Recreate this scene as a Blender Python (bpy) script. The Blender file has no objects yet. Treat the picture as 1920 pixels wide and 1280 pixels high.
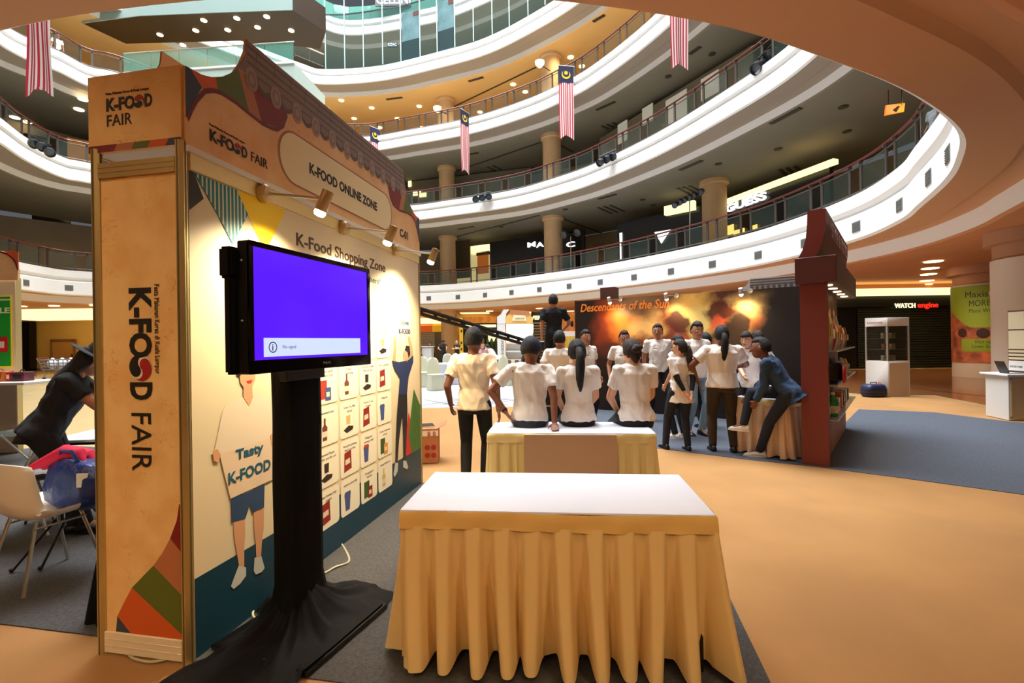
import bpy, bmesh, math, random
from mathutils import Vector, Matrix
random.seed(7)
PI = math.pi
sc = bpy.context.scene
COL = sc.collection

# ------------------------------------------------------------------ camera
FPX, EYE, ROLL = 900.0, 1.55, math.radians(0.85)
cd = bpy.data.cameras.new('camera'); cam = bpy.data.objects.new('camera', cd); COL.objects.link(cam)
cd.sensor_width = 36; cd.lens = FPX/1920*36; cd.clip_start = .05; cd.clip_end = 400
cam.matrix_world = Matrix.Translation((0, 0, EYE)) @ Matrix.Rotation(PI/2, 4, 'X') @ Matrix.Rotation(-ROLL, 4, 'Z')
sc.camera = cam

# ------------------------------------------------------------------ light
sc.view_settings.view_transform = 'Standard'
try: sc.view_settings.look = 'None'
except Exception: pass
sc.view_settings.exposure = 0.0; sc.view_settings.gamma = 1.0; sc.view_settings.use_curve_mapping = False
W = bpy.data.worlds.new('daylight'); sc.world = W; W.use_nodes = True
W.node_tree.nodes['Background'].inputs[0].default_value = (.80, .88, 1.0, 1)
W.node_tree.nodes['Background'].inputs[1].default_value = 0.12

def light(name, kind, loc, energy, color=(1, 1, 1), size=.2, target=None, sizey=None, spot=None, blend=.6):
    l = bpy.data.lights.new(name, kind); l.energy = energy; l.color = color
    if kind == 'AREA':
        l.size = size
        if sizey: l.shape = 'RECTANGLE'; l.size_y = sizey
    else:
        l.shadow_soft_size = size
    if kind == 'SPOT': l.spot_size = spot or 1.6; l.spot_blend = blend
    o = bpy.data.objects.new(name, l); COL.objects.link(o); o.location = loc
    if target is not None:
        d = Vector(target)-Vector(loc); o.rotation_euler = d.to_track_quat('-Z', 'Y').to_euler()
    return o
SKY = light('skylight', 'AREA', (-7, 20, 54), 105000, (.93, .97, 1.0), 38, None, 38)
WARM = (1.0, .74, .44); WARM2 = (1.0, .78, .50)
# warm spots under the ceilings; those behind the camera are added fill without fixtures
for x, y, e in ((-3.2, 1.2, 130), (1.2, .8, 120), (5.2, 2.6, 130), (3.0, -2.2, 90), (-2.0, -2.4, 90), (8.2, 5.0, 150), (-7, 3.5, 120), (-3.6, -1.4, 300), (-.6, -1.8, 220), (2.6, -1.2, 130)):
    light('ceiling_downlight', 'SPOT', (x, y, 4.0), e, WARM, .12, (x, y, 0), spot=2.3 if y > 0 else 2.9, blend=.9)
for x, y, e in ((14.5, 16, 420), (12.5, 20.5, 300), (18, 19, 350), (-22, 31, 1200), (-12, 41, 900), (0, 39, 1200), (8, 35, 700), (-27, 27, 600)):
    light('ceiling_downlight', 'SPOT', (x, y, 3.85), e, WARM2, .3, (x, y, 0), spot=2.6, blend=.9)

# ------------------------------------------------------------------ pixel <-> world helpers (used only to place things at their real distance)
cR, sR = math.cos(ROLL), math.sin(ROLL)
def ray(x, y):
    U = x-960; V = 640-y
    return (U*cR+V*sR)/FPX, (-U*sR+V*cR)/FPX
def at_z(x, y, z=0.0):
    u, v = ray(x, y); d = (z-EYE)/v; return Vector((u*d, d, z))
def at_d(x, y, d):
    u, v = ray(x, y); return Vector((u*d, d, EYE+v*d))
def on_plane(P, d, x, y):
    u, v = ray(x, y); s = (P[0]-u*P[1])/(u*d[1]-d[0]); t = P[1]+s*d[1]; return s, EYE+v*t

# ------------------------------------------------------------------ materials
def lin(c):
    return tuple((v/255/12.92 if v/255 <= .04045 else ((v/255+.055)/1.055)**2.4) for v in c)
MATS = {}
def mat(name, rgb, rough=.6, metal=0., noise=None, bump=None, emit=0., alpha=1., spec=.5, rgb2=None, coat=0, emitrgb=None, stretch=None):
    if name in MATS: return MATS[name]
    m = bpy.data.materials.new(name); MATS[name] = m; m.use_nodes = True
    nt = m.node_tree; b = nt.nodes['Principled BSDF']; L = nt.links.new
    col = lin(rgb)+(1,)
    b.inputs['Base Color'].default_value = col; b.inputs['Roughness'].default_value = rough
    b.inputs['Metallic'].default_value = metal; b.inputs['Specular IOR Level'].default_value = spec
    if coat: b.inputs['Coat Weight'].default_value = coat
    if alpha < 1: b.inputs['Alpha'].default_value = alpha
    if emit:
        b.inputs['Emission Color'].default_value = lin(emitrgb or rgb)+(1,); b.inputs['Emission Strength'].default_value = emit
    tc = None
    if noise or bump:
        tc = nt.nodes.new('ShaderNodeTexCoord'); src = tc.outputs['Object']
        if stretch:
            mp = nt.nodes.new('ShaderNodeMapping'); mp.inputs['Scale'].default_value = stretch
            L(src, mp.inputs[0]); src = mp.outputs[0]
    if noise:
        n = nt.nodes.new('ShaderNodeTexNoise'); n.inputs['Scale'].default_value = noise[0]; n.inputs['Detail'].default_value = 5
        L(src, n.inputs['Vector'])
        r = nt.nodes.new('ShaderNodeValToRGB'); a = noise[1]
        c2 = lin(rgb2) if rgb2 else tuple(v*(1-a) for v in col[:3])
        r.color_ramp.elements[0].position = .35; r.color_ramp.elements[1].position = .65
        r.color_ramp.elements[0].color = tuple(c2)+(1,)
        r.color_ramp.elements[1].color = col if rgb2 else tuple(min(1, v*(1+a*.5)) for v in col[:3])+(1,)
        L(n.outputs['Fac'], r.inputs[0]); L(r.outputs[0], b.inputs['Base Color'])
    if bump:
        n = nt.nodes.new('ShaderNodeTexNoise'); n.inputs['Scale'].default_value = bump[0]; n.inputs['Detail'].default_value = 3
        L(src, n.inputs['Vector'])
        bp = nt.nodes.new('ShaderNodeBump'); bp.inputs['Strength'].default_value = bump[1]; bp.inputs['Distance'].default_value = bump[2] if len(bump) > 2 else .01
        L(n.outputs['Fac'], bp.inputs['Height']); L(bp.outputs[0], b.inputs['Normal'])
    return m

# ------------------------------------------------------------------ mesh builder
class MB:
    def __init__(s): s.v = []; s.f = []; s.m = []; s.mi = 0
    def add(s, vs, fs):
        n = len(s.v); s.v += [tuple(p) for p in vs]; s.f += [tuple(i+n for i in f) for f in fs]; s.m += [s.mi]*len(fs); return s
    def obox(s, o, a, b, c):
        o, a, b, c = Vector(o), Vector(a), Vector(b), Vector(c)
        if a.cross(b).dot(c) < 0: o = o+a; a = -a
        vs = [o, o+a, o+a+b, o+b, o+c, o+a+c, o+a+b+c, o+b+c]
        return s.add(vs, [(3, 2, 1, 0), (4, 5, 6, 7), (0, 1, 5, 4), (1, 2, 6, 5), (2, 3, 7, 6), (3, 0, 4, 7)])
    def box(s, c, d, rz=0):
        ca, sa = math.cos(rz), math.sin(rz); a = Vector((ca, sa, 0))*d[0]; b = Vector((-sa, ca, 0))*d[1]; z = Vector((0, 0, d[2]))
        return s.obox(Vector(c)-a/2-b/2-z/2, a, b, z)
    def prism(s, pts, vec):
        pts = [Vector(p) for p in pts]; vec = Vector(vec); n = len(pts)
        nrm = Vector((0, 0, 0))
        for i in range(n): nrm += (pts[i]-pts[0]).cross(pts[(i+1) % n]-pts[0])
        if nrm.dot(vec) < 0: pts.reverse()
        vs = pts+[p+vec for p in pts]
        fs = [tuple(reversed(range(n))), tuple(range(n, 2*n))]+[(i, (i+1) % n, n+(i+1) % n, n+i) for i in range(n)]
        return s.add(vs, fs)
    def flat(s, pts): return s.add(pts, [tuple(range(len(pts)))])
    def rings(s, rs, closed=True, cap=True):
        n = len(rs[0]); vs = [p for r in rs for p in r]; fs = []
        for i in range(len(rs)-1):
            for j in range(n if closed else n-1):
                k = (j+1) % n; fs.append((i*n+j, i*n+k, (i+1)*n+k, (i+1)*n+j))
        if cap and closed: fs += [tuple(reversed(range(n))), tuple(range((len(rs)-1)*n, len(rs)*n))]
        return s.add(vs, fs)
    def tube(s, pts, r, n=8, cap=True):
        pts = [Vector(p) for p in pts]; rs = []; up = None
        for i, p in enumerate(pts):
            t = (pts[min(i+1, len(pts)-1)]-pts[max(i-1, 0)]).normalized()
            if up is None: up = Vector((0, 0, 1)) if abs(t.z) < .9 else Vector((1, 0, 0))
            x = t.cross(up).normalized(); y = x.cross(t).normalized(); up = y
            ri = r[i] if isinstance(r, (list, tuple)) else r
            rs.append([p+(x*math.cos(a)+y*math.sin(a))*ri for a in [-2*PI*k/n for k in range(n)]])
        return s.rings(rs, True, cap)
    def lathe(s, prof, n=20, c=(0, 0, 0), axis=None, a0=0, a1=2*PI):
        c = Vector(c); full = abs(a1-a0-2*PI) < 1e-6; rs = []
        q = Vector((0, 0, 1)).rotation_difference(Vector(axis)) if axis is not None else None
        for r, z in prof:
            ring = []
            for k in range(n if full else n+1):
                a = a0+(a1-a0)*k/n; p = Vector((r*math.cos(a), r*math.sin(a), z))
                if q: p = q @ p
                ring.append(c+p)
            rs.append(ring)
        return s.rings(rs, full, full)
    def ball(s, c, r, n=12, m=8, rot=None):
        if not hasattr(r, '__len__'): r = (r, r, r)
        rs = []
        for i in range(m+1):
            t = PI*i/m; t = min(max(t, .02), PI-.02)
            ring = []
            for k in range(n):
                a = 2*PI*k/n; p = Vector((r[0]*math.sin(t)*math.cos(a), r[1]*math.sin(t)*math.sin(a), -r[2]*math.cos(t)))
                if rot is not None: p = rot @ p
                ring.append(Vector(c)+p)
            rs.append(ring)
        return s.rings(rs)
    def build(s, name, m, parent=None, smooth=False, world=True, bevel=0, angle=35, segs=1, kind=None):
        me = bpy.data.meshes.new(name)
        vs = s.v
        if parent is not None and world:
            inv = WORLD[parent.name].inverted(); vs = [inv @ Vector(p) for p in vs]
        me.from_pydata([tuple(p) for p in vs], [], s.f)
        ms = m if isinstance(m, (list, tuple)) else [m]
        for q in ms: me.materials.append(q)
        if len(ms) > 1: me.polygons.foreach_set('material_index', s.m)
        if bevel:
            bm = bmesh.new(); bm.from_mesh(me); bmesh.ops.remove_doubles(bm, verts=bm.verts, dist=1e-5)
            es = [e for e in bm.edges if len(e.link_faces) == 2 and e.calc_face_angle(0) > .5]
            bmesh.ops.bevel(bm, geom=es, offset=bevel, segments=segs, affect='EDGES', clamp_overlap=True); bm.to_mesh(me); bm.free()
        if smooth or bevel:
            me.polygons.foreach_set('use_smooth', [True]*len(me.polygons))
            me.set_sharp_from_angle(angle=math.radians(angle))
        me.update()
        o = bpy.data.objects.new(name, me); COL.objects.link(o)
        if parent is not None:
            o.parent = parent; WORLD[o.name] = WORLD[parent.name]
        else: WORLD[o.name] = Matrix.Identity(4)
        if kind: o['kind'] = kind
        return o
WORLD = {}
def thing(name, label, cat, loc=(0, 0, 0), rz=0, group=None):
    o = bpy.data.objects.new(name, None); COL.objects.link(o); o.empty_display_size = .1
    o.location = loc; o.rotation_euler = (0, 0, rz); o['label'] = label; o['category'] = cat
    if group: o['group'] = group
    WORLD[o.name] = Matrix.Translation(loc) @ Matrix.Rotation(rz, 4, 'Z')
    return o
def tag(o, label, cat, group=None):
    o['label'] = label; o['category'] = cat
    if group: o['group'] = group
    return o
KIDS = {}
def dup(root, loc=None, rz=None, label=None):
    def cp(o, par):
        c = o.copy(); COL.objects.link(c)
        if par is not None: c.parent = par
        for ch in o.children: cp(ch, c)
        return c
    r = cp(root, None)
    if loc is not None: r.location = loc
    if rz is not None: r.rotation_euler = (0, 0, rz)
    if label: r['label'] = label
    WORLD[r.name] = Matrix.Translation(r.location) @ Matrix.Rotation(r.rotation_euler[2], 4, 'Z')
    return r
def share(o, parent=None, loc=None, rz=0):     # a copy of one mesh object
    c = o.copy(); COL.objects.link(c)
    if parent is not None: c.parent = parent
    if loc is not None: c.location = loc; c.rotation_euler = (0, 0, rz)
    return c
def text_polys(body, size, bold=0., shear=0., ext=.001, align='LEFT', spacing=1., sx=1.):
    cu = bpy.data.curves.new('lettering', 'FONT'); cu.body = body; cu.size = size; cu.offset = bold; cu.shear = shear
    cu.extrude = ext; cu.align_x = align; cu.space_character = spacing; cu.resolution_u = 3
    to = bpy.data.objects.new('lettering', cu); COL.objects.link(to)
    dg = bpy.context.evaluated_depsgraph_get(); me = bpy.data.meshes.new_from_object(to.evaluated_get(dg))
    bpy.data.objects.remove(to); bpy.data.curves.remove(cu)
    return me
def text(body, size, o, ax, up, m, parent=None, name='lettering', bold=0., width=None, align='LEFT', ext=.001, shear=0., spacing=1., label=None):
    """lettering as flat mesh in the plane spanned by ax (reading direction) and up, at point o"""
    me = text_polys(body, size, bold, shear, ext, align, spacing)
    ax = Vector(ax).normalized(); up = Vector(up).normalized(); nn = ax.cross(up)
    xs = [v.co.x for v in me.vertices] or [0]; k = 1.
    if width: k = width/max(1e-6, (max(xs)-min(xs)))
    o = Vector(o); inv = WORLD[parent.name].inverted() if parent is not None else Matrix.Identity(4)
    for v in me.vertices:
        v.co = inv @ (o+ax*v.co.x*k+up*v.co.y+nn*v.co.z)
    me.materials.clear(); me.materials.append(m); me.name = name
    ob = bpy.data.objects.new(name, me); COL.objects.link(ob)
    if parent is not None: ob.parent = parent; WORLD[ob.name] = WORLD[parent.name]
    if label: ob['label'] = label
    return ob
def struct(o): o['kind'] = 'structure'; return o

# ------------------------------------------------------------------ shared materials
white = mat('white_paint', (236, 236, 236), .55)
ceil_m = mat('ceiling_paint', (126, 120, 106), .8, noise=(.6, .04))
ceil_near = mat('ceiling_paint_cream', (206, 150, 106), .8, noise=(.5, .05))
wallb = mat('gallery_wall_paint', (176, 158, 130), .8, noise=(.8, .06))
dark = mat('dark_metal', (38, 36, 35), .45, .4)
black = mat('black_plastic', (14, 14, 15), .35)
alu = mat('brushed_aluminium', (200, 196, 186), .32, .9)
railm = mat('rail_bronze', (88, 80, 74), .4, .5)
woodrail = mat('red_brown_handrail', (96, 34, 26), .35)
glassm = mat('railing_glass', (70, 84, 78), .05, alpha=.16)
glassc = mat('clear_glass', (110, 130, 124), .04, alpha=.2)
lampw = mat('warm_lamp_glow', (255, 226, 170), emit=7, emitrgb=(255, 222, 165))
lampc = mat('cool_tube_glow', (255, 250, 235), emit=5)
cove = mat('cove_glow', (255, 240, 190), emit=1.5, emitrgb=(255, 238, 170))
ventm = mat('vent_grey', (120, 122, 122), .6)
darkshop = mat('black_shopfront', (16, 16, 18), .25)
# ================================================================== THE SETTING
floor = MB(); floor.box((-5, 15, -.05), (120, 110, .1))
floor_m = mat('polished_cream_stone', (176, 154, 112), .22, noise=(.35, .06))
struct(floor.build('floor', floor_m))
tanm = mat('tan_event_carpet', (160, 117, 68), .95, noise=(1.3, .10), bump=(220, .5, .003))
greym = mat('blue_grey_carpet', (74, 80, 92), .97, noise=(60, .25), bump=(260, .6, .003))
dgreym = mat('dark_grey_carpet', (70, 68, 68), .97, noise=(60, .3), bump=(260, .6, .003))
def sheet(name, pts, h, m, z=0):
    b = MB(); b.prism([(p[0], p[1], z) for p in pts], (0, 0, h)); return struct(b.build(name, m))
sheet('floor_carpet', [(-16, -9), (14, -9), (12.2, 8.2), (10.2, 10.6), (10.75, 12.27), (9.38, 12.5), (6, 12.6), (1.9, 11.35), (-3.3, 11.25), (-3.6, 6.6), (-16, 4.0)], .006, tanm)
BP = Vector((-1.60, 2.34, 0)); BD = Vector((.19, .982, 0)).normalized(); BN = Vector((BD.y, -BD.x, 0))   # booth origin, long direction, outward normal
def bp(s, n=0, z=0): return BP+BD*s+BN*n+Vector((0, 0, z))
sheet('floor_carpet', [bp(0, 0)[:2], bp(0, 2.72)[:2], bp(3.0, 2.72)[:2], bp(3.0, 0)[:2]], .006, dgreym, .006)
sheet('floor_carpet', [bp(.1, -.5)[:2], bp(.1, -7.5)[:2], (-7.4, 7.7), (-3.7, 6.6), bp(3, -.02)[:2], bp(.2, -.02)[:2]], .006, dgreym, .0065)
sheet('floor_carpet', [(1.2, 7.4), (2.02, 6.81), (2.94, 6.11), (3.55, 5.74), (4.21, 5.2), (4.95, 4.55), (7.5, 2.6), (10.5, 6.3), (8.75, 8.45), (8.4, 9.6), (7.3, 10.14), (5.6, 8.2), (1.75, 11.2), (.2, 9.2)], .006, greym, .006)
brown = mat('polished_brown_stone', (140, 88, 52), .12, noise=(.8, .15))
sheet('floor_border', [(12.4, 8.2), (10.4, 10.6), (10.9, 12.4), (9.3, 12.9), (8, 22), (30, 22), (30, 8)], .004, brown)
dkst = mat('dark_stone_stripe', (44, 30, 22), .12)
p, q = at_z(1700, 727), at_z(1865, 745); dq = (q-p).normalized()
sheet('floor_stripe', [(p-dq*4)[:2], (q+dq*12)[:2], (q+dq*12+Vector((0, 1.2, 0)))[:2], (p-dq*4+Vector((0, 1.2, 0)))[:2]], .004, dkst, .004)
# white marble court with a line pattern
wm = mat('white_marble', (186, 189, 196), .18, noise=(.7, .05))
sheet('floor_court', [(-3.4, 11.4), (1.9, 11.5), (6, 12.8), (6, 26), (-9, 26), (-9, 11.4)], .004, wm)
ln = MB(); random.seed(3)
for k in range(8):
    a = Vector((-2.4+k*.62, 11.7+k % 2*.3, .0045)); ln.obox(a, (1.0, 1.3, 0), (.05, -.04, 0), (0, 0, .002)); ln.obox(a+Vector((1.0, 0, 0)), (-1.0, 1.3, 0), (.05, .04, 0), (0, 0, .002))
struct(ln.build('floor_inlay', mat('grey_inlay', (120, 124, 134), .3)))

def catmull(pts, seg=6):
    out = []; n = len(pts)
    for i in range(n):
        p0, p1, p2, p3 = [Vector(pts[(i+k-1) % n]) for k in range(4)]
        for j in range(seg):
            t = j/seg; out.append(.5*((2*p1)+(p2-p0)*t+(2*p0-5*p1+4*p2-p3)*t*t+(3*p1-p0-3*p2+p3)*t**3))
    return out
NEAR = [(-23.2, 21.5), (-20.5, 17.6), (-15.6, 12.0), (-10, 7.2), (-6.6, 5.15), (-4.7, 4.45), (-2.6, 4.08), (-.45, 4.03), (1.7, 4.42), (3.4, 5.1), (4.9, 5.86), (6.4, 6.9), (7.4, 8.0)]
RINGS = {
 1: (5.75, 1.70, [(8.18, 9.1), (9.1, 10.78), (9.75, 12.06), (10.28, 14.14), (10.2, 16.59), (9.5, 19.7), (7.33, 23.79), (4.64, 27.44), (1.75, 30.42), (-2.77, 34.02), (-6.93, 35.45), (-12, 35.2), (-17.5, 31.6), (-23.0, 27.0), (-24.1, 25.9), (-24.15, 25.0), (-23.9, 23.3)]),
 2: (11.25, 1.32, [(8.1, 9.3), (9.0, 11.2), (9.4, 13.6), (9.32, 16.16), (8.48, 18.93), (6.91, 22.74), (4.7, 26.4), (2.9, 28.47), (.14, 30.85), (-3.95, 32.75), (-7.22, 33.99), (-12, 34.4), (-17.5, 31), (-21.9, 25.5), (-22.7, 24.5), (-22.3, 22.3), (-21.3, 20.0)]),
 3: (16.75, 1.32, [(8.0, 9.5), (8.7, 12.2), (8.8, 15.5), (8.2, 19), (6.73, 22.95), (4.66, 26.63), (2.99, 28.58), (.9, 30.42), (-2.68, 32.64), (-6.89, 34.22), (-10.77, 35.34), (-15, 34.4), (-18.5, 30.6), (-21.5, 26.8), (-22.7, 26.0), (-23.0, 24.6), (-23.6, 23.2)]),
 4: (22.25, 1.4, [(8.0, 9.5), (8.9, 12.8), (9.1, 16.5), (8.4, 20), (6.6, 24), (4.5, 27.4), (2.07, 29.94), (-1.4, 32.65), (-5.31, 34.37), (-9.51, 35.79), (-13.76, 36.17), (-15.3, 35.3), (-19.5, 31.3), (-22.5, 27.8), (-23.4, 26), (-23.6, 24.4)]),
 5: (27.75, 1.5, [(8.0, 9.5), (8.9, 12.8), (9.1, 16.5), (8.4, 20.5), (6.8, 25), (4.0, 30), (.5, 34.0), (-3.98, 36.76), (-7.15, 37.9), (-12.85, 38.9), (-15.56, 37.0), (-19.5, 33), (-22.5, 29), (-23.6, 26.5), (-23.8, 24.6)])}
CEN = Vector((-6.5, 19, 0))
CURVES = {}
def offset_curve(cv, o):
    n = len(cv); out = []
    if o > 3:
        for p in cv:
            d = (Vector((p.x, p.y))-CEN.xy).normalized(); out.append(Vector((p.x, p.y))+d*o)
        return out
    for i, p in enumerate(cv):
        t = (cv[(i+1) % n]-cv[i-1]).normalized(); out.append(Vector((p.x+t.y*o, p.y-t.x*o)))
    return out
for L, (zf, th, back) in RINGS.items():
    cv = catmull([(a, b, 0) for a, b in back+(NEAR if back[-1][1] > 22 else NEAR[1:])]); cv = [Vector((p.x, p.y)) for p in cv]; CURVES[L] = cv
    k = th/1.70
    ext = 24 if L == 1 else 9.5
    prof = [(ext, 0), (.55, 0), (.55, .02), (0, .02), (0, -.36*k), (.13, -.46*k), (.13, -.52*k), (.03, -.60*k), (.03, -1.28*k), (.1, -1.34*k), (.75, -1.34*k), (.85, -1.26*k), (1.36, -1.26*k), (1.40, -1.66*k), (1.5, -1.70*k), (ext, -1.70*k)]
    loops = [[Vector((p.x, p.y, zf+dz)) for p in offset_curve(cv, o)] for o, dz in prof]
    b = MB(); n = len(cv)
    for i in range(len(loops)-1):
        b.mi = 3 if i in (9, 10, 11) else (1 if i in (13, 14) else 0)
        if i == 0: b.mi = 2
        b.rings([list(reversed(loops[i+1])), list(reversed(loops[i]))], True, False)
    ring = struct(b.build('trim_%d' % L, [white, ceil_near if L == 1 else (ceil_m if L in (2, 3, 5) else mat('ceiling_paint_warm', (216, 180, 120), .8)), mat('gallery_floor_tile', (190, 176, 150), .4), mat('soffit_tan', (204, 156, 116), .75) if L == 1 else mat('soffit_grey_tan', (150, 138, 126), .75)], smooth=True, angle=30))  # underside of ring four: yellow lamplight is put into its ceiling colour
    # shop walls around the gallery
    if L > 0:
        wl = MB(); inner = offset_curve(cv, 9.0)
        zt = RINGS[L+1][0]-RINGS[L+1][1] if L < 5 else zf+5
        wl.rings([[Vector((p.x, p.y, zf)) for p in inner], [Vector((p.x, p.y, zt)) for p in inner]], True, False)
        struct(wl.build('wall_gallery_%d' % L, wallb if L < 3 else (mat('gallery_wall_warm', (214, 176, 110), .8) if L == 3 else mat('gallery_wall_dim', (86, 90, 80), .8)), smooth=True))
    if L == 1:
        wl = MB(); inner = offset_curve(cv, 23)
        wl.rings([[Vector((p.x, p.y, 0)) for p in inner], [Vector((p.x, p.y, zf)) for p in inner]], True, False)
        struct(wl.build('wall_ground', mat('ground_wall_cream', (224, 190, 120), .7), smooth=True))
        # square grilles in the lower band
        vent0 = None; acc = 0; band = offset_curve(cv, .025); nxt = 1.0
        for i in range(len(band)-1):
            a, c = band[i], band[i+1]; seg = (c-a).length
            while acc+seg > nxt:
                t = (nxt-acc)/seg; pt = a.lerp(c, t); d = (c-a).normalized(); ang = math.atan2(d.y, d.x)
                nxt += 2.35
                if pt.y < 7.4 and pt.x > -20: continue
                if vent0 is None:
                    vb = MB(); vb.box((0, 0, 0), (.36, .03, .30))
                    vb2 = MB(); vb2.mi = 0
                    for h in range(6): vb.box((0, .02, -.11+h*.044), (.32, .02, .012))
                    vent0 = vb.build('vent_grille', ventm, ring, world=False); v = vent0
                else: v = share(vent0, ring)
                v.location = (pt.x, pt.y, zf-.93); v.rotation_euler = (0, 0, ang)
            acc += seg

# railings: one thing per gallery, posts and glass panes as parts
def railing(L, label, ymin, pair=1.75, gap=.5):
    cv = CURVES[L]; zf = RINGS[L][0]+.02; mid = offset_curve(cv, .22); n = len(mid)
    idx = [i for i in range(n) if mid[i].y > ymin or mid[i].x < -19]
    run = []; 
    start = 0
    for i in range(n):
        if i not in idx: continue
        run.append(mid[i])
    t = thing('gallery_railing', label, 'railing', (run[0].x, run[0].y, zf), 0)
    hb = MB(); hb.tube([(p.x, p.y, zf+1.06) for p in run], .042, 8); hb.build('handrail', woodrail, t, True)
    rb = MB()
    rb.tube([(p.x, p.y, zf+.90) for p in run], .022, 6); rb.tube([(p.x, p.y, zf+.14) for p in run], .03, 6); rb.build('rail_bar', railm, t, True)
    post = MB(); post.box((0, 0, .5), (.10, .045, 1.0)); post.box((0, .03, .97), (.06, .10, .06)); post.tube([(0, 0, .95), (0, -.05, 1.04)], .02, 6)
    pane = MB(); pane.box((0, 0, .52), (1, .012, .72))
    p0 = post.build('post', railm, t, world=False); g0 = pane.build('glass_panel', glassm, t, world=False)
    acc = 0; nxt = .3; k = 0; last = None; first = True; cnt = 0
    for i in range(len(run)-1):
        a, c = run[i], run[i+1]; seg = (c-a).length
        while acc+seg > nxt:
            pt = a.lerp(c, (nxt-acc)/seg); d = (c-a).normalized(); ang = math.atan2(d.y, d.x)
            o = p0 if first else share(p0, t); o.location = (pt.x-run[0].x, pt.y-run[0].y, 0); o.rotation_euler = (0, 0, ang)
            if last is not None and k % 2 == 0:
                w = (pt-last).length-.12; m = (pt+last)/2; g = g0 if cnt == 0 else share(g0, t); cnt += 1
                dd = pt-last; g.location = (m.x-run[0].x, m.y-run[0].y, 0); g.rotation_euler = (0, 0, math.atan2(dd.y, dd.x)); g.scale = (w, 1, 1)
            first = False; last = pt; nxt += gap if k % 2 == 0 else pair-gap; k += 1
        acc += seg
    return t
railing(1, 'bronze railing with glass panes and dark red handrail around the lowest gallery', 9.0)
railing(2, 'bronze railing with glass panes around the second gallery up', 13)
railing(3, 'bronze railing with glass panes around the third gallery up, under yellow lit ceiling', 16)

# columns
colm = mat('column_cream_plaster', (205, 170, 128), .7, noise=(1.5, .05))
def column(x, y, r, z0, z1, label, m=colm, cap=True):
    b = MB(); prof = [(r+.06, 0), (r+.06, .12), (r, .14), (r, z1-z0-.25), (r+.12, z1-z0-.2), (r+.12, z1-z0)] if cap else [(r, 0), (r, z1-z0)]
    b.lathe(prof, 28, (x, y, z0)); return tag(b.build('column', m, smooth=True), label, 'column')
lev = {0: (0.006, 4.05), 1: (5.75, 9.93), 2: (11.25, 15.43), 3: (16.75, 20.85)}
nm = {0: 'ground floor', 1: 'lowest gallery', 2: 'second gallery', 3: 'third gallery'}
for (x, y, r, who) in ((2.9, 32.6, .62, 'middle of the curve'), (-5.0, 38.2, .62, 'left of the curve'), (10.9, 25.6, .62, 'right of the curve')):
    for l in (0, 1, 2, 3):
        if l == 0 and who.startswith('m'): continue
        column(x, y, r, lev[l][0], lev[l][1], 'round cream column on the %s, %s' % (nm[l], who))
colw = mat('column_white_plaster', (214, 200, 186), .7)
def wide_column(x, y, r, label):
    t = thing('column', label, 'column', (x, y, .006))
    b = MB(); b.lathe([(r, 0), (r, 3.35)], 48, (x, y, .006)); b.build('shaft', colw, t, True)
    b = MB(); b.lathe([(r+.02, 3.35), (r-.04, 3.4), (r-.04, 3.7), (r+.12, 3.72), (r+.12, 4.04)], 48, (x, y, .006)); b.build('capital', mat('capital_tan', (176, 130, 96), .7), t, True)
    return t
wide_column(12.75, 11.4, .98, 'wide white round column behind the counter at the right edge')
wide_column(17.35, 17.5, .98, 'wide round column wrapped in the green phone plan banner')
# ================================================================== FAIR BOOTH (near left)
kraft = mat('parchment_print', (252, 214, 148), .62, noise=(5.5, .12), rgb2=(242, 194, 124), bump=(9, .05))
kraft2 = mat('parchment_print_pale', (242, 200, 146), .62, noise=(4.0, .1), rgb2=(232, 180, 122))
def fibres(m, rgb, scale=9, amt=.6):        # thin reddish fibres pressed into the parchment print
    nt = m.node_tree; b = nt.nodes['Principled BSDF']; src = b.inputs['Base Color'].links[0].from_socket
    n = nt.nodes.new('ShaderNodeTexNoise'); n.inputs['Scale'].default_value = scale; n.inputs['Detail'].default_value = 2; n.inputs['Distortion'].default_value = 2.2
    tc = nt.nodes.new('ShaderNodeTexCoord'); nt.links.new(tc.outputs['Object'], n.inputs['Vector'])
    r = nt.nodes.new('ShaderNodeValToRGB'); e = r.color_ramp.elements; e[0].position = .485; e[0].color = (0, 0, 0, 1); e[1].position = .5; e[1].color = (1, 1, 1, 1); k = e.new(.515); k.color = (0, 0, 0, 1)
    nt.links.new(n.outputs['Fac'], r.inputs[0])
    n2 = nt.nodes.new('ShaderNodeTexNoise'); n2.inputs['Scale'].default_value = scale*.5; nt.links.new(tc.outputs['Object'], n2.inputs['Vector'])
    q = nt.nodes.new('ShaderNodeMapRange'); q.inputs['From Min'].default_value = .5; q.inputs['From Max'].default_value = .62; q.inputs['To Max'].default_value = amt; nt.links.new(n2.outputs['Fac'], q.inputs['Value'])
    mu = nt.nodes.new('ShaderNodeMath'); mu.operation = 'MULTIPLY'; nt.links.new(r.outputs[0], mu.inputs[0]); nt.links.new(q.outputs[0], mu.inputs[1])
    mx = nt.nodes.new('ShaderNodeMixRGB'); nt.links.new(mu.outputs[0], mx.inputs[0]); nt.links.new(src, mx.inputs[1]); mx.inputs[2].default_value = lin(rgb)+(1,); nt.links.new(mx.outputs[0], b.inputs['Base Color'])
fibres(kraft, (196, 108, 52)); fibres(kraft2, (206, 122, 76))
goldalu = mat('aluminium_profile', (214, 196, 140), .35, .75)
goldalu2 = mat('aluminium_profile_groove', (120, 104, 70), .5, .6)
wallw = mat('printed_cream_panel', (238, 222, 188), .45)
ink = mat('black_ink', (28, 25, 24), .6)
inkred = mat('red_ink', (168, 34, 36), .6); inkwhite = mat('white_ink', (240, 226, 200), .6)
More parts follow.
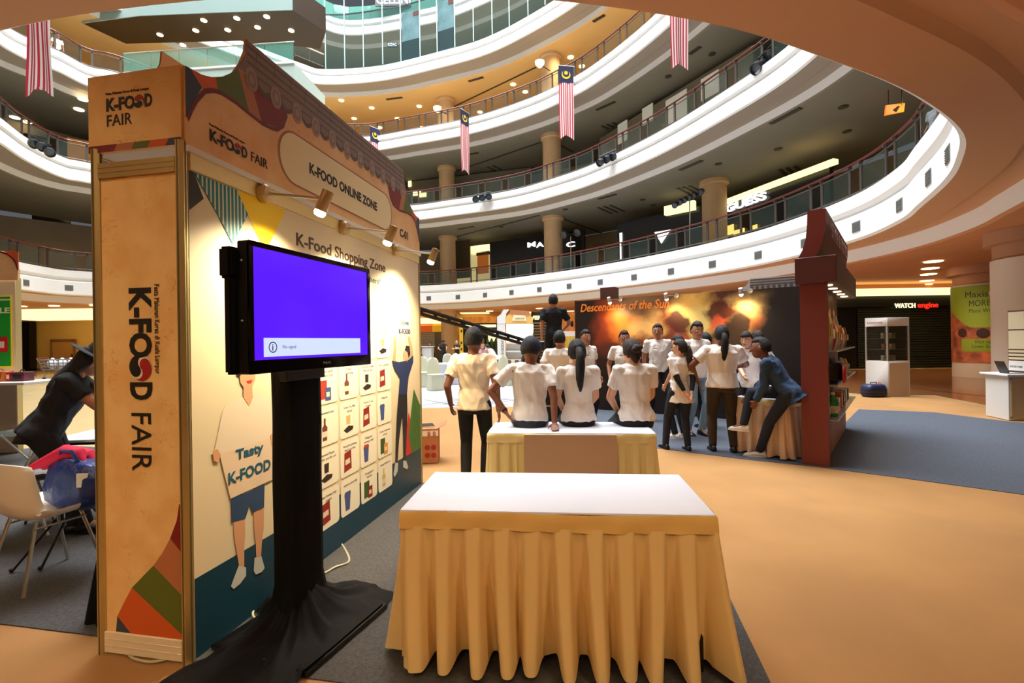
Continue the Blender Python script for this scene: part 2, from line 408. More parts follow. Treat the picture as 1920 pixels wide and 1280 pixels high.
inkteal = mat('teal_ink', (20, 92, 120), .6); navyp = mat('print_navy', (14, 62, 84), .5); brownink = mat('brown_ink', (84, 54, 36), .6)
P_ = {k: mat('print_'+k, v, .55) for k, v in dict(maroon=(112, 26, 30), clay=(184, 116, 78), green=(94, 108, 32), orange=(214, 92, 34), slate=(52, 62, 84),
      dkred=(128, 24, 28), teal=(24, 128, 140), palegrey=(214, 224, 214), yellow=(250, 210, 20), gold=(240, 182, 24), black=(30, 34, 42), leaf=(72, 120, 48), leaf2=(52, 96, 38), red=(214, 44, 40),
      skin=(226, 168, 128), cloth=(240, 222, 198), sign=(240, 214, 186), denim=(48, 74, 112), shoe=(214, 214, 206), blueshirt=(34, 52, 96), trousers=(30, 32, 38), cream=(244, 226, 176), card=(255, 248, 226), cardline=(226, 206, 168), tile=(134, 110, 100), tiledark=(96, 76, 68), tilelight=(160, 136, 124), brown=(96, 56, 34)).items()}
booth = thing('fair_booth', 'tall parchment-coloured fair booth with roof tile header and product wall', 'booth', bp(0, 0), 0)
Z = Vector((0, 0, 1))
def decal(name, pts, m, off, h=.0012, parent=booth, base=None):        # pts in (s, z) on the side wall
    b = MB(); b.prism([bp(s, off, z) for s, z in pts], BN*h); return b.build(name, m, parent)
def edecal(name, pts, m, off, h=.0012, parent=booth):                   # (e, z) on the narrow end, e runs to the left
    b = MB(); b.prism([bp(-off, -e, z) for e, z in pts], -BD*h); return b.build(name, m, parent)
def rrect(s0, z0, s1, z1, r, n=4):
    out = []
    for cx, cz, a in ((s1-r, z0+r, -PI/2), (s1-r, z1-r, 0), (s0+r, z1-r, PI/2), (s0+r, z0+r, PI)):
        for k in range(n+1): t = a+PI/2*k/n; out.append((cx+r*math.cos(t), cz+r*math.sin(t)))
    return out
# posts (extruded profiles with grooves)
def postprof(s, n, z0=.0, z1=2.55):
    b = MB(); c = bp(s, n, 0); 
    for (ds, dn) in ((0, 0),):
        ring = []
        for k in range(8):
            a = PI/8+k*PI/4; ring.append((math.cos(a)*.026, math.sin(a)*.026))
    b.prism([c+BD*x+BN*y+Z*z0 for x, y in ring], Z*(z1-z0))
    o = b.build('post', goldalu, booth)
    g = MB()
    for a in (0, PI/2, PI, -PI/2):
        p = c+BD*math.cos(a)*.0215+BN*math.sin(a)*.0215; u = BD*math.cos(a)*.004+BN*math.sin(a)*.004; w = (BD*-math.sin(a)+BN*math.cos(a))*.007
        g.obox(p-w/2+Z*z0, w, u, Z*(z1-z0))
    g.build('groove', goldalu2, o)
for s, n in ((0, 0), (0, -.5), (3.0, 0), (3.0, -.5)): postprof(s, n)
# long wall panel and end panels
b = MB()
for k in range(3): b.obox(bp(.022+k*.985, -.018, .0), BD*.984, BN*.036, Z*2.50)
b.build('wall_panel', wallw, booth)
decal('printed_base_band', [(.024, .0), (2.976, .0), (2.976, .405), (.024, .405)], navyp, .0185)
b = MB(); b.obox(bp(-.004, -.478, .12), BN*.456, BD*.012, Z*2.285); b.build('end_panel', kraft, booth)
b = MB(); b.obox(bp(2.996, -.478, .02), BN*.456, BD*.012, Z*2.5); b.build('end_panel', kraft, booth)
for z0, h in ((.02, .1), (2.40, .075)):
    b = MB(); b.obox(bp(-.016, -.478, z0), BN*.456, BD*.032, Z*h)
    for q in range(1, 3): b.obox(bp(-.018, -.478, z0+h*q/3), BN*.456, BD*.002, Z*.003)
    b.build('beam', goldalu if z0 > 1 else wallw, booth)
b = MB(); b.obox(bp(.026, .0185, 2.42), BD*2.95, BN*.010, Z*.08); b.build('beam', mat('aluminium_cream', (238, 214, 150), .4, .3), booth)
# printed curved ribbon on the end panel
cur = [(.035, .78), (.05, .70), (.09, .61), (.14, .53), (.19, .47), (.25, .415), (.32, .35), (.37, .27), (.41, .20), (.42, .12)]
edecal('printed_ribbon', [(.03, .78), (.035, .78), (.05, .70), (.09, .61), (.03, .55)], P_['dkred'], .0045)
edecal('printed_ribbon', [(.09, .61), (.14, .53), (.19, .47), (.03, .34), (.03, .55)], P_['clay'], .0045)
edecal('printed_ribbon', [(.19, .47), (.25, .415), (.32, .35), (.03, .145), (.03, .34)], P_['green'], .0045)
edecal('printed_ribbon', [(.32, .35), (.37, .27), (.41, .20), (.33, .122), (.03, .122), (.03, .145)], P_['orange'], .0045)
edecal('printed_ribbon', [(.41, .20), (.42, .122), (.33, .122)], P_['slate'], .0045)

def swirl(o, ax, up, r, parent):
    """the round two-comma mark standing for the second O"""
    o = Vector(o); ax = Vector(ax).normalized(); up = Vector(up).normalized(); nn = ax.cross(up)
    def comma(flip, m, z):
        f = -1 if flip else 1; t0 = -PI/4; pts = []
        for k in range(14): a = t0+PI*k/13; pts.append((math.cos(a)*r, math.sin(a)*r))
        for k in range(1, 9): a = t0+PI+PI*k/8; pts.append((-math.cos(t0)*r/2+math.cos(a)*r/2, -math.sin(t0)*r/2+math.sin(a)*r/2))
        for k in range(1, 8): a = t0+PI-PI*k/8; pts.append((math.cos(t0)*r/2+math.cos(a)*r/2, math.sin(t0)*r/2+math.sin(a)*r/2))
        pts = [((x*.88+r*.075)*f, (y*.88+r*.075)*f) for x, y in pts]
        b = MB(); b.prism([o+ax*x+up*y+nn*z for x, y in pts], nn*.0006); b.build('emblem', m, parent)
    b = MB(); b.prism([o+ax*math.cos(2*PI*k/24)*r*.96+up*math.sin(2*PI*k/24)*r*.96 for k in range(24)], nn*.0006); b.build('emblem', inkwhite, parent)
    comma(False, inkred, .0008); comma(True, ink, .0012)
def fair_logo(o, ax, up, h, parent, style='stack', small=True, k=1.0):
    """K-FO(swirl)D FAIR; o is the baseline start, h the cap height"""
    o = Vector(o); ax = Vector(ax).normalized(); up = Vector(up).normalized()
    text('K-FO', h*1.42, o, ax, up, ink, parent, bold=h*.05, width=h*2.85)
    swirl(o+ax*h*3.30+up*h*.47, ax, up, h*.56, parent)
    text('D', h*1.42, o+ax*h*3.85, ax, up, ink, parent, bold=h*.05, width=h*.72)
    if style == 'stack': text('FAIR', h*1.36, o-up*h*1.30, ax, up, ink, parent, width=h*2.5)
    else: text('FAIR', h*1.36, o+ax*h*5.05, ax, up, ink, parent, width=h*2.35)
    if small: text('Pesta Makanan Korea di Kuala Lumpur', h*.3, o+up*h*1.32, ax, up, brownink, parent, width=h*4.3)
# vertical lettering on the end panel (reads downwards)
fair_logo(bp(-.0065, -.305, 1.85), -Z, BN, .122, booth, 'row', False)
text('Pesta Makanan Korea di Kuala Lumpur', .04, bp(-.0065, -.160, 1.86), -Z, BN, brownink, booth, width=.44)
# header box
b = MB(); b.obox(bp(-.012, -.535, 2.53), BN*.55, BD*.02, Z*.385); b.build('header_board', kraft, booth)
b = MB(); b.obox(bp(.008, -.53, 2.535), BN*.53, BD*2.97, Z*.012); b.build('header_underside', mat('header_white', (226, 222, 214), .6), booth)
b = MB(); b.obox(bp(2.99, -.535, 2.53), BN*.55, BD*.02, Z*.385); b.build('header_board', kraft, booth)
fair_logo(bp(-.0135, -.425, 2.735), BN, Z, .060, booth)
cols = ['maroon', 'dkred', 'clay', 'green', 'orange', 'slate']; ws = [.07, .085, .105, .095, .105, .09]; e0 = .535
for cnm, w in zip(cols, ws):
    edecal('printed_stripe', [(e0, 2.53), (e0-w, 2.53), (max(e0-w-.02, -.013), 2.565), (e0 if e0 == .535 else e0-.02, 2.565)], P_[cnm], .0125); e0 -= w
# header fascia board with its cut outline, on the long side
FO = .03
left = [(0.0, 2.53), (0.0, 2.915), (.10, 2.925), (.16, 2.945), (.24, 2.99), (.31, 3.05), (.36, 3.13), (.40, 3.22), (.41, 3.30)]
outl = left+[(3-s, z) for s, z in reversed(left)]
b = MB(); b.prism([bp(s, FO-.012, z) for s, z in outl], BN*.012); fas = b.build('header_fascia', kraft2, booth)
b = MB(); b.obox(bp(0, .019, 2.50), BD*3.0, BN*.025, Z*.03); b.build('fascia_trim', mat('trim_white_metal', (232, 228, 220), .4), booth)
# the same outline on the back
b = MB(); b.prism([bp(s, -.535, z) for s, z in outl], BN*-.012); b.build('header_fascia', kraft2, booth)
def fd(name, pts, m, lay, mir=False, parent=None):
    pts = [(3-s, z) for s, z in pts] if mir else pts
    return decal(name, pts, m, FO+.0004*lay, .0004, booth)
mar = [(.004, 2.67), (.03, 2.73), (.06, 2.79), (.11, 2.86), (.16, 2.89), (.21, 2.905), (.31, 2.905), (.42, 2.89), (.52, 2.88), (.60, 2.887), (.66, 2.90), (.72, 2.95), (.76, 3.04)]
for mir in (False, True):
    fd('printed_band', [(.0, 2.66), (.0, 2.915), (.03, 2.918), (.10, 2.86), (.05, 2.77)], P_['slate'], 1, mir)
    fd('printed_band', [(.03, 2.918), (.10, 2.925), (.16, 2.945), (.19, 2.96), (.20, 2.90), (.11, 2.855)], P_['orange'], 1, mir)
    fd('printed_band', [(.19, 2.96), (.24, 2.99), (.31, 3.05), (.345, 3.10), (.43, 2.888), (.31, 2.9), (.20, 2.90)], P_['green'], 1, mir)
    fd('printed_band', [(.345, 3.10), (.44, 3.08), (.53, 2.878), (.43, 2.888)], P_['clay'], 1, mir)
    fd('printed_band', [(.44, 3.08), (.60, 3.08), (.78, 3.06), (.72, 2.95), (.66, 2.90), (.53, 2.878)], P_['dkred'], 1, mir)
    th = []
    for i, (s, z) in enumerate(mar):
        th.append((s, z))
    lo = [(s+.012, z-.022) for s, z in mar]
    fd('printed_curve', mar+list(reversed(lo)), P_['maroon'], 2, mir)
# printed roof tiles
fd('printed_roof', [(.41, 3.296), (2.59, 3.296), (2.60, 3.20), (2.66, 3.10), (.34, 3.10), (.40, 3.20)], P_['tile'], 3)
for z0 in (3.27, 3.225, 3.18): fd('printed_ridge', [(.415, z0), (2.585, z0), (2.585, z0-.012), (.415, z0-.012)], P_['tiledark'], 4)
for k in range(21):
    s = .45+k*.105
    if k % 2 == 0:
        c = [(s+math.cos(2*PI*q/16)*.050, 3.085+math.sin(2*PI*q/16)*.068) for q in range(16)]
        fd('printed_tile_end', c, P_['tilelight'], 6)
        fd('printed_tile_end', [(s+(x-s)*.7, 3.085+(z-3.085)*.7) for x, z in c], P_['tile'], 7)
        fd('printed_tile_end', [(s+(x-s)*.4, 3.085+(z-3.085)*.4) for x, z in c], P_['tilelight'], 8)
    elif k < 20:
        fd('printed_tile', [(s-.06, 3.13), (s+.06, 3.13), (s+.06, 3.07), (s+.03, 3.045), (s, 3.035), (s-.03, 3.045), (s-.06, 3.07)], P_['tiledark'], 5)
        fd('printed_tile', [(s-.05, 3.12), (s+.05, 3.12), (s+.045, 3.085), (s, 3.065), (s-.045, 3.085)], P_['tile'], 6)
for k in range(14):
    s = .50+k*.155; fd('printed_joint', [(s, 3.292), (s+.006, 3.292), (s-.012, 3.19), (s-.018, 3.19)], P_['tiledark'], 5)
# pill shaped title plate
fd('title_outline', rrect(.675, 2.595, 2.30, 2.945, .165, 8), mat('print_outline', (170, 112, 84), .6), 3)
fd('title_plate', rrect(.69, 2.607, 2.285, 2.933, .155, 8), P_['cream'], 5)
text('K-FOOD ONLINE ZONE', .10, bp(.99, FO+.0028, 2.735), BD, Z, ink, booth, bold=.0035, width=1.0)
fair_logo(bp(.14, FO+.0016, 2.612), BD, Z, .058, booth, 'row', True)
text('C-01', .11, bp(2.48, FO+.0016, 2.615), BD, Z, ink, booth, bold=.003, width=.20)

# ---- prints on the long wall
WL = .0198
decal('printed_pennant', [(.024, 2.415), (.024, 2.22), (.11, 2.30), (.05, 2.415)], P_['black'], WL)
pn = decal('printed_pennant', [(.05, 2.415), (.335, 2.415), (.42, 2.30), (.30, 2.105), (.20, 2.24)], P_['teal'], WL)
b = MB()
def clip_line(x):   # stripe across the teal pennant
    return x
for k in range(13):
    s = .075+k*.0265
    zt = 2.413; zb = 2.415-(s-.05)*1.22 if s < .30 else 2.105+(s-.30)*1.6
    if s > .335: zt = 2.413-(s-.335)*1.3
    if zt-zb > .02: b.prism([bp(s-.004, WL+.0013, zt), bp(s+.006, WL+.0013, zt), bp(s+.006, WL+.0013, zb+.005), bp(s-.004, WL+.0013, zb+.01)], BN*.0008)
b.build('pennant_stripe', P_['palegrey'], booth)
decal('printed_pennant', [(.335, 2.415), (.66, 2.415), (.75, 2.405), (.555, 2.105)], P_['yellow'], WL)
text('K-Food Shopping Zone', .12, bp(.85, WL, 2.21), BD, Z, brownink, booth, bold=.0018, width=1.31)
text('Find your favourites here!', .075, bp(1.02, WL, 2.085), BD, Z, inkteal, booth, width=1.04)
text('I love', .07, bp(2.495, WL, 1.735), BD, Z, inkteal, booth, width=.19, bold=.001)
text('K-FOOD', .07, bp(2.45, WL, 1.645), BD, Z, mat('navy_ink', (30, 34, 84), .6), booth, width=.28, bold=.0015)
# leaves at the far end
decal('printed_leaf', [(2.50, .405), (2.66, .84), (2.70, .74), (2.80, .405)], P_['red'], WL)
lf = decal('printed_leaf', [(2.64, .60), (2.80, 1.06), (2.976, .86), (2.976, .405), (2.80, .40), (2.72, .405)], P_['leaf'], WL+.0005)
b = MB()
for k in range(5): b.prism([bp(2.72+k*.05, WL+.0019, .42), bp(2.724+k*.05, WL+.0019, .42), bp(2.806+k*.02, WL+.0019, .98-k*.045), bp(2.80+k*.02, WL+.0019, .98-k*.045)], BN*.0005)
b.build('leaf_vein', P_['leaf2'], booth)

def pxdecal(name, sc, ox, oy, pts, m, off):
    out = []
    Q = bp(0, off)
    for x, y in pts:
        s, z = on_plane(Q, BD, ox+x/sc, oy+y/sc); out.append((s, z))
    return decal(name, out, m, off, .0006)
A = (2.0636, 340, 660)
def m1(pts, m, lay): return pxdecal('printed_figure', *A, pts, P_[m], WL+.0007*lay)
# first printed figure: man holding a sign
m1([(203, 655), (245, 645), (247, 700), (243, 760), (243, 832), (224, 832), (212, 760), (203, 700)], 'skin', 1)
m1([(280, 618), (320, 605), (319, 680), (311, 740), (308, 798), (290, 798), (288, 740), (281, 680)], 'skin', 1)
m1([(192, 560), (262, 540), (262, 600), (247, 645), (195, 658)], 'denim', 2); m1([(262, 540), (322, 510), (320, 600), (275, 620), (262, 580)], 'denim', 2)
m1([(222, 826), (250, 832), (250, 865), (228, 895), (203, 916), (192, 906), (205, 870)], 'shoe', 2); m1([(283, 795), (310, 790), (322, 835), (312, 850), (288, 860), (280, 845)], 'shoe', 2)
m1([(240, 130), (274, 125), (276, 175), (262, 208), (240, 175)], 'skin', 2)
m1([(170, 205), (235, 172), (262, 210), (285, 165), (325, 172), (345, 215), (362, 310), (345, 322), (335, 350), (330, 400), (185, 410), (150, 392), (128, 380), (145, 300), (158, 235)], 'cloth', 1)
m1([(222, 62), (240, 50), (270, 48), (287, 70), (286, 105), (272, 138), (245, 143), (228, 118)], 'skin', 3)
m1([(216, 88), (218, 48), (232, 26), (262, 18), (286, 34), (290, 62), (262, 60), (238, 64), (228, 92)], 'black', 4)
m1([(252, 112), (276, 106), (270, 120), (258, 121)], 'red', 4)
m1([(148, 395), (350, 330), (358, 490), (190, 567)], 'sign', 3)
m1([(121, 385), (140, 374), (152, 398), (145, 428), (126, 420)], 'skin', 4); m1([(345, 322), (358, 306), (374, 335), (366, 362), (348, 362)], 'skin', 4)
def pt(sc, ox, oy, x, y, off):
    s, z = on_plane(bp(0, off), BD, ox+x/sc, oy+y/sc); return bp(s, off, z)
text('Tasty', .075, pt(*A, 212, 416, WL+.0035), BD, Z, inkteal, booth, bold=.002, width=.215)
text('K-FOOD', .085, pt(*A, 180, 513, WL+.0035), BD, Z, inkteal, booth, bold=.002, width=.33)
# second printed figure: man with raised arms
B6 = (2.6666, 440, 420)
def m2(pts, m, lay): return pxdecal('printed_figure', *B6, pts, P_[m], WL+.0009+.0007*lay)
m2([(790, 700), (805, 690), (808, 620), (808, 565), (800, 562), (797, 620)], 'skin', 1); m2([(893, 665), (882, 668), (866, 565), (876, 558), (888, 610)], 'skin', 1)
m2([(845, 640), (862, 610), (876, 625), (872, 665), (862, 690), (846, 690)], 'skin', 2); m2([(850, 630), (858, 606), (874, 610), (878, 650), (870, 672), (864, 640)], 'black', 3)
m2([(786, 682), (822, 690), (850, 684), (870, 678), (893, 655), (893, 690), (870, 762), (861, 855), (820, 850), (826, 770), (800, 730)], 'blueshirt', 2)
m2([(820, 850), (862, 852), (864, 960), (858, 1080), (856, 1185), (844, 1185), (842, 1060), (838, 950), (822, 1080), (814, 1195), (803, 1195), (806, 1080), (812, 950)], 'trousers', 2)
m2([(803, 1192), (817, 1192), (815, 1235), (800, 1265), (794, 1250)], 'shoe', 3); m2([(843, 1182), (857, 1182), (868, 1215), (862, 1226), (842, 1215)], 'shoe', 3)
# product cards
names = [['Korean garlic\nextract Gold', 'Kimchi\nSeasoning', 'Instant Rice noodle\nMushroom Stew', 'Mini Q Lupi Rabokki'],
         ['Seasoned Laver', 'Green Tea Milk\nSpread', 'Market O real\nbrownie', 'Creme Malt'],
         ['Seaweed Popper\nwith perilla oil', 'Nongshim jjawang\nblack noodles', 'Malang cow\nchewing candy', 'Korean red ginseng\nextract'],
         ['Real cheese chip\npotato', 'ready to chew jelly', 'Chungjungwon\nGojuchu', 'Haitai Billimmyo'],
         ['Soft snack', 'Rice cake', 'Pear drink', 'Hot Ginger\nseasoning'], ['Seasoning', 'Tea', 'Noodles', 'Citron tea']]
random.seed(11)
pcol = [(150, 32, 26), (196, 60, 36), (60, 92, 40), (44, 32, 26), (222, 150, 60), (70, 90, 150), (120, 60, 40), (214, 190, 120)]
pm = [mat('product_print_%s' % k, v, .5) for k, v in zip(('dark red', 'red', 'green', 'black', 'amber', 'blue', 'brown', 'straw'), pcol)]
zr = [1.12, .825, .52, .215, 1.42, 1.715]; zt = [1.105, .80, .50]
rowz = [(.825, 1.105), (.52, .80), (.215, .50)]
rows = [(.825+.305, 1.105+.30)]+rowz
layout = [(0, .825), (1, .52), (2, .215)]
for r, (z0, z1) in enumerate([(.83, 1.11), (.525, .805), (.22, .50)]): pass
RZ = [1.13, .83, .53, .23]    # bottoms of the four lower rows
# the photo shows five rows; bottom row starts at z .215
bott = [.215+k*.301 for k in range(5)]; order = [3, 2, 1, 0, 4]
for r in range(5):
    z0 = bott[r]; z1 = z0+.282
    nmrow = names[{0: 3, 1: 2, 2: 1, 3: 0, 4: 4}[r]]
    for c in range(4):
        s0 = 1.045+c*.308; s1 = s0+.283
        cardo = decal('product_card', rrect(s0, z0, s1, z1, .03, 3), P_['card'], WL, .0006)
        lines = nmrow[c].split('\n')
        for li, tx in enumerate(lines):
            text(tx, .026, bp(s0+(.283-min(.2, .0125*len(tx)))/2, WL+.0008, z1-.055-li*.032), BD, Z, ink, cardo, width=min(.2, .0125*len(tx)), name='caption', ext=.0003)
        kx = (r*4+c) % 5; a, bb = pm[(r*3+c*5) % 8], pm[(r+c*3+2) % 8]; o = s0+.05; zb = z0+.05
        def pd(pts, m, l=0):
            q = MB(); q.prism([bp(o+(x-o)*1.5, WL+.0007+l*.0004, zb-.015+(y-zb)*1.35) for x, y in pts], BN*.0004); q.build('product_picture', m, cardo)
        if kx == 0: pd([(o, zb), (o+.075, zb+.01), (o+.07, zb+.12), (o+.005, zb+.11)], a); pd([(o+.012, zb+.04), (o+.06, zb+.045), (o+.058, zb+.075), (o+.013, zb+.07)], inkwhite, 1)
        elif kx == 1: pd([(o+.01, zb), (o+.05, zb), (o+.06, zb+.09), (o+.0, zb+.09)], a); pd([(o-.003, zb+.09), (o+.063, zb+.09), (o+.055, zb+.108), (o+.005, zb+.108)], bb, 1)
        elif kx == 2: pd([(o, zb), (o+.06, zb), (o+.06, zb+.1), (o, zb+.1)], a); pd([(o+.045, zb-.01), (o+.095, zb-.01), (o+.095, zb+.06), (o+.045, zb+.06)], bb, 1); pd([(o+.055, zb+.01), (o+.083, zb+.01), (o+.083, zb+.035), (o+.055, zb+.035)], inkwhite, 2)
        elif kx == 3: pd([(o+.02, zb), (o+.055, zb), (o+.06, zb+.07), (o+.045, zb+.085), (o+.045, zb+.12), (o+.03, zb+.12), (o+.03, zb+.085), (o+.015, zb+.07)], a); pd([(o+.017, zb+.02), (o+.058, zb+.02), (o+.058, zb+.05), (o+.017, zb+.05)], inkwhite, 1)
        else: pd([(o, zb+.02), (o+.03, zb), (o+.09, zb+.01), (o+.1, zb+.03), (o+.05, zb+.04)], a); pd([(o+.03, zb+.05), (o+.065, zb+.05), (o+.068, zb+.1), (o+.028, zb+.1)], bb, 1)
# arm spotlights on the long side
spm = mat('spot_lamp_gold', (206, 178, 130), .35, .5)
for s, n in ((.53, 0), (1.42, 0), (2.35, 0)):
    b = MB(); c = bp(s, .03, 2.45); b.lathe([(.055, 0), (.055, .03), (.04, .045), (.0, .05)], 18, c, BN); sp = b.build('spotlight', spm, booth, smooth=True)
    tip = bp(s+.03, .42, 2.40)
    b = MB(); b.tube([c+BN*.03, tip], .009, 8); b.build('arm', alu, sp, smooth=True)
    ax = (Vector((0, 0, -1))-BN*.42-BD*.05).normalized()
    b = MB(); b.lathe([(.012, -.055), (.033, -.05), (.035, .07), (.033, .075), (.030, .072)], 16, tip, ax); b.build('lamp_head', spm, sp, smooth=True)
    b = MB(); b.lathe([(.030, .06), (.034, .09), (.026, .105), (.0, .11)], 16, tip, ax); b.build('bulb', mat('spot_bulb_glow', (255, 236, 190), emit=30, emitrgb=(255, 226, 170)), sp, smooth=True)
    q = tip+ax*.135
    light('booth_spot', 'SPOT', q, 150, (1, .80, .50), .045, q+ax, spot=2.3, blend=1.0)

# ================================================================== TELEVISION on its draped stand
T0 = Vector((-1.17, 2.13, 0)); T1 = Vector((-.90, 3.03, 0)); TD = (T1-T0).normalized(); TN = Vector((TD.y, -TD.x, 0)); TW = (T1-T0).length
def tp(u, z, n=0): return T0+TD*u+TN*n+Z*z
tv = thing('television', 'black flat television showing a violet no signal screen on draped stand', 'television', tp(TW/2, 1.42, -.04))
b = MB(); b.obox(tp(0, 1.42, -.06), TD*TW, TN*.06, Z*.60); b.build('housing', black, tv, bevel=.006)
b = MB(); b.obox(tp(.12, 1.50, -.10), TD*(TW-.24), TN*.045, Z*.42); b.build('rear_housing', black, tv, bevel=.012)
bez = mat('gloss_black_bezel', (10, 10, 11), .12)
b = MB()
b.obox(tp(0, 1.42, 0), TD*TW, TN*.010, Z*.062); b.obox(tp(0, 1.995, 0), TD*TW, TN*.010, Z*.025); b.obox(tp(0, 1.482, 0), TD*.026, TN*.010, Z*.513); b.obox(tp(TW-.026, 1.482, 0), TD*.026, TN*.010, Z*.513)
b.build('bezel', bez, tv, bevel=.002)
scm = bpy.data.materials.new('violet_screen'); scm.use_nodes = True; nt = scm.node_tree; bs = nt.nodes['Principled BSDF']
bs.inputs['Base Color'].default_value = (.01, .0, .03, 1); bs.inputs['Roughness'].default_value = .12
bs.inputs['Emission Color'].default_value = lin((92, 30, 255))+(1,); bs.inputs['Emission Strength'].default_value = 1.0
b = MB(); b.obox(tp(.026, 1.482, .001), TD*(TW-.052), TN*.003, Z*.513); b.build('screen', scm, tv)
def tvp(x, y): 
    s, z = on_plane(tp(0, 0, .005), TD, x, y); return s, z
s0, z0 = tvp(430+287/4.414, 430+1055/4.414); s1, z1 = tvp(430+1082/4.414, 430+900/4.414)
b = MB(); b.obox(tp(s0, z0, .0045), TD*(s1-s0), TN*.001, Z*(z1-z0)); b.build('message_bar', mat('screen_message_bar', (196, 214, 250), emit=.95, emitrgb=(190, 212, 252)), tv)
hz = (z1-z0); cxs = s0+hz*.62; czs = z0+hz*.5
mk = mat('screen_ink', (10, 20, 60), .5)
b = MB(); ri, ro = hz*.24, hz*.30
outer = [tp(cxs+math.cos(2*PI*k/24)*ro, czs+math.sin(2*PI*k/24)*ro, .0056) for k in range(24)]; innr = [tp(cxs+math.cos(2*PI*k/24)*ri, czs+math.sin(2*PI*k/24)*ri, .0056) for k in range(24)]
b.rings([outer, innr], True, False); b.build('info_icon', mk, tv)
text('i', hz*.5, tp(cxs-.006, czs-hz*.17, .0056), TD, Z, mk, tv, bold=.001, ext=.0002)
text('No signal', hz*.28, tp(s0+hz*1.3, czs-hz*.08, .0056), TD, Z, mat('screen_text', (90, 110, 170), .5), tv, ext=.0002)
text('PHILIPS', .020, tp(TW*.55, 1.443, .0105), TD, Z, mat('brand_grey', (150, 150, 150), .4), tv, ext=.0003, align='CENTER')
for z in (1.93, 1.66):
    b = MB(); b.ball(tp(-.002, z, -.03), .006, 8, 6); b.build('screw', alu, tv)
# fabric bunched behind the left edge of the set
blackcloth = mat('black_drape_cloth', (8, 8, 9), .9, bump=(14, .3, .01), spec=.2)
blackcloth2 = mat('black_satin_cloth', (11, 10, 11), .7, bump=(10, .4, .015), spec=.12)
st = thing('television_stand', 'television stand wrapped in black cloth that spreads over the floor', 'stand', (-1.20, 2.64, .012))
c0 = Vector((-1.205, 2.68, 0))
random.seed(5)
rs = []
for i in range(26):
    z = .10+i*1.32/25; ring = []
    for k in range(40):
        a = 2*PI*k/40; ca, sa = math.cos(a), math.sin(a); sq = 1/max(abs(ca), abs(sa))**.75
        w = .122*sq*(1+.012*math.sin(5*a+i*.5)+.008*math.sin(11*a-i*.4+random.random()*.4)); 
        if i < 3: w *= 1+.08*(3-i)
        ring.append(c0+TD*ca*w+TN*sa*w*.62+Z*(z+.008*math.sin(7*a+i)))
    rs.append(ring)
b = MB(); b.rings(rs); b.build('wrapped_column', blackcloth, st, smooth=True, angle=80)
b = MB(); b.obox(tp(.34, 1.36, -.15), TD*.30, TN*.05, Z*.5); b.build('mount_plate', dark, st, bevel=.004)
b = MB(); b.obox(tp(-.045, 1.85, -.12), TD*.10, TN*.07, Z*.14); b.obox(tp(-.03, 1.42, -.11), TD*.06, TN*.05, Z*.44); b.build('cloth_wrap', blackcloth, st, bevel=.012, segs=2)
# base plate and cloth over it
pA = at_z(575, 1266, .03); pB = at_z(727, 1134, .03); eb = (pB-pA).normalized(); nb = Vector((-eb.y, eb.x, 0))
b = MB(); b.obox(Vector((pA.x, pA.y, .013)), (pB-pA), nb*.62, Z*.028); b.build('base_plate', bez, st, bevel=.004)
# draped sheet: height field
def sheet_h(x, y):
    r = math.hypot(x-c0.x, y-c0.y); a = math.atan2(y-c0.y, x-c0.x)
    h = .048+.16*math.exp(-((r-.05)/.13)**2)+(.022*math.sin(a*9+1.3)+.016*math.sin(a*17))*math.exp(-((r-.28)/.2)**2)*1.2
    return h
edge = [(-.965, 2.262), (-.85, 2.56), (-.742, 2.90), (-.86, 3.02), (-1.0, 3.10), (-1.2, 3.06), (-1.42, 2.98), (-1.50, 2.80), (-1.42, 2.62), (-1.48, 2.46), (-1.58, 2.26), (-1.66, 2.12), (-1.60, 1.98), (-1.40, 1.98), (-1.22, 2.04), (-1.12, 2.10), (-1.03, 2.14)]
ec = catmull([(x, y, 0) for x, y in edge], 7); N = len(ec)
rs = []
for j in range(15):
    t = j/14; ring = []
    for k, p in enumerate(ec):
        q = c0.xy.lerp(Vector((p.x, p.y)), .10+.90*t); zf_ = sheet_h(q.x, q.y)
        if t > .8: zf_ = zf_*(1-(t-.8)/.2)+.016*((t-.8)/.2)+.012*max(0, math.sin(k*.9))*(t-.8)/.2
        dv = Vector((q.x-pA.x, q.y-pA.y, 0)); uu, vv = dv.dot(eb), dv.dot(nb)
        if -.005 < uu < (pB-pA).length+.005 and .012 < vv < .63: zf_ = max(zf_, .048)
        ring.append(Vector((q.x, q.y, max(zf_, .015))))
    rs.append(ring)
b = MB(); b.rings([list(reversed(r)) for r in rs], True, False); cl = b.build('draped_cloth', blackcloth2, st, smooth=True, angle=180)
# cables
cab = mat('cable_beige', (186, 176, 150), .5)
p = at_z(640, 1018, .02); q = at_z(655, 1050, .02); r = at_z(600, 1076, .02)
b = MB(); b.tube([x for x in catmull([Vector((-1.30, 3.30, .05)), p+Vector((-.06, .05, .03)), p, q, (q+r)/2, r, r+Vector((-.25, -.1, 0))], 5)][5:-8], .0065, 8)
tag(b.build('cable', cab, smooth=True), 'beige cable on grey carpet between booth wall and stand', 'cable')
pts = [at_z(x, y, .03) for x, y in ((556, 1107), (522, 1112), (485, 1130), (474, 1150), (482, 1160), (500, 1155))]
b = MB(); b.tube([x for x in catmull(pts, 4)][2:-4], .006, 8)
tag(b.build('cable', cab, smooth=True), 'white looped cable beside the foot of the black draped stand', 'cable')
pts = [Vector((-1.95, 2.43, .02)), Vector((-1.9, 2.37, .018)), Vector((-1.78, 2.335, .018)), Vector((-1.72, 2.37, .02))]
b = MB(); b.tube([x for x in catmull(pts, 4)][2:-4], .006, 8)
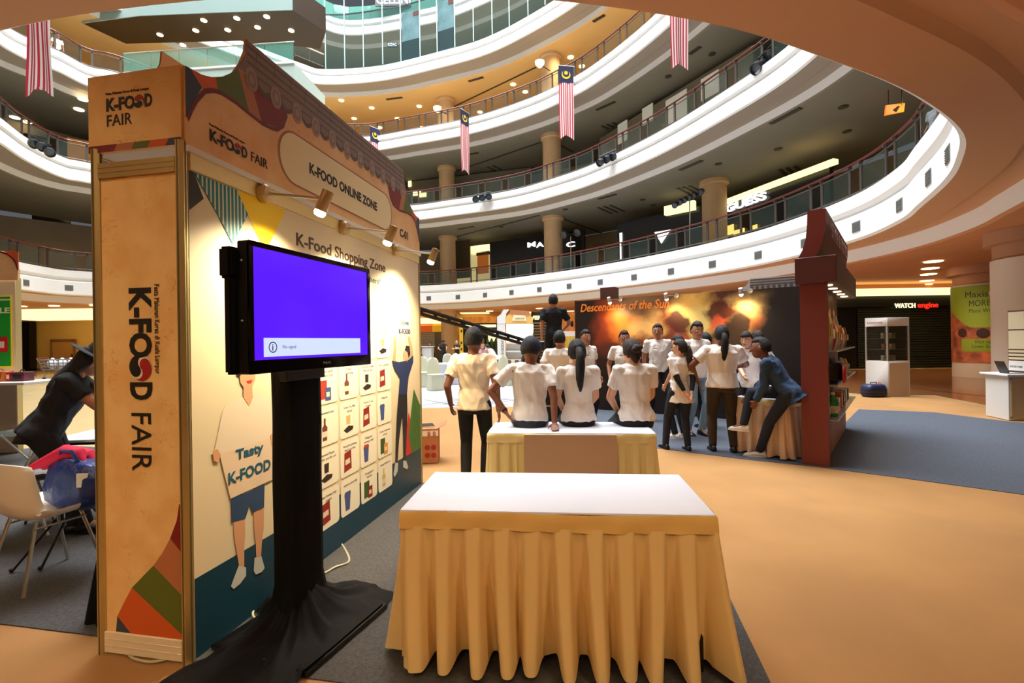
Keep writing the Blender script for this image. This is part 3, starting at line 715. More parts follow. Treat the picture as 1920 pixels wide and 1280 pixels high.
tag(b.build('cable', cab, smooth=True), 'short white cable lying under the narrow end of the booth', 'cable')

# ================================================================== SKIRTED TABLES
linen = mat('cream_skirt_cloth', (236, 204, 140), .8, bump=(180, .12, .002))
linen2 = mat('cream_skirt_band', (230, 190, 112), .8, bump=(120, .2, .002))
linenw = mat('ivory_skirt_cloth', (238, 218, 158), .8, bump=(180, .12, .002))
topm = mat('white_table_cover', (226, 232, 246), .7, bump=(90, .05, .002))
def skirted_table(A, B, depth, h, label, name='skirted_table', mskirt=linen, mband=linen2, amp=1.0, front='pleats', group=None, flare=1.0, waves=10.4, hem=.05, sides='all', seed=1):
    """A, B = left and right ends of the front edge (as seen), depth goes away from the viewer"""
    A = Vector((A[0], A[1], 0)); B = Vector((B[0], B[1], 0)); ax = (B-A).normalized(); w = (B-A).length; ay = Vector((-ax.y, ax.x, 0)); 
    t = thing(name, label, 'table', (A+B)/2+ay*depth/2+Z*.012)
    rnd = random.Random(seed)
    # cover: rounded slab with a slightly sagging edge
    b = MB(); ring0 = []; 
    def per(n_front=60, n_side=26):
        out = []
        for i in range(n_front): out.append((A+ax*w*i/n_front, -ay, i/n_front*w))
        for i in range(n_side): out.append((B+ay*depth*i/n_side, ax, w+depth*i/n_side))
        for i in range(n_front): out.append((B+ay*depth-ax*w*i/n_front, ay, w+depth+w*i/n_front))
        for i in range(n_side): out.append((A+ay*depth-ay*depth*i/n_side, -ax, 2*w+depth+depth*i/n_side))
        return out
    pr = per()
    def corner_n(i):
        return (pr[i-1][1]+pr[i][1]+pr[(i+1) % len(pr)][1]).normalized()
    top = [[p-corner_n(i)*.012+Z*h for i, (p, n, s) in enumerate(pr)], [p+corner_n(i)*.002+Z*(h-.004) for i, (p, n, s) in enumerate(pr)], [p+corner_n(i)*.004+Z*(h-.014+.003*math.sin(s*9)) for i, (p, n, s) in enumerate(pr)]]
    b.rings(list(reversed(top)), True, True); b.build('table_cover', topm, t, smooth=True, angle=50)
    # waistband
    rs = []
    for k, (dz, o) in enumerate(((.010, .004), (.018, .009), (.05, .011), (.080, .013), (.090, .014))):
        rs.append([p+corner_n(i)*(o+.0015*math.sin(s*43)+.002*math.sin(s*17+k)+.003*math.tanh(4*math.sin(s*2*PI/(w/waves)))*(k/4))+Z*(h-dz+.004*math.sin(s*5.3)) for i, (p, n, s) in enumerate(pr)])
    b = MB(); b.rings(list(reversed(rs)), True, False); b.build('waistband', mband, t, smooth=True, angle=70)
    # pleated skirt
    per_len = 2*(w+depth); M = 760; rows = 22; rs = []
    pitch = w/waves; jit = [rnd.uniform(-.16, .16) for _ in range(200)]; dep = [rnd.uniform(.75, 1.25) for _ in range(200)]; sway = [rnd.uniform(-1, 1) for _ in range(200)]
    def at(s):
        s %= per_len
        if s < w: return A+ax*s, -ay
        s -= w
        if s < depth: return B+ay*s, ax
        s -= depth
        if s < w: return B+ay*depth-ax*s, ay
        s -= w
        return A+ay*(depth-s), -ax
    def nrm(s):
        e = .07; n = Vector((0, 0, 0))
        for q in (-e, -e/2, 0, e/2, e): n += at(s+q)[1]
        return n.normalized()
    for r in range(rows+1):
        t_ = r/rows; z = h-.078-(h-.078-hem)*t_; ring = []
        for i in range(M):
            s = per_len*i/M; k = int(s/pitch); f = s/pitch-k; 
            if front == 'runner' and w*.18 < s < w*.77: wave = -.25; 
            else:
                x = f-.5-jit[k]*.3
                wave = math.tanh((.29-abs(x))*15*(1.2-.5*t_)) 
            g = (t_**.8)
            off = .008+flare*(.015*g)+amp*wave*dep[k]*(.005+.080*g*(.55+.45*t_)) 
            if wave < 0: off = max(off, -.06*t_+.004)
            tang = sway[k]*.03*t_*t_
            p, n = at(s); nn = nrm(s); axx = Vector((-nn.y, nn.x, 0))
            ring.append(p+nn*off+axx*tang+Z*(z-.012*wave*t_*amp))
        rs.append(ring)
    b = MB(); b.rings(list(reversed(rs)), True, False); b.build('skirt', mskirt, t, smooth=True, angle=80)
    lg = None
    for u, v in ((.06, .06), (w-.06, .06), (.06, depth-.06), (w-.06, depth-.06)):
        q = A+ax*u+ay*v; b = MB(); b.tube([q+Z*.013, q+Z*(h-.02)], .018, 8); b.build('leg', dark, t)
    return t, A, B, ax, ay, w
skirted_table((-.545, 2.30), (.905, 2.165), .66, .757, 'near table with white cover and golden cream pleated skirt on grey carpet', seed=4)
t2, A2, B2, ax2, ay2, w2 = skirted_table((-.225, 4.20), (1.205, 4.07), .56, .757, 'farther white covered table with ivory skirt that people sit on', front='runner', mskirt=linenw, mband=linenw, amp=.55, seed=9, waves=13)
b = MB(); q0 = A2+ax2*w2*.225-ay2*.035
b.obox(q0+Z*.03, ax2*(w2*.545), ay2*.02, Z*.715); b.build('runner', mat('dusty_pink_runner', (206, 172, 146), .85, bump=(160, .12, .002)), t2)
# ================================================================== PEOPLE
import mathutils.noise as mnoise
def remeshed(b, name, m, parent, vox, smooth=3, world=False):
    """voxel union of overlapping closed shapes -> one continuous smooth mesh"""
    me = bpy.data.meshes.new(name); me.from_pydata([tuple(p) for p in b.v], [], b.f); me.update()
    o = bpy.data.objects.new(name, me); COL.objects.link(o)
    r = o.modifiers.new('r', 'REMESH'); r.mode = 'VOXEL'; r.voxel_size = vox
    s = o.modifiers.new('s', 'SMOOTH'); s.factor = .5; s.iterations = smooth
    dg = bpy.context.evaluated_depsgraph_get(); dg.update()
    nm = bpy.data.meshes.new_from_object(o.evaluated_get(dg)); bpy.data.objects.remove(o); bpy.data.meshes.remove(me)
    nm.name = name; nm.materials.clear(); nm.materials.append(m); nm.polygons.foreach_set('use_smooth', [True]*len(nm.polygons))
    ob = bpy.data.objects.new(name, nm); COL.objects.link(ob); ob.parent = parent; WORLD[ob.name] = WORLD[parent.name]
    return ob
class VB(MB):       # every closed piece gets outward normals
    def add(s, vs, fs):
        vs = [Vector(p) for p in vs]; vol = 0
        for f in fs:
            for i in range(1, len(f)-1): vol += vs[f[0]].dot(vs[f[i]].cross(vs[f[i+1]]))
        if vol < 0: fs = [tuple(reversed(f)) for f in fs]
        return MB.add(s, vs, fs)
    def cap(s, a, b, ra, rb, n=10):
        a, b = Vector(a), Vector(b); d = (b-a); L = d.length or 1e-4; d = d/L
        pts = [a-d*ra*.9, a-d*ra*.55, a, a.lerp(b, .5), b, b+d*rb*.55, b+d*rb*.9]; rr = [ra*.35, ra*.82, ra, (ra+rb)/2, rb, rb*.82, rb*.35]
        return s.tube(pts, rr, n)
    def stub(s, a, b, ra, rb, n=12):        # flat cut end at b (a sleeve or a trouser leg)
        a, b = Vector(a), Vector(b); d = (b-a).normalized()
        return s.tube([a-d*ra*.8, a-d*ra*.4, a, a.lerp(b, .5), b], [ra*.5, ra*.85, ra, (ra+rb)/2, rb], n)
def ik(a, t, l1, l2, pole):
    a, t, pole = Vector(a), Vector(t), Vector(pole); d = t-a; L = min(d.length, (l1+l2)*.995); d.normalize()
    x = (l1*l1-l2*l2+L*L)/(2*L); h = math.sqrt(max(l1*l1-x*x, 0)); p = pole-d*pole.dot(d)
    p = p.normalized() if p.length > 1e-5 else Vector((0, -1, 0))
    return a+d*x+p*h, a+d*L
def skin_m(k): return mat('skin_%s' % k, dict(tan=(178, 118, 84), brown=(122, 74, 50), light=(216, 160, 126))[k], .55, noise=(20, .06))
hairm = mat('black_hair', (18, 14, 12), .75, bump=(70, .9, .01), stretch=(1, 1, .25)); hairb = mat('dark_brown_hair', (38, 24, 18), .75, bump=(70, .9, .01), stretch=(1, 1, .25))
tee = mat('white_cotton', (240, 232, 222), .85, bump=(7, .35, .03)); teec = mat('cream_cotton', (242, 224, 196), .85, bump=(6, .35, .03))
blackt = mat('black_cotton', (17, 18, 22), .85, bump=(7, .4, .03)); jeansb = mat('black_trouser_cloth', (14, 14, 17), .85, bump=(9, .4, .02))
navyj = mat('navy_denim', (24, 30, 46), .85, bump=(9, .4, .02)); lightj = mat('pale_denim', (126, 150, 170), .85, bump=(9, .4, .02)); brownt = mat('olive_brown_trouser_cloth', (58, 44, 26), .85, bump=(9, .4, .02))
denimsh = mat('blue_denim_shirt', (38, 62, 92), .85, bump=(7, .5, .03)); whitesh = mat('white_leather', (226, 222, 214), .5); blacksh = mat('black_leather', (16, 16, 18), .4); tansh = mat('tan_suede', (150, 112, 74), .8)
eyew = mat('eye_white', (232, 226, 220), .3); eyeb = mat('eye_dark', (24, 14, 10), .2); lipm = mat('lips', (150, 76, 66), .5)
RT = lambda a, ax: Matrix.Rotation(a, 3, ax)
def person(label, loc, yaw, H=1.70, skin='tan', top=tee, legs=jeansb, shoes=blacksh, hair='short', hairmat=hairm, female=False, lean=0., side=0., pel=None,
           hands=(None, None), poles=(None, None), feet=(None, None), kpoles=(None, None), head=(0., 0.), bulk=1., sleeve=.62, hem=None, vox=.011, extras=(), grp=None, base=.012, curl=.5, flat=(False, False), hat=None, glasses=False, longsleeve=False, untuck=.0):
    k = H/1.72; t = thing('person', label, 'person', (loc[0], loc[1], base), yaw, grp)
    M = WORLD[t.name]; inv = M.inverted()
    def L(p): return inv @ Vector(p)
    sk = skin_m(skin)
    P = Vector((0, 0, .93*k)) if pel is None else Vector(pel)
    sw = (.165 if female else .185)*k*(.5+.5*bulk); hw = (.098 if female else .092)*k
    Rt = RT(side, 'Y') @ RT(-lean, 'X')
    def T(x, y, z): return P+Rt @ (Vector((x*k, y*k, z*k)))
    # spine curve: a slight hunch
    spine = [(-.08, 0), (0, 0), (.14, .012), (.28, .008), (.40, -.012), (.49, -.018)]
    wid = [(.150, .105), (.158, .112), (.136, .098), (.158, .112), (.168, .105), (.095, .070)]
    if female: wid = [(.152, .108), (.160, .112), (.120, .090), (.138, .105), (.146, .095), (.080, .062)]
    wid = [(a*bulk, c*bulk) for a, c in wid]
    def torso(b, g, z0=None, scale=1., rows=None):
        rs = []
        for (z, y), (rx, ry) in list(zip(spine, wid)):
            if z0 is not None and z < z0: continue
            rs.append([T((rx+g)*math.cos(q)*(1 if True else 1), y+(ry+g)*math.sin(q), z) for q in [2*PI*j/18 for j in range(18)]])
        if z0 is not None:
            rx, ry = wid[1][0]+g*1.25+untuck, wid[1][1]+g*1.25+untuck
            rs.insert(0, [T(rx*math.cos(q), ry*math.sin(q), z0) for q in [2*PI*j/18 for j in range(18)]])
        b.rings(rs)
    S = [T(-sw/k, -.015, .435), T(sw/k, -.015, .435)]
    nb = T(0, -.018, .475); hd = T(0, .02, .50)
    hR = Rt @ RT(head[0], 'Z') @ RT(head[1], 'X'); up = hR @ Vector((0, 0, 1))
    hc = T(0, -.005, .525)+hR @ Vector((0, .018, .110))*k
    hs = k*(1.09 if not female else 1.06)
    def HD(x, y, z): return hc+hR @ Vector((x*hs, y*hs, z*hs))
    # ---- body
    b = VB(); torso(b, -.012)
    b.cap(nb, HD(0, -.015, -.06), .056*k*(.9 if female else 1.05), .05*k)
    b.ball(hc, (.074*hs, .094*hs, .108*hs), 18, 12, hR); b.ball(HD(0, .028, -.055), (.056*hs, .062*hs, .058*hs), 14, 9, hR); b.ball(HD(0, .05, -.085), (.03*hs, .026*hs, .024*hs), 10, 7, hR)
    b.cap(HD(0, .088, .012), HD(0, .106, -.022), .009*hs, .014*hs, 8)
    for sx in (-1, 1): b.ball(HD(sx*.077, -.005, -.008), (.011*hs, .019*hs, .031*hs), 8, 6, hR)
    arms = []
    for i, sx in enumerate((-1, 1)):
        l1, l2 = .285*k, .25*k
        tgt = L(hands[i]) if hands[i] is not None else T(sx*(sw/k+.075), .06, -.04)
        if hands[i] is None and (lean or side): tgt = S[i]+Vector((sx*.06, .05, -.53*k))
        pole = Vector(poles[i]) if poles[i] is not None else Vector((sx*.35, -1, -.1))
        el, wr = ik(S[i], tgt, l1, l2, pole); arms.append((S[i], el, wr))
        b.cap(S[i]-Vector((sx*.01, 0, .005)), el, .050*k*bulk, .039*k*bulk); b.cap(el, wr, .039*k*bulk, .026*k)
        d = (wr-el).normalized()
        if flat[i]: d = (Vector((d.x, d.y, 0))+Vector((0, 0, -.08))).normalized()
        n_ = Vector((-sx, .0, .0))
        if flat[i]: n_ = Vector((0, 0, -1))
        n_ = (n_-d*n_.dot(d)).normalized(); w_ = d.cross(n_)*(-sx)      # palm normal, width (thumb side)
        if w_.y < 0 and not flat[i]: w_ = -w_
        pc = wr+d*.045*k
        q = Matrix((w_, d, n_)).transposed()
        b.ball(pc, (.040*k, .052*k, .016*k), 12, 8, q)
        for f in range(4):
            base_ = pc+d*.034*k+w_*((1.5-f)*.0195*k); ln = (.068, .078, .073, .058)[f]*k; cu = 0. if flat[i] else curl
            p1 = base_+(d*math.cos(cu*.6)+n_*math.sin(cu*.6))*ln*.45; p2 = p1+(d*math.cos(cu*1.5)+n_*math.sin(cu*1.5))*ln*.33; p3 = p2+(d*math.cos(cu*2.3)+n_*math.sin(cu*2.3))*ln*.22
            b.tube([base_-d*.01, base_, p1, p2, p3], [.0085*k, .0088*k, .0085*k, .008*k, .006*k], 7)
        tb = pc+w_*.030*k-d*.022*k; t1 = tb+(w_*.8+d*.7+n_*.3).normalized()*.034*k; t2 = t1+(w_*.25+d*.95+n_*.3).normalized()*.026*k
        b.tube([tb-w_*.012, tb, t1, t2], [.011*k, .0115*k, .010*k, .007*k], 7)
    lg = []
    for i, sx in enumerate((-1, 1)):
        hp = P+Vector((sx*hw, 0, -.03*k)) if not pel else P+Vector((sx*hw, .02, -.01))
        ft = L(feet[i]) if feet[i] is not None else Vector((sx*.10*k, 0 if pel is None else .45, .0))
        ft = Vector((ft.x, ft.y, ft.z+.085*k))
        kp = Vector(kpoles[i]) if kpoles[i] is not None else Vector((sx*.12, 1, .1))
        kn, an = ik(hp, ft, .43*k, .425*k, kp); lg.append((hp, kn, an))
        b.cap(hp, kn, .075*k*bulk, .052*k); b.cap(kn, an, .050*k, .036*k); b.cap(an, an+Vector((0, .11*k, -.05*k)), .036*k, .026*k)
    remeshed(b, 'body', sk, t, vox*.82, 2)
    # ---- top garment
    b = VB(); z0 = hem if hem is not None else -.075
    torso(b, .012 if not female else .014, z0)
    nk = T(0, -.02, .475)
    for i in range(2): b.cap(S[i].lerp(nk, .12), nk-(nk-S[i])*.12, .052*k*bulk, .046*k*bulk, 12)
    hz_ = T(0, -.01, -.0)
    for zz in (.08, .2): b.tube([T(0, .0, zz-.10), T(0, .0, zz+.10)], [.1*bulk*k, .1*bulk*k], 8)
    for i in range(2):
        s_, e_, w_ = arms[i]
        if longsleeve: b.cap(s_, e_, .064*k*bulk, .052*k*bulk, 12); b.stub(e_, e_.lerp(w_, .92), .052*k*bulk, .040*k, 12)
        else: b.stub(s_-(e_-s_).normalized()*.015, s_.lerp(e_, sleeve), .056*k*bulk, .060*k*bulk*(1 if female else 1.10), 12)
    sh = remeshed(b, 'shirt', top, t, vox, 3)
    off_ = (hash(label) % 97)*.37 if False else sum(map(ord, label)) % 97*.37
    nr_ = [v.normal.copy() for v in sh.data.vertices]; out_ = []
    for i_, v in enumerate(sh.data.vertices):
        c_ = v.co.copy(); q_ = mnoise.noise(Vector((c_.x*9+c_.z*3, c_.y*9, c_.z*5.5-abs(c_.x)*6+off_))); r_ = mnoise.noise(Vector((c_.x*22+off_, c_.y*22, c_.z*12+c_.x*9)))
        out_ += list(c_+nr_[i_]*((1-abs(q_)*2.2)*.011+r_*.006-.004))
    sh.data.vertices.foreach_set('co', out_); sh.data.update()
    # ---- legs
    b = VB()
    rs = []
    for z, rx, ry in ((.05, .146, .106), (0, .158, .112), (-.06, .165, .118), (-.12, .150, .112)):
        pz = P+(Rt @ Vector((0, 0, z*k)) if pel is None or lean < .3 else Vector((0, 0, z*k)))
        rs.append([pz+Vector((rx*k*bulk*math.cos(q), ry*k*bulk*math.sin(q), 0)) for q in [2*PI*j/16 for j in range(16)]])
    b.rings(rs)
    for hp, kn, an in lg:
        b.cap(hp, kn, .092*k*bulk, .064*k*(.6+.4*bulk), 12); b.cap(kn, kn.lerp(an, .4), .064*k*(.6+.4*bulk), .062*k*(.6+.4*bulk), 12); b.stub(kn.lerp(an, .35), an+(an-kn).normalized()*.01, .062*k*(.6+.4*bulk), .050*k, 12)
    remeshed(b, 'trousers', legs, t, vox, 3)
    for i, (hp, kn, an) in enumerate(lg):
        b = VB(); yw = 0.12*(-1, 1)[i]; f = Vector((math.sin(yw), math.cos(yw), 0)); side_ = Vector((f.y, -f.x, 0)); a = an-Vector((0, 0, .085*k))
        rs = []
        for dy, hw_, hh in ((-.075, .026, .05), (-.06, .036, .085), (0, .040, .10), (.06, .042, .075), (.12, .046, .055), (.165, .038, .042), (.185, .018, .028)):
            c = a+f*dy*k; rs.append([c+side_*hw_*k*math.cos(q)+Vector((0, 0, hh*k*(.5+.5*math.sin(q)))) for q in [2*PI*j/12 for j in range(12)]])
        b.rings(rs); s_ = b.build('shoe', shoes, t, smooth=True, world=False, angle=70)
        b = VB(); b.rings([[a+f*dy*k+side_*w__*k*sx_*1.05+Vector((0, 0, zz)) for dy, w__, sx_ in ((-.08, .02, -1), (-.08, .02, 1), (0, .040, 1), (.12, .047, 1), (.19, .02, 1), (.19, .02, -1), (.12, .047, -1), (0, .040, -1))] for zz in (0, .016)])
        b.build('sole', whitesh if shoes is not blacksh else black, s_, world=False)
    # ---- hair
    def hairball(scale, zline, back=1.0, drop=0., yoff=-.008, zoff=.008):
        b = MB(); n, m_ = 40, 28; rs = []
        for i in range(m_+1):
            th = min(max(PI*i/m_, .03), PI-.03); ring = []
            for j in range(n):
                a = 2*PI*j/n; x, y, z = math.sin(th)*math.cos(a), math.sin(th)*math.sin(a), -math.cos(th)
                sc_ = scale
                wob = 1+.05*mnoise.noise(Vector((x*7+len(label), y*7, z*3)))+.035*mnoise.noise(Vector((x*19, y*19, z*6+len(label))))
                lim = zline-.08+.30*mnoise.noise(Vector((x*9+len(label), 3, 1))) if y > .12 else (-.45-drop if y < -.25 else -.22-drop*.6)
                if z < lim: sc_ = scale*max(.72, 1-(lim-z)*1.6)
                ring.append(HD(x*.078*sc_*wob, y*.099*sc_*wob+yoff, z*.113*sc_*wob+zoff))
            rs.append(ring)
        b.rings(rs); return b
    hm = hairmat
    if hair != 'bald':
        ho = hairball(1.13 if hair == 'short' else 1.14, .74 if not female else .60, drop=.15 if female else 0).build('hair', hm, t, smooth=True, world=False, angle=180)
    def strand(pts, rr, nm):
        b = VB(); b.tube([HD(*p) for p in pts], [r*hs for r in rr], 10); return b.build(nm, hm, t, smooth=True, world=False, angle=120)
    if hair == 'ponytail':
        strand([(0, -.085, .03), (0, -.125, .02), (.005, -.145, -.06), (.0, -.14, -.16), (-.005, -.125, -.26), (0, -.11, -.33), (0, -.10, -.38)], [.022, .032, .042, .045, .038, .026, .008], 'ponytail')
    if hair == 'bun':
        b = VB(); b.ball(HD(.0, -.125, .0), .045*hs, 12, 8); b.ball(HD(.035, -.125, .012), .028*hs, 10, 7); b.ball(HD(-.03, -.13, -.015), .03*hs, 10, 7); remeshed(b, 'bun', hm, t, .008, 2)
        strand([(0, -.06, -.05), (0, -.07, -.09), (0, -.05, -.12)], [.05, .04, .015], 'nape_hair')
    if hair == 'long':
        rs = []
        for z, rx, ry, y in ((.06, .07, .07, -.03), (0, .088, .075, -.04), (-.08, .092, .06, -.06), (-.16, .095, .045, -.085), (-.24, .085, .035, -.10), (-.31, .06, .022, -.105), (-.34, .02, .01, -.10)):
            rs.append([HD(rx*math.cos(q)*(1+.05*math.sin(q*6)), y+ry*math.sin(q), z) for q in [2*PI*j/18 for j in range(18)]])
        b = VB(); b.rings(rs); b.build('long_hair', hm, t, smooth=True, world=False, angle=180)
    # ---- face
    for sx in (-1, 1):
        b = MB(); b.ball(HD(sx*.031, .079, .012), (.0125*hs, .008*hs, .0075*hs), 10, 6, hR); b.build('eye', eyew, t, smooth=True, world=False)
        b = MB(); b.ball(HD(sx*.031, .0862, .012), (.0055*hs, .0025*hs, .006*hs), 8, 5, hR); b.build('iris', eyeb, t, smooth=True, world=False)
        b = VB(); b.tube([HD(sx*.016, .092, .030), HD(sx*.031, .090, .035), HD(sx*.047, .080, .030)], .0038*hs, 6); b.build('eyebrow', hm, t, smooth=True, world=False)
    b = VB(); b.tube([HD(-.024, .080, -.055), HD(-.012, .0885, -.0515), HD(0, .0905, -.053), HD(.012, .0885, -.0515), HD(.024, .080, -.055)], [.003*hs, .0065*hs, .0065*hs, .0065*hs, .003*hs], 7); b.build('mouth', lipm, t, smooth=True, world=False)
    if glasses:
        b = VB()
        for sx in (-1, 1): b.tube([HD(sx*.032+math.cos(q)*.021, .101-abs(math.cos(q))*.002, .011+math.sin(q)*.016) for q in [2*PI*j/12 for j in range(13)]], .0022, 5, False)
        b.tube([HD(-.011, .102, .013), HD(.011, .102, .013)], .002, 5)
        for sx in (-1, 1): b.tube([HD(sx*.053, .100, .014), HD(sx*.082, .0, .012)], .002, 5)
        b.build('glasses', black, t, world=False)
    if hat == 'cap':
        cm = mat('navy_cap_cloth', (22, 26, 46), .8)
        b = MB(); n = 20; rs = []
        for i in range(7):
            th = PI/2*i/6; rs.append([HD(.094*math.cos(th)*math.cos(q), -.006+.114*math.cos(th)*math.sin(q), .018+.112*math.sin(th)+.003) for q in [2*PI*j/n for j in range(n)]])
        rs.insert(0, [HD(.092*math.cos(q), -.006+.112*math.sin(q), -.012) for q in [2*PI*j/n for j in range(n)]])
        b.rings(rs); c_ = b.build('cap', cm, t, smooth=True, world=False, angle=60)
        b = VB(); pts = [(.078*math.cos(q), .07+.10*math.sin(q)) for q in [PI*j/10 for j in range(11)]]
        b.prism([HD(x, y, .012-abs(x)*.15) for x, y in pts], up*.008); b.build('brim', cm, c_, world=False)
    if hat == 'wide':
        b = MB(); b.lathe([(.19, -.004), (.195, 0), (.19, .006), (.10, .012), (.092, .07), (.085, .105), (.0, .11)], 28, HD(0, 0, .05), up); b.build('hat', blackt, t, smooth=True, world=False, angle=50)
    if 'armwarmers' in extras:
        for i in range(2):
            s_, e_, w_ = arms[i]; b = VB(); b.stub(e_+(e_-w_).normalized()*.01, e_.lerp(w_, .82), .046*k, .032*k); b.tube([s_.lerp(e_, .6), e_], [.052*k, .046*k], 12); remeshed(b, 'arm_warmer', blackt, t, .009, 2)
    if 'watch' in extras:
        s_, e_, w_ = arms[0]; d = (w_-e_).normalized(); b = VB(); b.tube([w_-d*.03, w_-d*.01], .031*k, 14); b.build('wristwatch', black, t, world=False, smooth=True)
    if 'badge' in extras:
        a = T(-.035, .128*bulk, .33); b = VB(); b.prism([T(.035, .129*bulk, .335), T(.10, .124*bulk, .335), T(.10, .124*bulk, .348), T(.035, .129*bulk, .348)], (0, .003, 0)); b.build('chest_print', mat('shirt_print_grey', (90, 90, 100), .7), t, world=False)
    return t, arms, HD
# --- at the farther table
person('man in cream T-shirt and black trousers standing left of the farther table, back to us', (-.40, 4.95), -.10, 1.71, 'brown', teec, jeansb, blacksh, hands=(None, at_d(937, 783, 4.75)), poles=(None, (.5, -.6, 0)), vox=.008, head=(-.15, -.08), untuck=.012)
person('man in navy cap and white T-shirt sitting leftmost on the farther table', (.155, 4.50), -.05, 1.68, 'brown', tee, navyj, blacksh, hat='cap', pel=(0, 0, .845), lean=.16, side=.02,
       hands=(at_d(948, 772, 4.47), at_z(1040, 797, .79)), poles=((-1, -.1, -.5), (.6, -.8, 0)), flat=(False, True), head=(-.25, -.15), feet=(Vector((.03, 5.0, .22)), Vector((.3, 5.0, .22))), vox=.008, extras=('watch',), hem=-.05)
person('woman with long black ponytail in white T-shirt sitting between two others on the table', (.615, 4.50), .0, 1.60, 'light', tee, jeansb, blacksh, hair='ponytail', female=True, pel=(0, 0, .835), lean=.06,
       hands=(Vector((.50, 4.78, .86)), Vector((.72, 4.78, .86))), poles=((-.8, -.5, -.4), (.8, -.5, -.4)), feet=(Vector((.52, 5.0, .25)), Vector((.72, 5.0, .25))), vox=.008, head=(.05, -.1), hem=-.05)
person('woman with hair in a bun sitting at right end of the farther table', (1.145, 4.47), .08, 1.61, 'light', tee, jeansb, blacksh, hair='bun', hairmat=hairb, female=True, pel=(0, 0, .835), lean=.10,
       hands=(Vector((1.02, 4.72, .86)), Vector((1.25, 4.78, .86))), poles=((-1, -.5, -.5), (.8, -.5, -.4)), feet=(Vector((1.05, 5.0, .25)), Vector((1.25, 5.0, .25))), vox=.008, head=(.1, -.22), bulk=1.08, hem=-.05)
# --- middle distance
person('photographer in black polo shirt standing raised above the crowd, back to us', (.83, 9.5), -.12, 1.72, 'tan', blackt, jeansb, blacksh, base=.77, hands=(at_d(1016, 635, 9.4), at_d(1056, 618, 9.75)), poles=((-.8, -.5, 0), (1, -.3, -.4)), feet=(Vector((.70, 9.5, .77)), Vector((.96, 9.5, .77))), head=(-.1, .1), sleeve=.7, bulk=1.05)
b = MB(); b.box((.84, 9.5, .392), (.75, .55, .756)); cs = thing('equipment_case', 'black flight case on which the photographer stands', 'case', (.84, 9.5, .012)); b.build('body', black, cs, bevel=.015)
for z in (.30, .62):
    b = MB(); b.box((.84, 9.5, z), (.76, .56, .03)); b.build('metal_edge', alu, cs)
person('crew member in dark flat cap behind the seated man in navy cap', (.27, 7.75), -1.35, 1.60, 'tan', blackt, jeansb, blacksh, hat='cap', head=(.0, .05), hands=(Vector((.45, 7.7, 1.1)), Vector((.5, 7.4, 1.1))))
person('young man in white T-shirt with his back to us right of the photographer', (.72, 7.3), -.35, 1.71, 'tan', tee, jeansb, blacksh, head=(-.1, -.05))
person('young man in white T-shirt facing right, behind the woman with ponytail', (1.27, 8.3), PI+.55, 1.74, 'tan', tee, jeansb, blacksh, head=(-.25, -.05), extras=('badge',))
person('man with glasses in white T-shirt behind the woman with the bun', (1.96, 8.4), PI-.1, 1.72, 'tan', tee, jeansb, blacksh, glasses=True, head=(.1, -.1), extras=('badge',))
person('smiling man with glasses in white T-shirt and black trousers standing before the film poster wall', (2.78, 9.15), PI-.12, 1.85, 'tan', tee, jeansb, blacksh, glasses=True, head=(-.3, 0), hands=(Vector((2.98, 9.35, .95)), Vector((2.58, 9.35, .95))), extras=('badge',), feet=(Vector((2.95, 9.1, 0)), Vector((2.62, 9.15, 0))))
# --- the group on the right carpet
hA = at_d(1288, 742, 6.50)
person('woman with ponytail, white T-shirt and black sleeves holding her hands behind her back', (2.34, 6.68), .12, 1.55, 'light', tee, navyj, blacksh, hair='ponytail', hairmat=hairb, female=True, glasses=True, head=(.9, 0), hands=(hA, hA+Vector((.05, -.03, -.08))), poles=((-1, -.25, -.2), (1, -.25, -.2)), extras=('armwarmers',), feet=(at_z(1248, 842), at_z(1290, 845)), hem=-.20, untuck=.02, sleeve=.8, vox=.009)
person('woman with long dark hair mostly hidden behind the one with black sleeves', (2.58, 7.45), .5, 1.62, 'light', tee, jeansb, whitesh, hair='long', female=True)
person('tall young man in white T-shirt and pale jeans facing us in the right group', (2.98, 7.75), PI+.25, 1.84, 'tan', tee, lightj, blacksh, head=(-.25, -.2), extras=(), feet=(Vector((3.02, 7.7, 0)), Vector((2.82, 7.75, 0))))
person('stout person in white T-shirt and olive brown trousers, back to us', (2.86, 6.55), -.25, 1.73, 'brown', tee, brownt, blacksh, hair='ponytail', bulk=1.22, hands=(Vector((2.55, 6.6, .95)), Vector((3.14, 6.85, 1.14))), poles=((-1, -.3, 0), (1, -.6, -.3)), head=(.1, .05), feet=(Vector((2.74, 6.6, 0)), Vector((2.98, 6.5, 0))), vox=.009, hem=-.06, untuck=.01)
person('dark-haired person in black mostly hidden behind the tall young man', (3.35, 8.3), .2, 1.66, 'tan', blackt, jeansb, blacksh)
person('woman in white blouse and black trousers looking down at her hands', (3.63, 7.4), PI-.55, 1.66, 'light', mat('white_blouse_cloth', (244, 240, 236), .7, bump=(8, .4, .03)), jeansb, whitesh, female=True, hair='bun', hairmat=hairb, head=(-.3, -.2), hands=(Vector((3.72, 7.1, .98)), Vector((3.45, 7.15, .98))), longsleeve=False, sleeve=.95, feet=(Vector((3.72, 7.35, 0)), Vector((3.5, 7.4, 0))), hem=-.12)
person('woman with long dark hair and white T-shirt beside the woman in blouse, back to us', (4.15, 8.1), .1, 1.68, 'light', tee, jeansb, tansh, hair='long', hairmat=hairb, female=True)
pq = Vector((3.43, 5.92, .012))
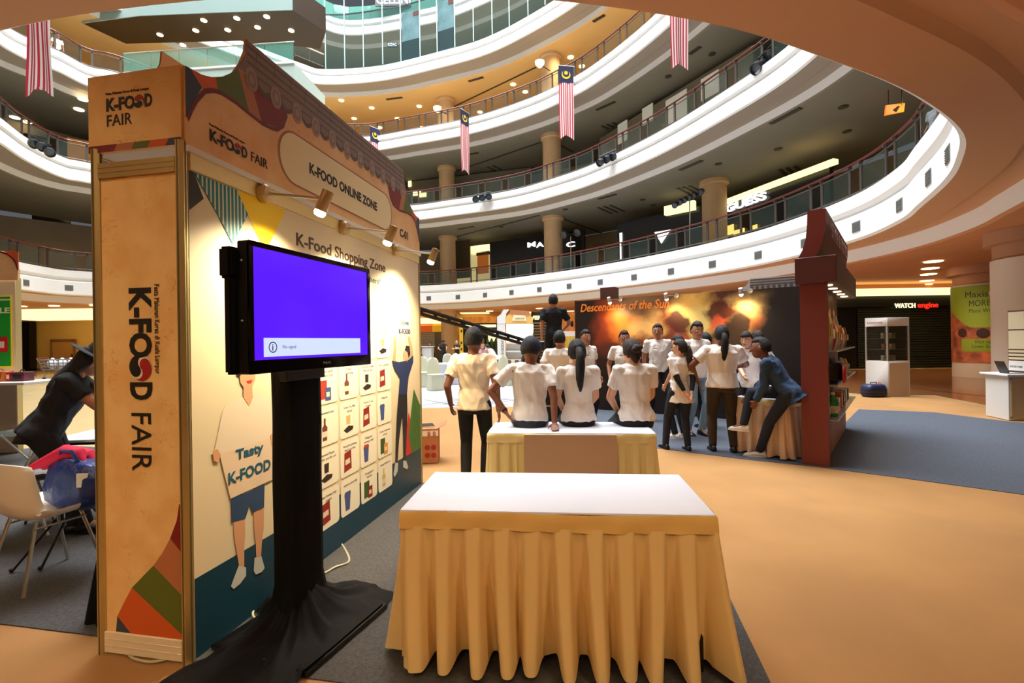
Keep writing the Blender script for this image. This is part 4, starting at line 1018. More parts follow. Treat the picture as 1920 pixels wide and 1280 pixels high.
person('man in blue denim shirt leaning on skirted table by the red booth', (pq.x, pq.y), .95, 1.74, 'brown', denimsh, navyj, whitesh, pel=(0, 0, .86), lean=.62, hands=(at_d(1417, 752, 6.1), at_d(1406, 742, 6.35)), poles=((-.5, -.8, .3), (.6, -.8, .3)), feet=(at_z(1424, 858), Vector((3.0, 6.25, .34))), kpoles=((0, 1, .4), (0, 1, .9)), head=(.2, .5), longsleeve=True, hem=-.12, untuck=.015, vox=.009)
# --- far left, far away and on the galleries
person('woman in black with wide black hat bending over the booth table', (-3.80, 3.88), -1.05, 1.66, 'tan', blackt, jeansb, blacksh, female=True, hair='long', hat='wide', lean=.50, hands=(Vector((-3.25, 4.22, .83)), Vector((-3.15, 4.08, .83))), poles=((-.6, -.3, -1), (.6, -.3, -1)), feet=(at_z(140, 1000), at_z(165, 1002)), head=(.3, -.1), bulk=1.15)
person('distant man in black T-shirt and dark cap in front of the yellow sign column', (-4.35, 30.3), PI+.2, 1.74, 'tan', blackt, jeansb, blacksh, hat='cap', bulk=1.15, vox=.014, hands=(Vector((-4.1, 29.9, 1.1)), Vector((-4.5, 29.9, 1.1))), poles=((-.8, -.3, -.5), (.8, -.3, -.5)))
person('distant man in black with folded arms right of the capped man', (-3.45, 30.0), PI-.2, 1.68, 'light', blackt, jeansb, blacksh, vox=.014, hair='short', hairmat=mat('grey_hair', (120, 116, 112), .6), hands=(Vector((-3.6, 29.7, 1.15)), Vector((-3.3, 29.7, 1.15))), poles=((-.8, -.3, -.5), (.8, -.3, -.5)))
person('distant seated crew member in dark red at white table, left of the two standing men', (-5.6, 29.0), -1.2, 1.68, 'brown', mat('wine_cloth', (84, 24, 24), .8), jeansb, blacksh, vox=.014)
person('distant crew member in black bending behind the white table', (-5.45, 32.0), PI, 1.62, 'tan', blackt, jeansb, blacksh, vox=.014, lean=.3)
person('distant woman with dark red hair behind the head of the man in cream T-shirt', (-.95, 15.2), PI+.4, 1.58, 'light', mat('pink_grey_cloth', (190, 150, 150), .8), jeansb, blacksh, vox=.013, female=True, hair='long', hairmat=mat('dark_red_hair', (70, 20, 16), .5))
person('distant person in white shirt bending forward beside the white kiosk', (-.60, 18.5), 1.2, 1.62, 'light', tee, jeansb, whitesh, vox=.013, lean=.7, female=True)
gp = at_z(1660, 330, 5.77)
person('security guard in peaked cap and grey shirt behind the railing of the lowest gallery', (10.6, 11.9), PI*.55, 1.70, 'brown', mat('grey_uniform', (150, 156, 164), .7), jeansb, blacksh, hat='cap', base=5.76, vox=.013)
person('man in white shirt leaning on the railing high on the left gallery', (-24.3, 25.9), -2.2, 1.72, 'tan', tee, jeansb, blacksh, base=16.78, vox=.016, lean=.1)
# ================================================================== RIGHT SIDE: POSTER WALL AND DARK RED BOOTH
R0 = Vector((3.53, 5.80, 0)); E1 = Vector((.63, .78, 0)).normalized(); E2 = Vector((E1.y, -E1.x, 0))    # along the wall, and towards the aisle
def rp(s, n=0, z=0): return R0+E1*s+E2*n+Z*z
PB = Vector((1.45, 11.0, 0)); PE = rp(3.06, 0); PD = (PE-PB).normalized(); PN = Vector((PD.y, -PD.x, 0)); 
if PN.y > 0: PN = -PN
PL = (PE-PB).length
def pp(s, n=0, z=0): return PB+PD*s+PN*n+Z*z
# painted glow picture of the poster wall: procedural colour fields on the panel
pm_ = bpy.data.materials.new('sunset_poster_print'); pm_.use_nodes = True; nt = pm_.node_tree; bs = nt.nodes['Principled BSDF']; bs.inputs['Roughness'].default_value = .45
tcn = nt.nodes.new('ShaderNodeTexCoord'); nz = nt.nodes.new('ShaderNodeTexNoise'); nz.inputs['Scale'].default_value = 1.7; nz.inputs['Detail'].default_value = 6
nt.links.new(tcn.outputs['Object'], nz.inputs['Vector'])
warp = nt.nodes.new('ShaderNodeMixRGB'); warp.blend_type = 'LINEAR_LIGHT'; warp.inputs[0].default_value = .38
nt.links.new(tcn.outputs['Object'], warp.inputs[1]); nt.links.new(nz.outputs['Color'], warp.inputs[2])
cur_ = None
def blob(center, rx, rz, rgb, sharp, amount=1.):
    """a soft colour field of the picture"""
    global cur_
    mp = nt.nodes.new('ShaderNodeMapping'); mp.vector_type = 'TEXTURE'; mp.inputs['Location'].default_value = (center[0], 0, center[1]); mp.inputs['Scale'].default_value = (rx, 50, rz)
    nt.links.new(warp.outputs[0], mp.inputs[0])
    g = nt.nodes.new('ShaderNodeTexGradient'); g.gradient_type = 'SPHERICAL'; nt.links.new(mp.outputs[0], g.inputs[0])
    r = nt.nodes.new('ShaderNodeMapRange'); r.inputs['From Min'].default_value = 0; r.inputs['From Max'].default_value = sharp; r.inputs['To Max'].default_value = amount; nt.links.new(g.outputs['Fac'], r.inputs['Value'])
    mx = nt.nodes.new('ShaderNodeMixRGB'); nt.links.new(r.outputs[0], mx.inputs[0]); mx.inputs[2].default_value = lin(rgb)+(1,)
    if cur_ is None: mx.inputs[1].default_value = lin((48, 22, 14))+(1,)
    else: nt.links.new(cur_.outputs[0], mx.inputs[1])
    cur_ = mx
def pxs(x, y): return on_plane(PB, PD, x, y)
poster = thing('poster_wall', 'large dark film poster wall with glowing orange sunset picture and title lettering', 'backdrop', pp(PL/2, 0), math.atan2(PD.y, PD.x))
half = PL/2
for (x, y, w, h, rgb, sh, am) in ((1290, 600, 1.9, 1.0, (120, 56, 26), .8, 1), (1160, 600, .95, .8, (176, 66, 26), .8, 1), (1195, 570, .75, .42, (150, 120, 86), .7, .8), (1180, 610, .62, .40, (240, 140, 50), .6, 1), (1210, 612, .5, .34, (244, 196, 120), .6, .9),
    (1300, 580, .6, .5, (250, 196, 96), .6, 1), (1320, 600, .42, .42, (255, 226, 140), .5, .9), (1405, 580, .62, .46, (255, 206, 120), .6, 1), (1420, 610, .5, .4, (220, 110, 50), .6, .8),
    (1205, 650, .8, .34, (112, 50, 24), .5, .9), (1150, 655, .34, .26, (90, 44, 26), .5, .9), (1272, 605, .30, .24, (70, 22, 14), .3, .95), (1275, 640, .24, .22, (220, 84, 52), .4, .95), (1348, 585, .33, .34, (92, 20, 12), .3, .95), (1345, 612, .2, .18, (232, 96, 60), .4, .9),
    (1395, 655, .55, .5, (206, 160, 104), .45, .85), (1385, 625, .24, .4, (30, 20, 16), .35, .9), (1470, 640, .6, 1.6, (26, 18, 18), .5, 1), (1290, 740, 3.4, .95, (22, 12, 10), .45, 1), (1095, 640, .42, 1.5, (34, 16, 12), .5, 1)):
    s, z = pxs(x, y); blob((s-half, z), w, h, rgb, sh, am)
nt.links.new(cur_.outputs[0], bs.inputs['Base Color'])
bsd = MB(); bsd.obox(Vector((-half, 0, .01)), (PL, 0, 0), (0, .05, 0), (0, 0, 2.44)); bsd.build('printed_panel', pm_, poster, world=False)
b = MB()
for s in (-half, half-.03): b.obox(Vector((s, -.004, .01)), (.03, 0, 0), (0, .06, 0), (0, 0, 2.45))
fr = MB(); fr.obox(Vector((-half, -.004, .01)), (.03, 0, 0), (0, .06, 0), (0, 0, 2.45)); fr.build('frame_edge', mat('dark_maroon_edge', (58, 24, 18), .5), poster, world=False)
s, z = pxs(1088, 583); 
text('Descendants of the Sun', .25, pp(s, .012, z-.02), PD, Z, mat('orange_title', (240, 132, 40), .5, emit=.25), poster, width=pxs(1254, 578)[0]-s, shear=.25, bold=.004)
s, z = pxs(1113, 563); s1, _ = pxs(1140, 563)
b = MB(); b.obox(pp(s, -.35, 2.2), PD*(s1-s), PN*-.25, Z*.55); tag(b.build('post_block', mat('maroon_block', (92, 50, 36), .6)), 'dark brown post top rising behind the left end of the poster wall', 'post')
# arm lamps along the poster wall
def arm_lamp(o, tip, ax, label, par, energy=30, r=.035):
    sp = MB(); sp.lathe([(.05, 0), (.05, .025), (.0, .04)], 14, o, (tip-o).normalized()); q = sp.build('spotlight', alu, par, smooth=True)
    sp = MB(); sp.tube([o, tip], .009, 6); sp.build('arm', alu, q)
    sp = MB(); sp.lathe([(.012, -.055), (r, -.05), (r+.002, .06), (r-.004, .06)], 14, tip, ax); sp.build('lamp_head', mat('lamp_white_metal', (214, 206, 196), .35, .3), q, smooth=True)
    sp = MB(); sp.lathe([(r-.005, .055), (r, .085), (r*.7, .10), (0, .105)], 14, tip, ax); sp.build('bulb', mat('spot_bulb_glow', (255, 236, 190), emit=30), q, smooth=True)
    if energy: light('poster_spot', 'SPOT', tip+ax*.13, energy, (1, .80, .5), .04, tip+ax, spot=2.2, blend=1)
for x, e in ((1157, 34), (1261, 34), (1397, 40)):
    s, _ = pxs(x, 565); tip = pp(s, .42, 2.40); arm_lamp(pp(s+.1, .02, 2.42), tip, (Vector((0, 0, -1))-PN*.55).normalized(), '', poster, e)
# grey tiled header board of the booth behind the poster wall
hb = thing('roof_tile_header', 'grey printed roof tile header rising behind the poster wall, right part', 'header', pp(3.9, -.5, 2.40))
s0, _ = pxs(1393, 535)
b = MB(); b.prism([pp(s0-.12, -.45, 2.40), pp(s0+.9, -.45, 2.40), pp(s0+.9, -.45, 2.70), pp(s0+.05, -.45, 2.70), pp(s0+.02, -.45, 2.62), pp(s0-.03, -.45, 2.56), pp(s0-.12, -.45, 2.54)], PN*-.03)
b.build('board', mat('header_grey_print', (196, 196, 200), .6), hb)
for k in range(3):
    b = MB(); b.obox(pp(s0+.05, -.449, 2.66-k*.05), PD*.85, PN*.006, Z*.022); b.build('ridge', mat('tile_grey', (96, 90, 92), .6), hb)
for k in range(9):
    b = MB(); c = pp(s0+.08+k*.095, -.444, 2.52); b.lathe([(.034, 0), (.034, .008), (0, .009)], 12, c, PN); b.build('tile_end', mat('tile_grey', (96, 90, 92), .6), hb)

mar_w = mat('dark_red_laminate', (118, 44, 34), .5); mar_d = mat('maroon_laminate', (84, 34, 26), .5); woodw = mat('brown_wood_panel', (122, 74, 40), .55, noise=(3, .15), stretch=(1, 1, 6))
rb_ = thing('red_booth', 'dark red booth with flared roof, lit product shelves and end pillar', 'booth', rp(0, 0))
b = MB(); b.obox(rp(0, -.04, .012), E1*.10, E2*.28, Z*2.2); b.build('end_pillar', mar_w, rb_)
b = MB(); b.obox(rp(.10, .02, .012), E1*2.95, E2*.06, Z*2.2); b.build('back_wall', woodw, rb_)
b = MB(); b.obox(rp(.10, -.02, .012), E1*2.95, E2*.038, Z*2.2); b.build('rear_wall', mar_d, rb_)
for k in range(4):
    b = MB(); b.obox(rp(.12+k*.74, .08, .012), E1*.70, E2*.10, Z*.52); b.build('base_cabinet', mat('tan_wood_panel', (176, 116, 66), .55), rb_, bevel=.004)
b = MB(); b.obox(rp(-.06, -.08, 2.19), E1*3.2, E2*.42, Z*.31); b.build('header_box', mar_d, rb_, bevel=.004)
prof = [(.01-.06, 2.50), (.0, 2.60), (.035, 2.74), (.05, 2.90), (.055, 3.06), (.24, 3.06), (.235, 2.90), (.215, 2.74), (.18, 2.60), (.13, 2.50)]
b = MB(); b.prism([rp(-.02, n, z) for n, z in prof], E1*3.1); b.build('flared_roof', mar_w, rb_)
text('STYLE & TASTES', .26, rp(.35, .262, 2.78), E1, Z, mat('pale_pink_lettering', (206, 176, 166), .6), rb_, width=2.2)
for k in range(5):
    c = rp(.32+k*.55, .22, 2.188); b = MB(); b.lathe([(.05, 0), (.05, -.008), (.038, -.012), (0, -.012)], 16, c); b.build('downlight', lampw, rb_)
    light('shelf_spot', 'SPOT', c-Z*.03, 16, (1, .72, .34), .03, rp(.32+k*.55, .12, 1.0), spot=1.3, blend=.7)
shg = mat('shelf_glass', (190, 196, 190), .08, alpha=.55)
shelves = []
for z in (1.38, .97, .56):
    b = MB(); b.obox(rp(.10, .08, z-.012), E1*2.9, E2*.24, Z*.012); b.build('glass_shelf', shg, rb_)
    b = MB(); b.obox(rp(.10, .318, z-.014), E1*2.9, E2*.006, Z*.016); b.build('shelf_edge', alu, rb_)
# products on the shelves (each its own thing)
PM = {k: mat('product_%s' % k, v, .4, noise=(14, .35)) for k, v in dict(yellow=(226, 190, 90), silver=(190, 178, 160), red=(184, 30, 26), green=(26, 128, 60), black=(26, 20, 20), cream=(226, 206, 166), orange=(206, 104, 40), brown=(110, 62, 34), white=(226, 220, 210)).items()}
def bag(s, z, w, h, m, label, grp='snack packs on the dark red booth shelves'):
    c = rp(s, .20, z); t = thing('snack_bag', label, 'snack', c, math.atan2(E1.y, E1.x), grp)
    b = MB(); rs = []
    for k in range(9):
        q = k/8; d = .045*math.sin(PI*min(max(q, .04), .96))**.5; ww = w/2*(1+.04*math.cos(q*PI*2))
        rs.append([Vector((x*ww, y*d, q*h)) for x, y in ((-1, -.15), (-.6, -1), (0, -1.1), (.6, -1), (1, -.15), (1, .15), (.6, 1), (-.6, 1), (-1, .15))])
    b.rings(rs); b.build('pouch', PM[m], t, smooth=True, world=False)
    b = MB(); b.obox(Vector((-w*.3, -.062, h*.35)), (w*.6, 0, 0), (0, .01, 0), (0, 0, h*.28)); b.build('label_panel', PM['cream' if m != 'cream' else 'orange'], t, world=False)
def bottle(s, n, z, h, r, m, label, capm='white', grp='bottles on the lowest booth shelf'):
    t = thing('bottle', label, 'bottle', rp(s, n, z), 0, grp)
    b = MB(); b.lathe([(r*.8, 0), (r, h*.04), (r, h*.55), (r*.85, h*.68), (r*.4, h*.84), (r*.36, h*.92)], 16, (0, 0, 0)); b.build('body', PM[m], t, smooth=True, world=False)
    b = MB(); b.lathe([(r*.42, h*.9), (r*.42, h), (0, h)], 12, (0, 0, 0)); b.build('cap', PM[capm], t, smooth=True, world=False)
    b = MB(); b.lathe([(r*1.02, h*.15), (r*1.02, h*.45)], 16, (0, 0, 0)); b.build('label_band', PM['cream'], t, smooth=True, world=False)
lv = ['first', 'second', 'third', 'fourth', 'fifth', 'sixth', 'seventh', 'eighth']
ms = ['yellow', 'silver', 'red', 'cream', 'silver', 'orange', 'cream', 'brown']
for k in range(8): bag(.24+k*.33, 1.381, .20, (.52, .42, .36, .46, .34, .34, .3, .32)[k], ms[k], '%s coloured snack pouch, %s from the pillar on the top glass shelf' % (ms[k], lv[k]), None)
bk = thing('gift_basket', 'round red and black gift package on the middle shelf beside the pillar', 'package', rp(.38, .2, .971))
b = MB(); b.lathe([(.10, 0), (.15, .05), (.16, .16), (.14, .26), (.08, .31), (0, .32)], 20, rp(.38, .20, .971)); b.build('wrapped_body', PM['black'], bk, smooth=True)
b = MB(); b.lathe([(.11, 0), (.11, .02), (.09, .035), (0, .036)], 20, rp(.36, .355, 1.09), E2); b.build('round_label', PM['red'], bk, smooth=True)
ms = ['brown', 'cream', 'orange', 'silver', 'red', 'yellow']
bottle(.78, .2, .971, .30, .055, 'black', 'dark bottle with cream label on the middle shelf', 'black', None)
for k in range(6): bag(1.08+k*.32, .971, .18, (.2, .24, .18, .26, .2, .22)[k], ms[k], '%s coloured snack pouch, %s past the dark bottle on the middle shelf' % (ms[k], lv[k]), None)
bottle(.26, .17, .561, .30, .062, 'green', 'green bottle with cream label nearest the pillar on the lowest shelf', grp=None); bottle(.42, .24, .561, .30, .062, 'green', 'green bottle with cream label, second from pillar on the lowest shelf', grp=None)
ms = ['red', 'cream', 'orange', 'brown', 'white', 'green']
for k in range(6):
    t = thing('carton', '%s coloured carton, %s past the green bottles on the lowest shelf' % (ms[k], lv[k]), 'carton', rp(.66+k*.35, .2, .561), math.atan2(E1.y, E1.x))
    h = (.2, .17, .22, .15, .2, .18)[k]
    b = MB(); b.box((0, 0, h/2), (.16, .13, h)); b.build('box', PM[ms[k]], t, world=False, bevel=.004)
    b = MB(); b.box((0, -.0665, h*.5), (.10, .003, h*.4)); b.build('label_panel', PM['cream' if ms[k] != 'cream' else 'orange'], t, world=False)
# skirted table inside, with laptop
tA = at_z(1396, 846); 
skirted_table((3.04, 6.56), (3.44, 6.02), 1.2, .757, 'skirted table beside the red booth pillar where the denim shirt man leans', mskirt=mat('pinkish_ivory_skirt', (226, 196, 168), .8, bump=(180, .12, .002)), mband=linenw, amp=.6, waves=5, seed=12, hem=.03)
lt = thing('box_on_table', 'pale pink box on the skirted table beside the red booth', 'box', (3.78, 6.75, .76), -.4)
b = MB(); b.box((0, 0, .05), (.28, .2, .10)); b.build('carton_body', mat('pale_pink_card', (220, 176, 160), .6), lt, world=False, bevel=.006)
b = MB(); b.box((0, 0, .103), (.285, .205, .008)); b.build('lid', mat('pale_card_lid', (232, 200, 186), .6), lt, world=False)

# showcase cabinet
SC = Vector((9.54, 12.19, 0)); f1 = Vector((1, .12, 0)).normalized(); f2 = Vector((-.12, 1, 0)).normalized()*1
sd = (Vector((9.28, 12.62, 0))-SC).normalized()
show = thing('display_cabinet', 'tall white display cabinet with glass upper half near the shuttered shop', 'cabinet', SC, 0)
whp = mat('white_cabinet_panel', (216, 212, 206), .45); tanp = mat('pale_tan_panel', (196, 172, 140), .5)
W1, W2, H1 = .62, .50, 2.02
def sp_(a, c, z): return SC+f1*a+sd*c+Z*z
b = MB(); b.obox(sp_(0, 0, .012), f1*W1, sd*W2, Z*.90); b.build('base', whp, show, bevel=.004)
b = MB(); b.obox(sp_(.03, -.004, .06), f1*(W1-.06), sd*.006, Z*.80); b.build('front_panel', tanp, show)
b = MB(); b.obox(sp_(0, 0, 1.80), f1*W1, sd*W2, Z*.22); b.build('top_box', whp, show, bevel=.004)
for a, c in ((0, 0), (W1-.03, 0), (0, W2-.03), (W1-.03, W2-.03)):
    b = MB(); b.obox(sp_(a, c, .91), f1*.03, sd*.03, Z*.90); b.build('corner_post', alu, show)
dg_ = mat('dark_case_glass', (50, 44, 36), .06, alpha=.35)
for o, u, v in ((sp_(.03, .012, .91), f1*(W1-.06), sd*.005), (sp_(.012, .03, .91), f1*.005, sd*(W2-.06))):
    b = MB(); b.obox(o, u, v, Z*.89); b.build('glass_pane', dg_, show)
for z in (1.2, 1.48):
    b = MB(); b.obox(sp_(.03, .03, z), f1*(W1-.06), sd*(W2-.06), Z*.008); b.build('glass_shelf', shg, show)
text('K-FOOD FAIR', .07, sp_(-.003, W2*.9, 1.87), -sd, Z, inkred, show, width=.34)
sw = MB(); sw.lathe([(.16, 0), (.16, .003), (0, .003)], 20, sp_(-.001, .22, .22), -f1); sw.build('emblem', mat('swirl_pink', (196, 120, 110), .5), show)
for k, (a, c, z, m) in enumerate(((.15, .2, .912, 'cream'), (.32, .2, .912, 'yellow'), (.46, .25, .912, 'cream'), (.2, .22, 1.209, 'orange'), (.42, .22, 1.209, 'yellow'), (.18, .22, 1.489, 'cream'), (.42, .22, 1.489, 'yellow'))):
    t = thing('package', '%s package, %s, inside the glass display cabinet' % (m, lv[k]), 'package', sp_(a, c, z), 0)
    b = MB(); b.box((0, 0, .07), (.10, .09, .14)); b.build('box', PM[m], t, world=False, bevel=.004)
    b = MB(); b.box((0, -.046, .07), (.07, .003, .05)); b.build('label_panel', PM['white'], t, world=False)
# dark blue bag
sbp = at_z(1638, 744)
t = thing('travel_bag', 'dark blue rounded travel bag on the floor in front of the display cabinet', 'bag', (sbp.x, sbp.y, .012), .1)
b = VB(); rs = []
for z, w in ((0, .80), (.03, .94), (.13, 1.0), (.24, .96), (.30, .84), (.32, .6)):
    rs.append([Vector((math.copysign(abs(math.cos(q))**.5, math.cos(q))*.27*w, math.copysign(abs(math.sin(q))**.5, math.sin(q))*.19*w, z)) for q in [2*PI*j/24 for j in range(24)]])
b.rings(rs); b.build('body', mat('dark_blue_nylon', (22, 30, 66), .5), t, smooth=True, world=False, angle=60)
for z in (.07, .17):
    b = MB(); b.rings([[Vector((math.copysign(abs(math.cos(q))**.5, math.cos(q))*.275, math.copysign(abs(math.sin(q))**.5, math.sin(q))*.195, z+dz)) for q in [2*PI*j/24 for j in range(24)]] for dz in (0, .02)], True, False); b.build('zip_band', black, t, world=False)
b = MB(); b.tube([(-.09, 0, .31), (-.08, 0, .36), (.08, 0, .36), (.09, 0, .31)], .012, 6); b.build('handle', black, t, world=False)

# ---- shuttered watch shop
wy = 23.0; sx0 = at_d(1606, 600, wy).x; sx1 = at_d(1800, 600, wy).x
sh = thing('shuttered_shop', 'closed dark roller shutter shop front with lit watch shop sign', 'shop', ((sx0+sx1)/2, wy, .012))
b = MB(); b.obox((sx0-1, wy+.05, .012), (sx1-sx0+3.5, 0, 0), (0, .2, 0), (0, 0, 3.45)); b.build('frame_wall', darkshop, sh)
shut = mat('shutter_dark_steel', (52, 56, 44), .4, .6); N_ = 26; hsl = 3.1/N_
sl = MB(); sl.prism([(0, 0, 0), (0, -.03, .02), (0, -.03, hsl-.03), (0, 0, hsl-.01)], (sx1-sx0-.1, 0, 0)); s_0 = None
for k in range(N_):
    if s_0 is None:
        s_0 = sl.build('slat', shut, sh, world=False); o = s_0
    else: o = share(s_0, sh)
    o.location = (sx0+.05-(sx0+sx1)/2, 0.02, .05+k*hsl)
b = MB(); b.obox((sx0-1, wy-.12, 2.95), (sx1-sx0+3.5, 0, 0), (0, .16, 0), (0, 0, .55)); b.build('fascia_board', mat('shop_sign_board', (22, 22, 18), .3), sh)
p0 = at_d(1678, 577, wy-.14); p1 = at_d(1718, 577, wy-.14); p2 = at_d(1759, 577, wy-.14)
text('WATCH', .30, (p0.x, wy-.14, p0.z), (1, 0, 0), Z, mat('sign_yellow_glow', (250, 240, 180), emit=1.4, emitrgb=(250, 240, 190)), sh, width=(p1.x-p0.x)*.96, bold=.002, ext=.02)
text('engine', .36, (p1.x+.06, wy-.14, p0.z), (1, 0, 0), Z, mat('sign_red_glow', (230, 40, 30), emit=1.2, emitrgb=(235, 40, 26)), sh, width=(p2.x-p1.x)*.93, bold=.002, ext=.02)
b = MB(); b.obox((sx0-1.2, wy-.7, 3.46), (sx1-sx0+4.5, 0, 0), (0, .9, 0), (0, 0, .30)); struct(b.build('trim_cove', cove))
b = MB(); b.obox((13.6, wy+.3, 0), (18, 0, 0), (0, .2, 0), (0, 0, 4.05)); struct(b.build('wall_right', mat('right_wall_tan', (150, 100, 60), .6)))
b = MB(); b.obox((sx1+.3, 8, 0), (0, 15, 0), (.2, 0, 0), (0, 0, 4.05)); struct(b.build('wall_side', mat('right_wall_tan', (150, 100, 60), .6)))
# green phone plan banner wrapped round the second column
CC = Vector((17.35, 17.5, 0)); CRr = .995
def arc_sheet(name, a0, a1, z0, z1, r, m, par, n=24, f=None):
    b = MB(); rs = []
    for z in (z0, z1):
        rs.append([CC+Vector((math.cos(a)*r, math.sin(a)*r, z)) for a in [a0+(a1-a0)*k/n for k in range(n+1)]])
    b.rings(rs, False, False)
    for p in range(1): pass
    return b.build(name, m, par, smooth=True)
ban = thing('column_banner', 'green and orange phone plan banner wrapped round the column by the watch shop', 'banner', (17.35, 17.5, .02))
facing = math.atan2(-17.5, -17.35)
photo = mat('banner_crowd_print', (214, 120, 76), .5, noise=(2.4, .5), rgb2=(120, 60, 50))
arc_sheet('print', facing-1.5, facing+1.6, .55, 3.30, CRr, photo, ban)
gm = mat('banner_green', (140, 160, 40), .5)
b = MB(); top = []; bot = []
for k in range(25):
    a = facing-1.45+k*(2.9/24); f = k/24; zb = 2.25-.35*math.sin(f*PI)+.25*math.cos(f*PI*2)
    top.append(CC+Vector((math.cos(a)*(CRr+.004), math.sin(a)*(CRr+.004), 3.30))); bot.append(CC+Vector((math.cos(a)*(CRr+.004), math.sin(a)*(CRr+.004), max(zb, 1.8))))
b.rings([bot, top], False, False); b.build('green_field', gm, ban, smooth=True)
arc_sheet('green_strip', facing-.75, facing+1.4, .95, 1.40, CRr+.004, gm, ban)
b = MB(); a = facing+.62; c = CC+Vector((math.cos(a)*CRr, math.sin(a)*CRr, 2.25)); b.lathe([(.22, .008), (.22, .012), (0, .013)], 18, c, (math.cos(a), math.sin(a), 0)); b.build('red_dot', mat('banner_red', (196, 34, 40), .5), ban)
def wrap_text(body, size, a0, z, m, r=CRr+.006, bold=0., width=None):
    me = text_polys(body, size, bold, 0, .0, 'LEFT'); xs = [v.co.x for v in me.vertices]; k = (width/(max(xs)-min(xs))) if width else 1
    inv = WORLD[ban.name].inverted()
    for v in me.vertices:
        a = a0+v.co.x*k/r; v.co = inv @ (CC+Vector((math.cos(a)*r, math.sin(a)*r, z+v.co.y)))
    me.materials.clear(); me.materials.append(m); me.name = 'lettering'; o = bpy.data.objects.new('lettering', me); COL.objects.link(o); o.parent = ban; WORLD[o.name] = WORLD[ban.name]
dgr = mat('banner_dark_green', (40, 58, 20), .5); lgr = mat('banner_pale', (236, 226, 170), .5)
wrap_text('Maxis', .30, facing-.62, 2.88, dgr, width=.62); wrap_text('ONE', .32, facing+.03, 2.88, lgr, width=.50, bold=.004); wrap_text('PLAN', .32, facing+.6, 2.88, dgr, width=.6)
wrap_text('MORE DATA', .30, facing-.50, 2.56, dgr, width=1.2); wrap_text('More Ways to Save', .2, facing-.50, 2.33, dgr, width=1.2)
wrap_text('Visit us at LG12', .17, facing-.35, 1.24, dgr, width=.95); wrap_text('Lower Ground Floor', .17, facing-.42, 1.08, dgr, width=1.05)
for k, (da, z, r_) in enumerate(((-.72, 1.62, .16), (-.12, 1.60, .18), (.35, 1.66, .13))):
    a = facing+da; b = MB(); c = CC+Vector((math.cos(a)*CRr, math.sin(a)*CRr, z)); b.ball(c, (r_, r_, r_*.8), 12, 8); 
    # flat round patches of the crowd print
    b = MB(); b.lathe([(r_, .004), (r_*.9, .008), (0, .009)], 16, c, (math.cos(a), math.sin(a), 0)); b.build('print_patch', mat('banner_dark_brown', (60, 26, 24), .5), ban)
# info counter at the right edge with laptop and cabinet display
CQ = Vector((8.83, 8.55, .012)); c1 = Vector((1, -.10, 0)).normalized(); c2 = Vector((.02, 1, 0)).normalized()*.75
cnt = thing('info_counter', 'white counter with framed tan panels beside the wide white column', 'counter', CQ, 0)
b = MB(); b.obox(CQ, c1*1.6, Vector((.14, .56, 0)), Z*.79); b.build('body', whp, cnt, bevel=.006)
b = MB(); b.obox(CQ-c1*.06-Vector((0, .05, 0))+Z*.79, c1*1.75, Vector((.16, .68, 0)), Z*.035); b.build('counter_top', white, cnt, bevel=.006)
for k in range(2):
    b = MB(); b.obox(CQ+c1*(.06+k*.8)-Vector((0, .006, 0))+Z*.06, c1*.70, Vector((0, .01, 0)), Z*.66); b.build('panel', tanp, cnt)
    for (u0, z0, uw, zh) in ((0, .04, .76, .03), (0, .72, .76, .03), (0, .04, .03, .71), (.73, .04, .03, .71)):
        b = MB(); b.obox(CQ+c1*(.03+k*.8+u0)-Vector((0, .014, 0))+Z*z0, c1*uw, Vector((0, .014, 0)), Z*zh); b.build('frame_strip', mat('counter_frame_tan', (206, 180, 130), .4), cnt)
lap = thing('laptop', 'open dark laptop on the left end of the info counter', 'laptop', CQ+c1*.16+Vector((.0, .18, .812)), -.2)
b = MB(); b.box((.1, 0, .008), (.30, .22, .016)); b.build('keyboard_base', dark, lap, world=False, bevel=.003)
b = MB(); b.obox((-.05, -.11, .015), (-.085, 0, .22), (0, .22, 0), (.008, 0, .003)); b.build('screen', dark, lap, world=False)
bx = thing('cabinet_rack', 'dark brown rack with pale product cards on the info counter', 'rack', CQ+c1*.38+Vector((.06, .30, .818)), -.1)
b = MB(); b.box((.36, .06, .58), (.62, .36, 1.16)); b.build('frame', mat('rack_brown', (84, 44, 28), .5), bx, world=False, bevel=.006)
z = 1.14
for k, h in enumerate((.34, .36, .06, .06, .06, .20)):
    b = MB(); b.box((.045, .06, z-h/2), (.010, .31, h-.018)); b.build('card', mat('rack_card_cream', (206, 190, 156), .5) if k != 5 else whp, bx, world=False); z -= h+.005
text('FOOD FAIR', .05, WORLD[bx.name] @ Vector((.038, .19, .10)), -(WORLD[bx.name].to_3x3() @ Vector((0, 1, 0))), Z, ink, bx, width=.24)
# ceiling downlights near the shop
for k, (x, y) in enumerate(((1750, 490), (1744, 503), (1741, 514), (1738, 526), (1736, 533))):
    p = at_z(x, y, 4.04); b = MB(); b.lathe([(.26, 0), (.26, -.015), (.22, -.02), (0, -.02)], 20, p); struct(b.build('ceiling_downlight', lampw))
p = at_z(1621, 523, 3.9) if False else rp(3.3, .35, 2.42)
light('shop_wash', 'SPOT', (18.5, 21.0, 3.9), 160, WARM2, .3, (18.5, 21, 0), spot=2.4)
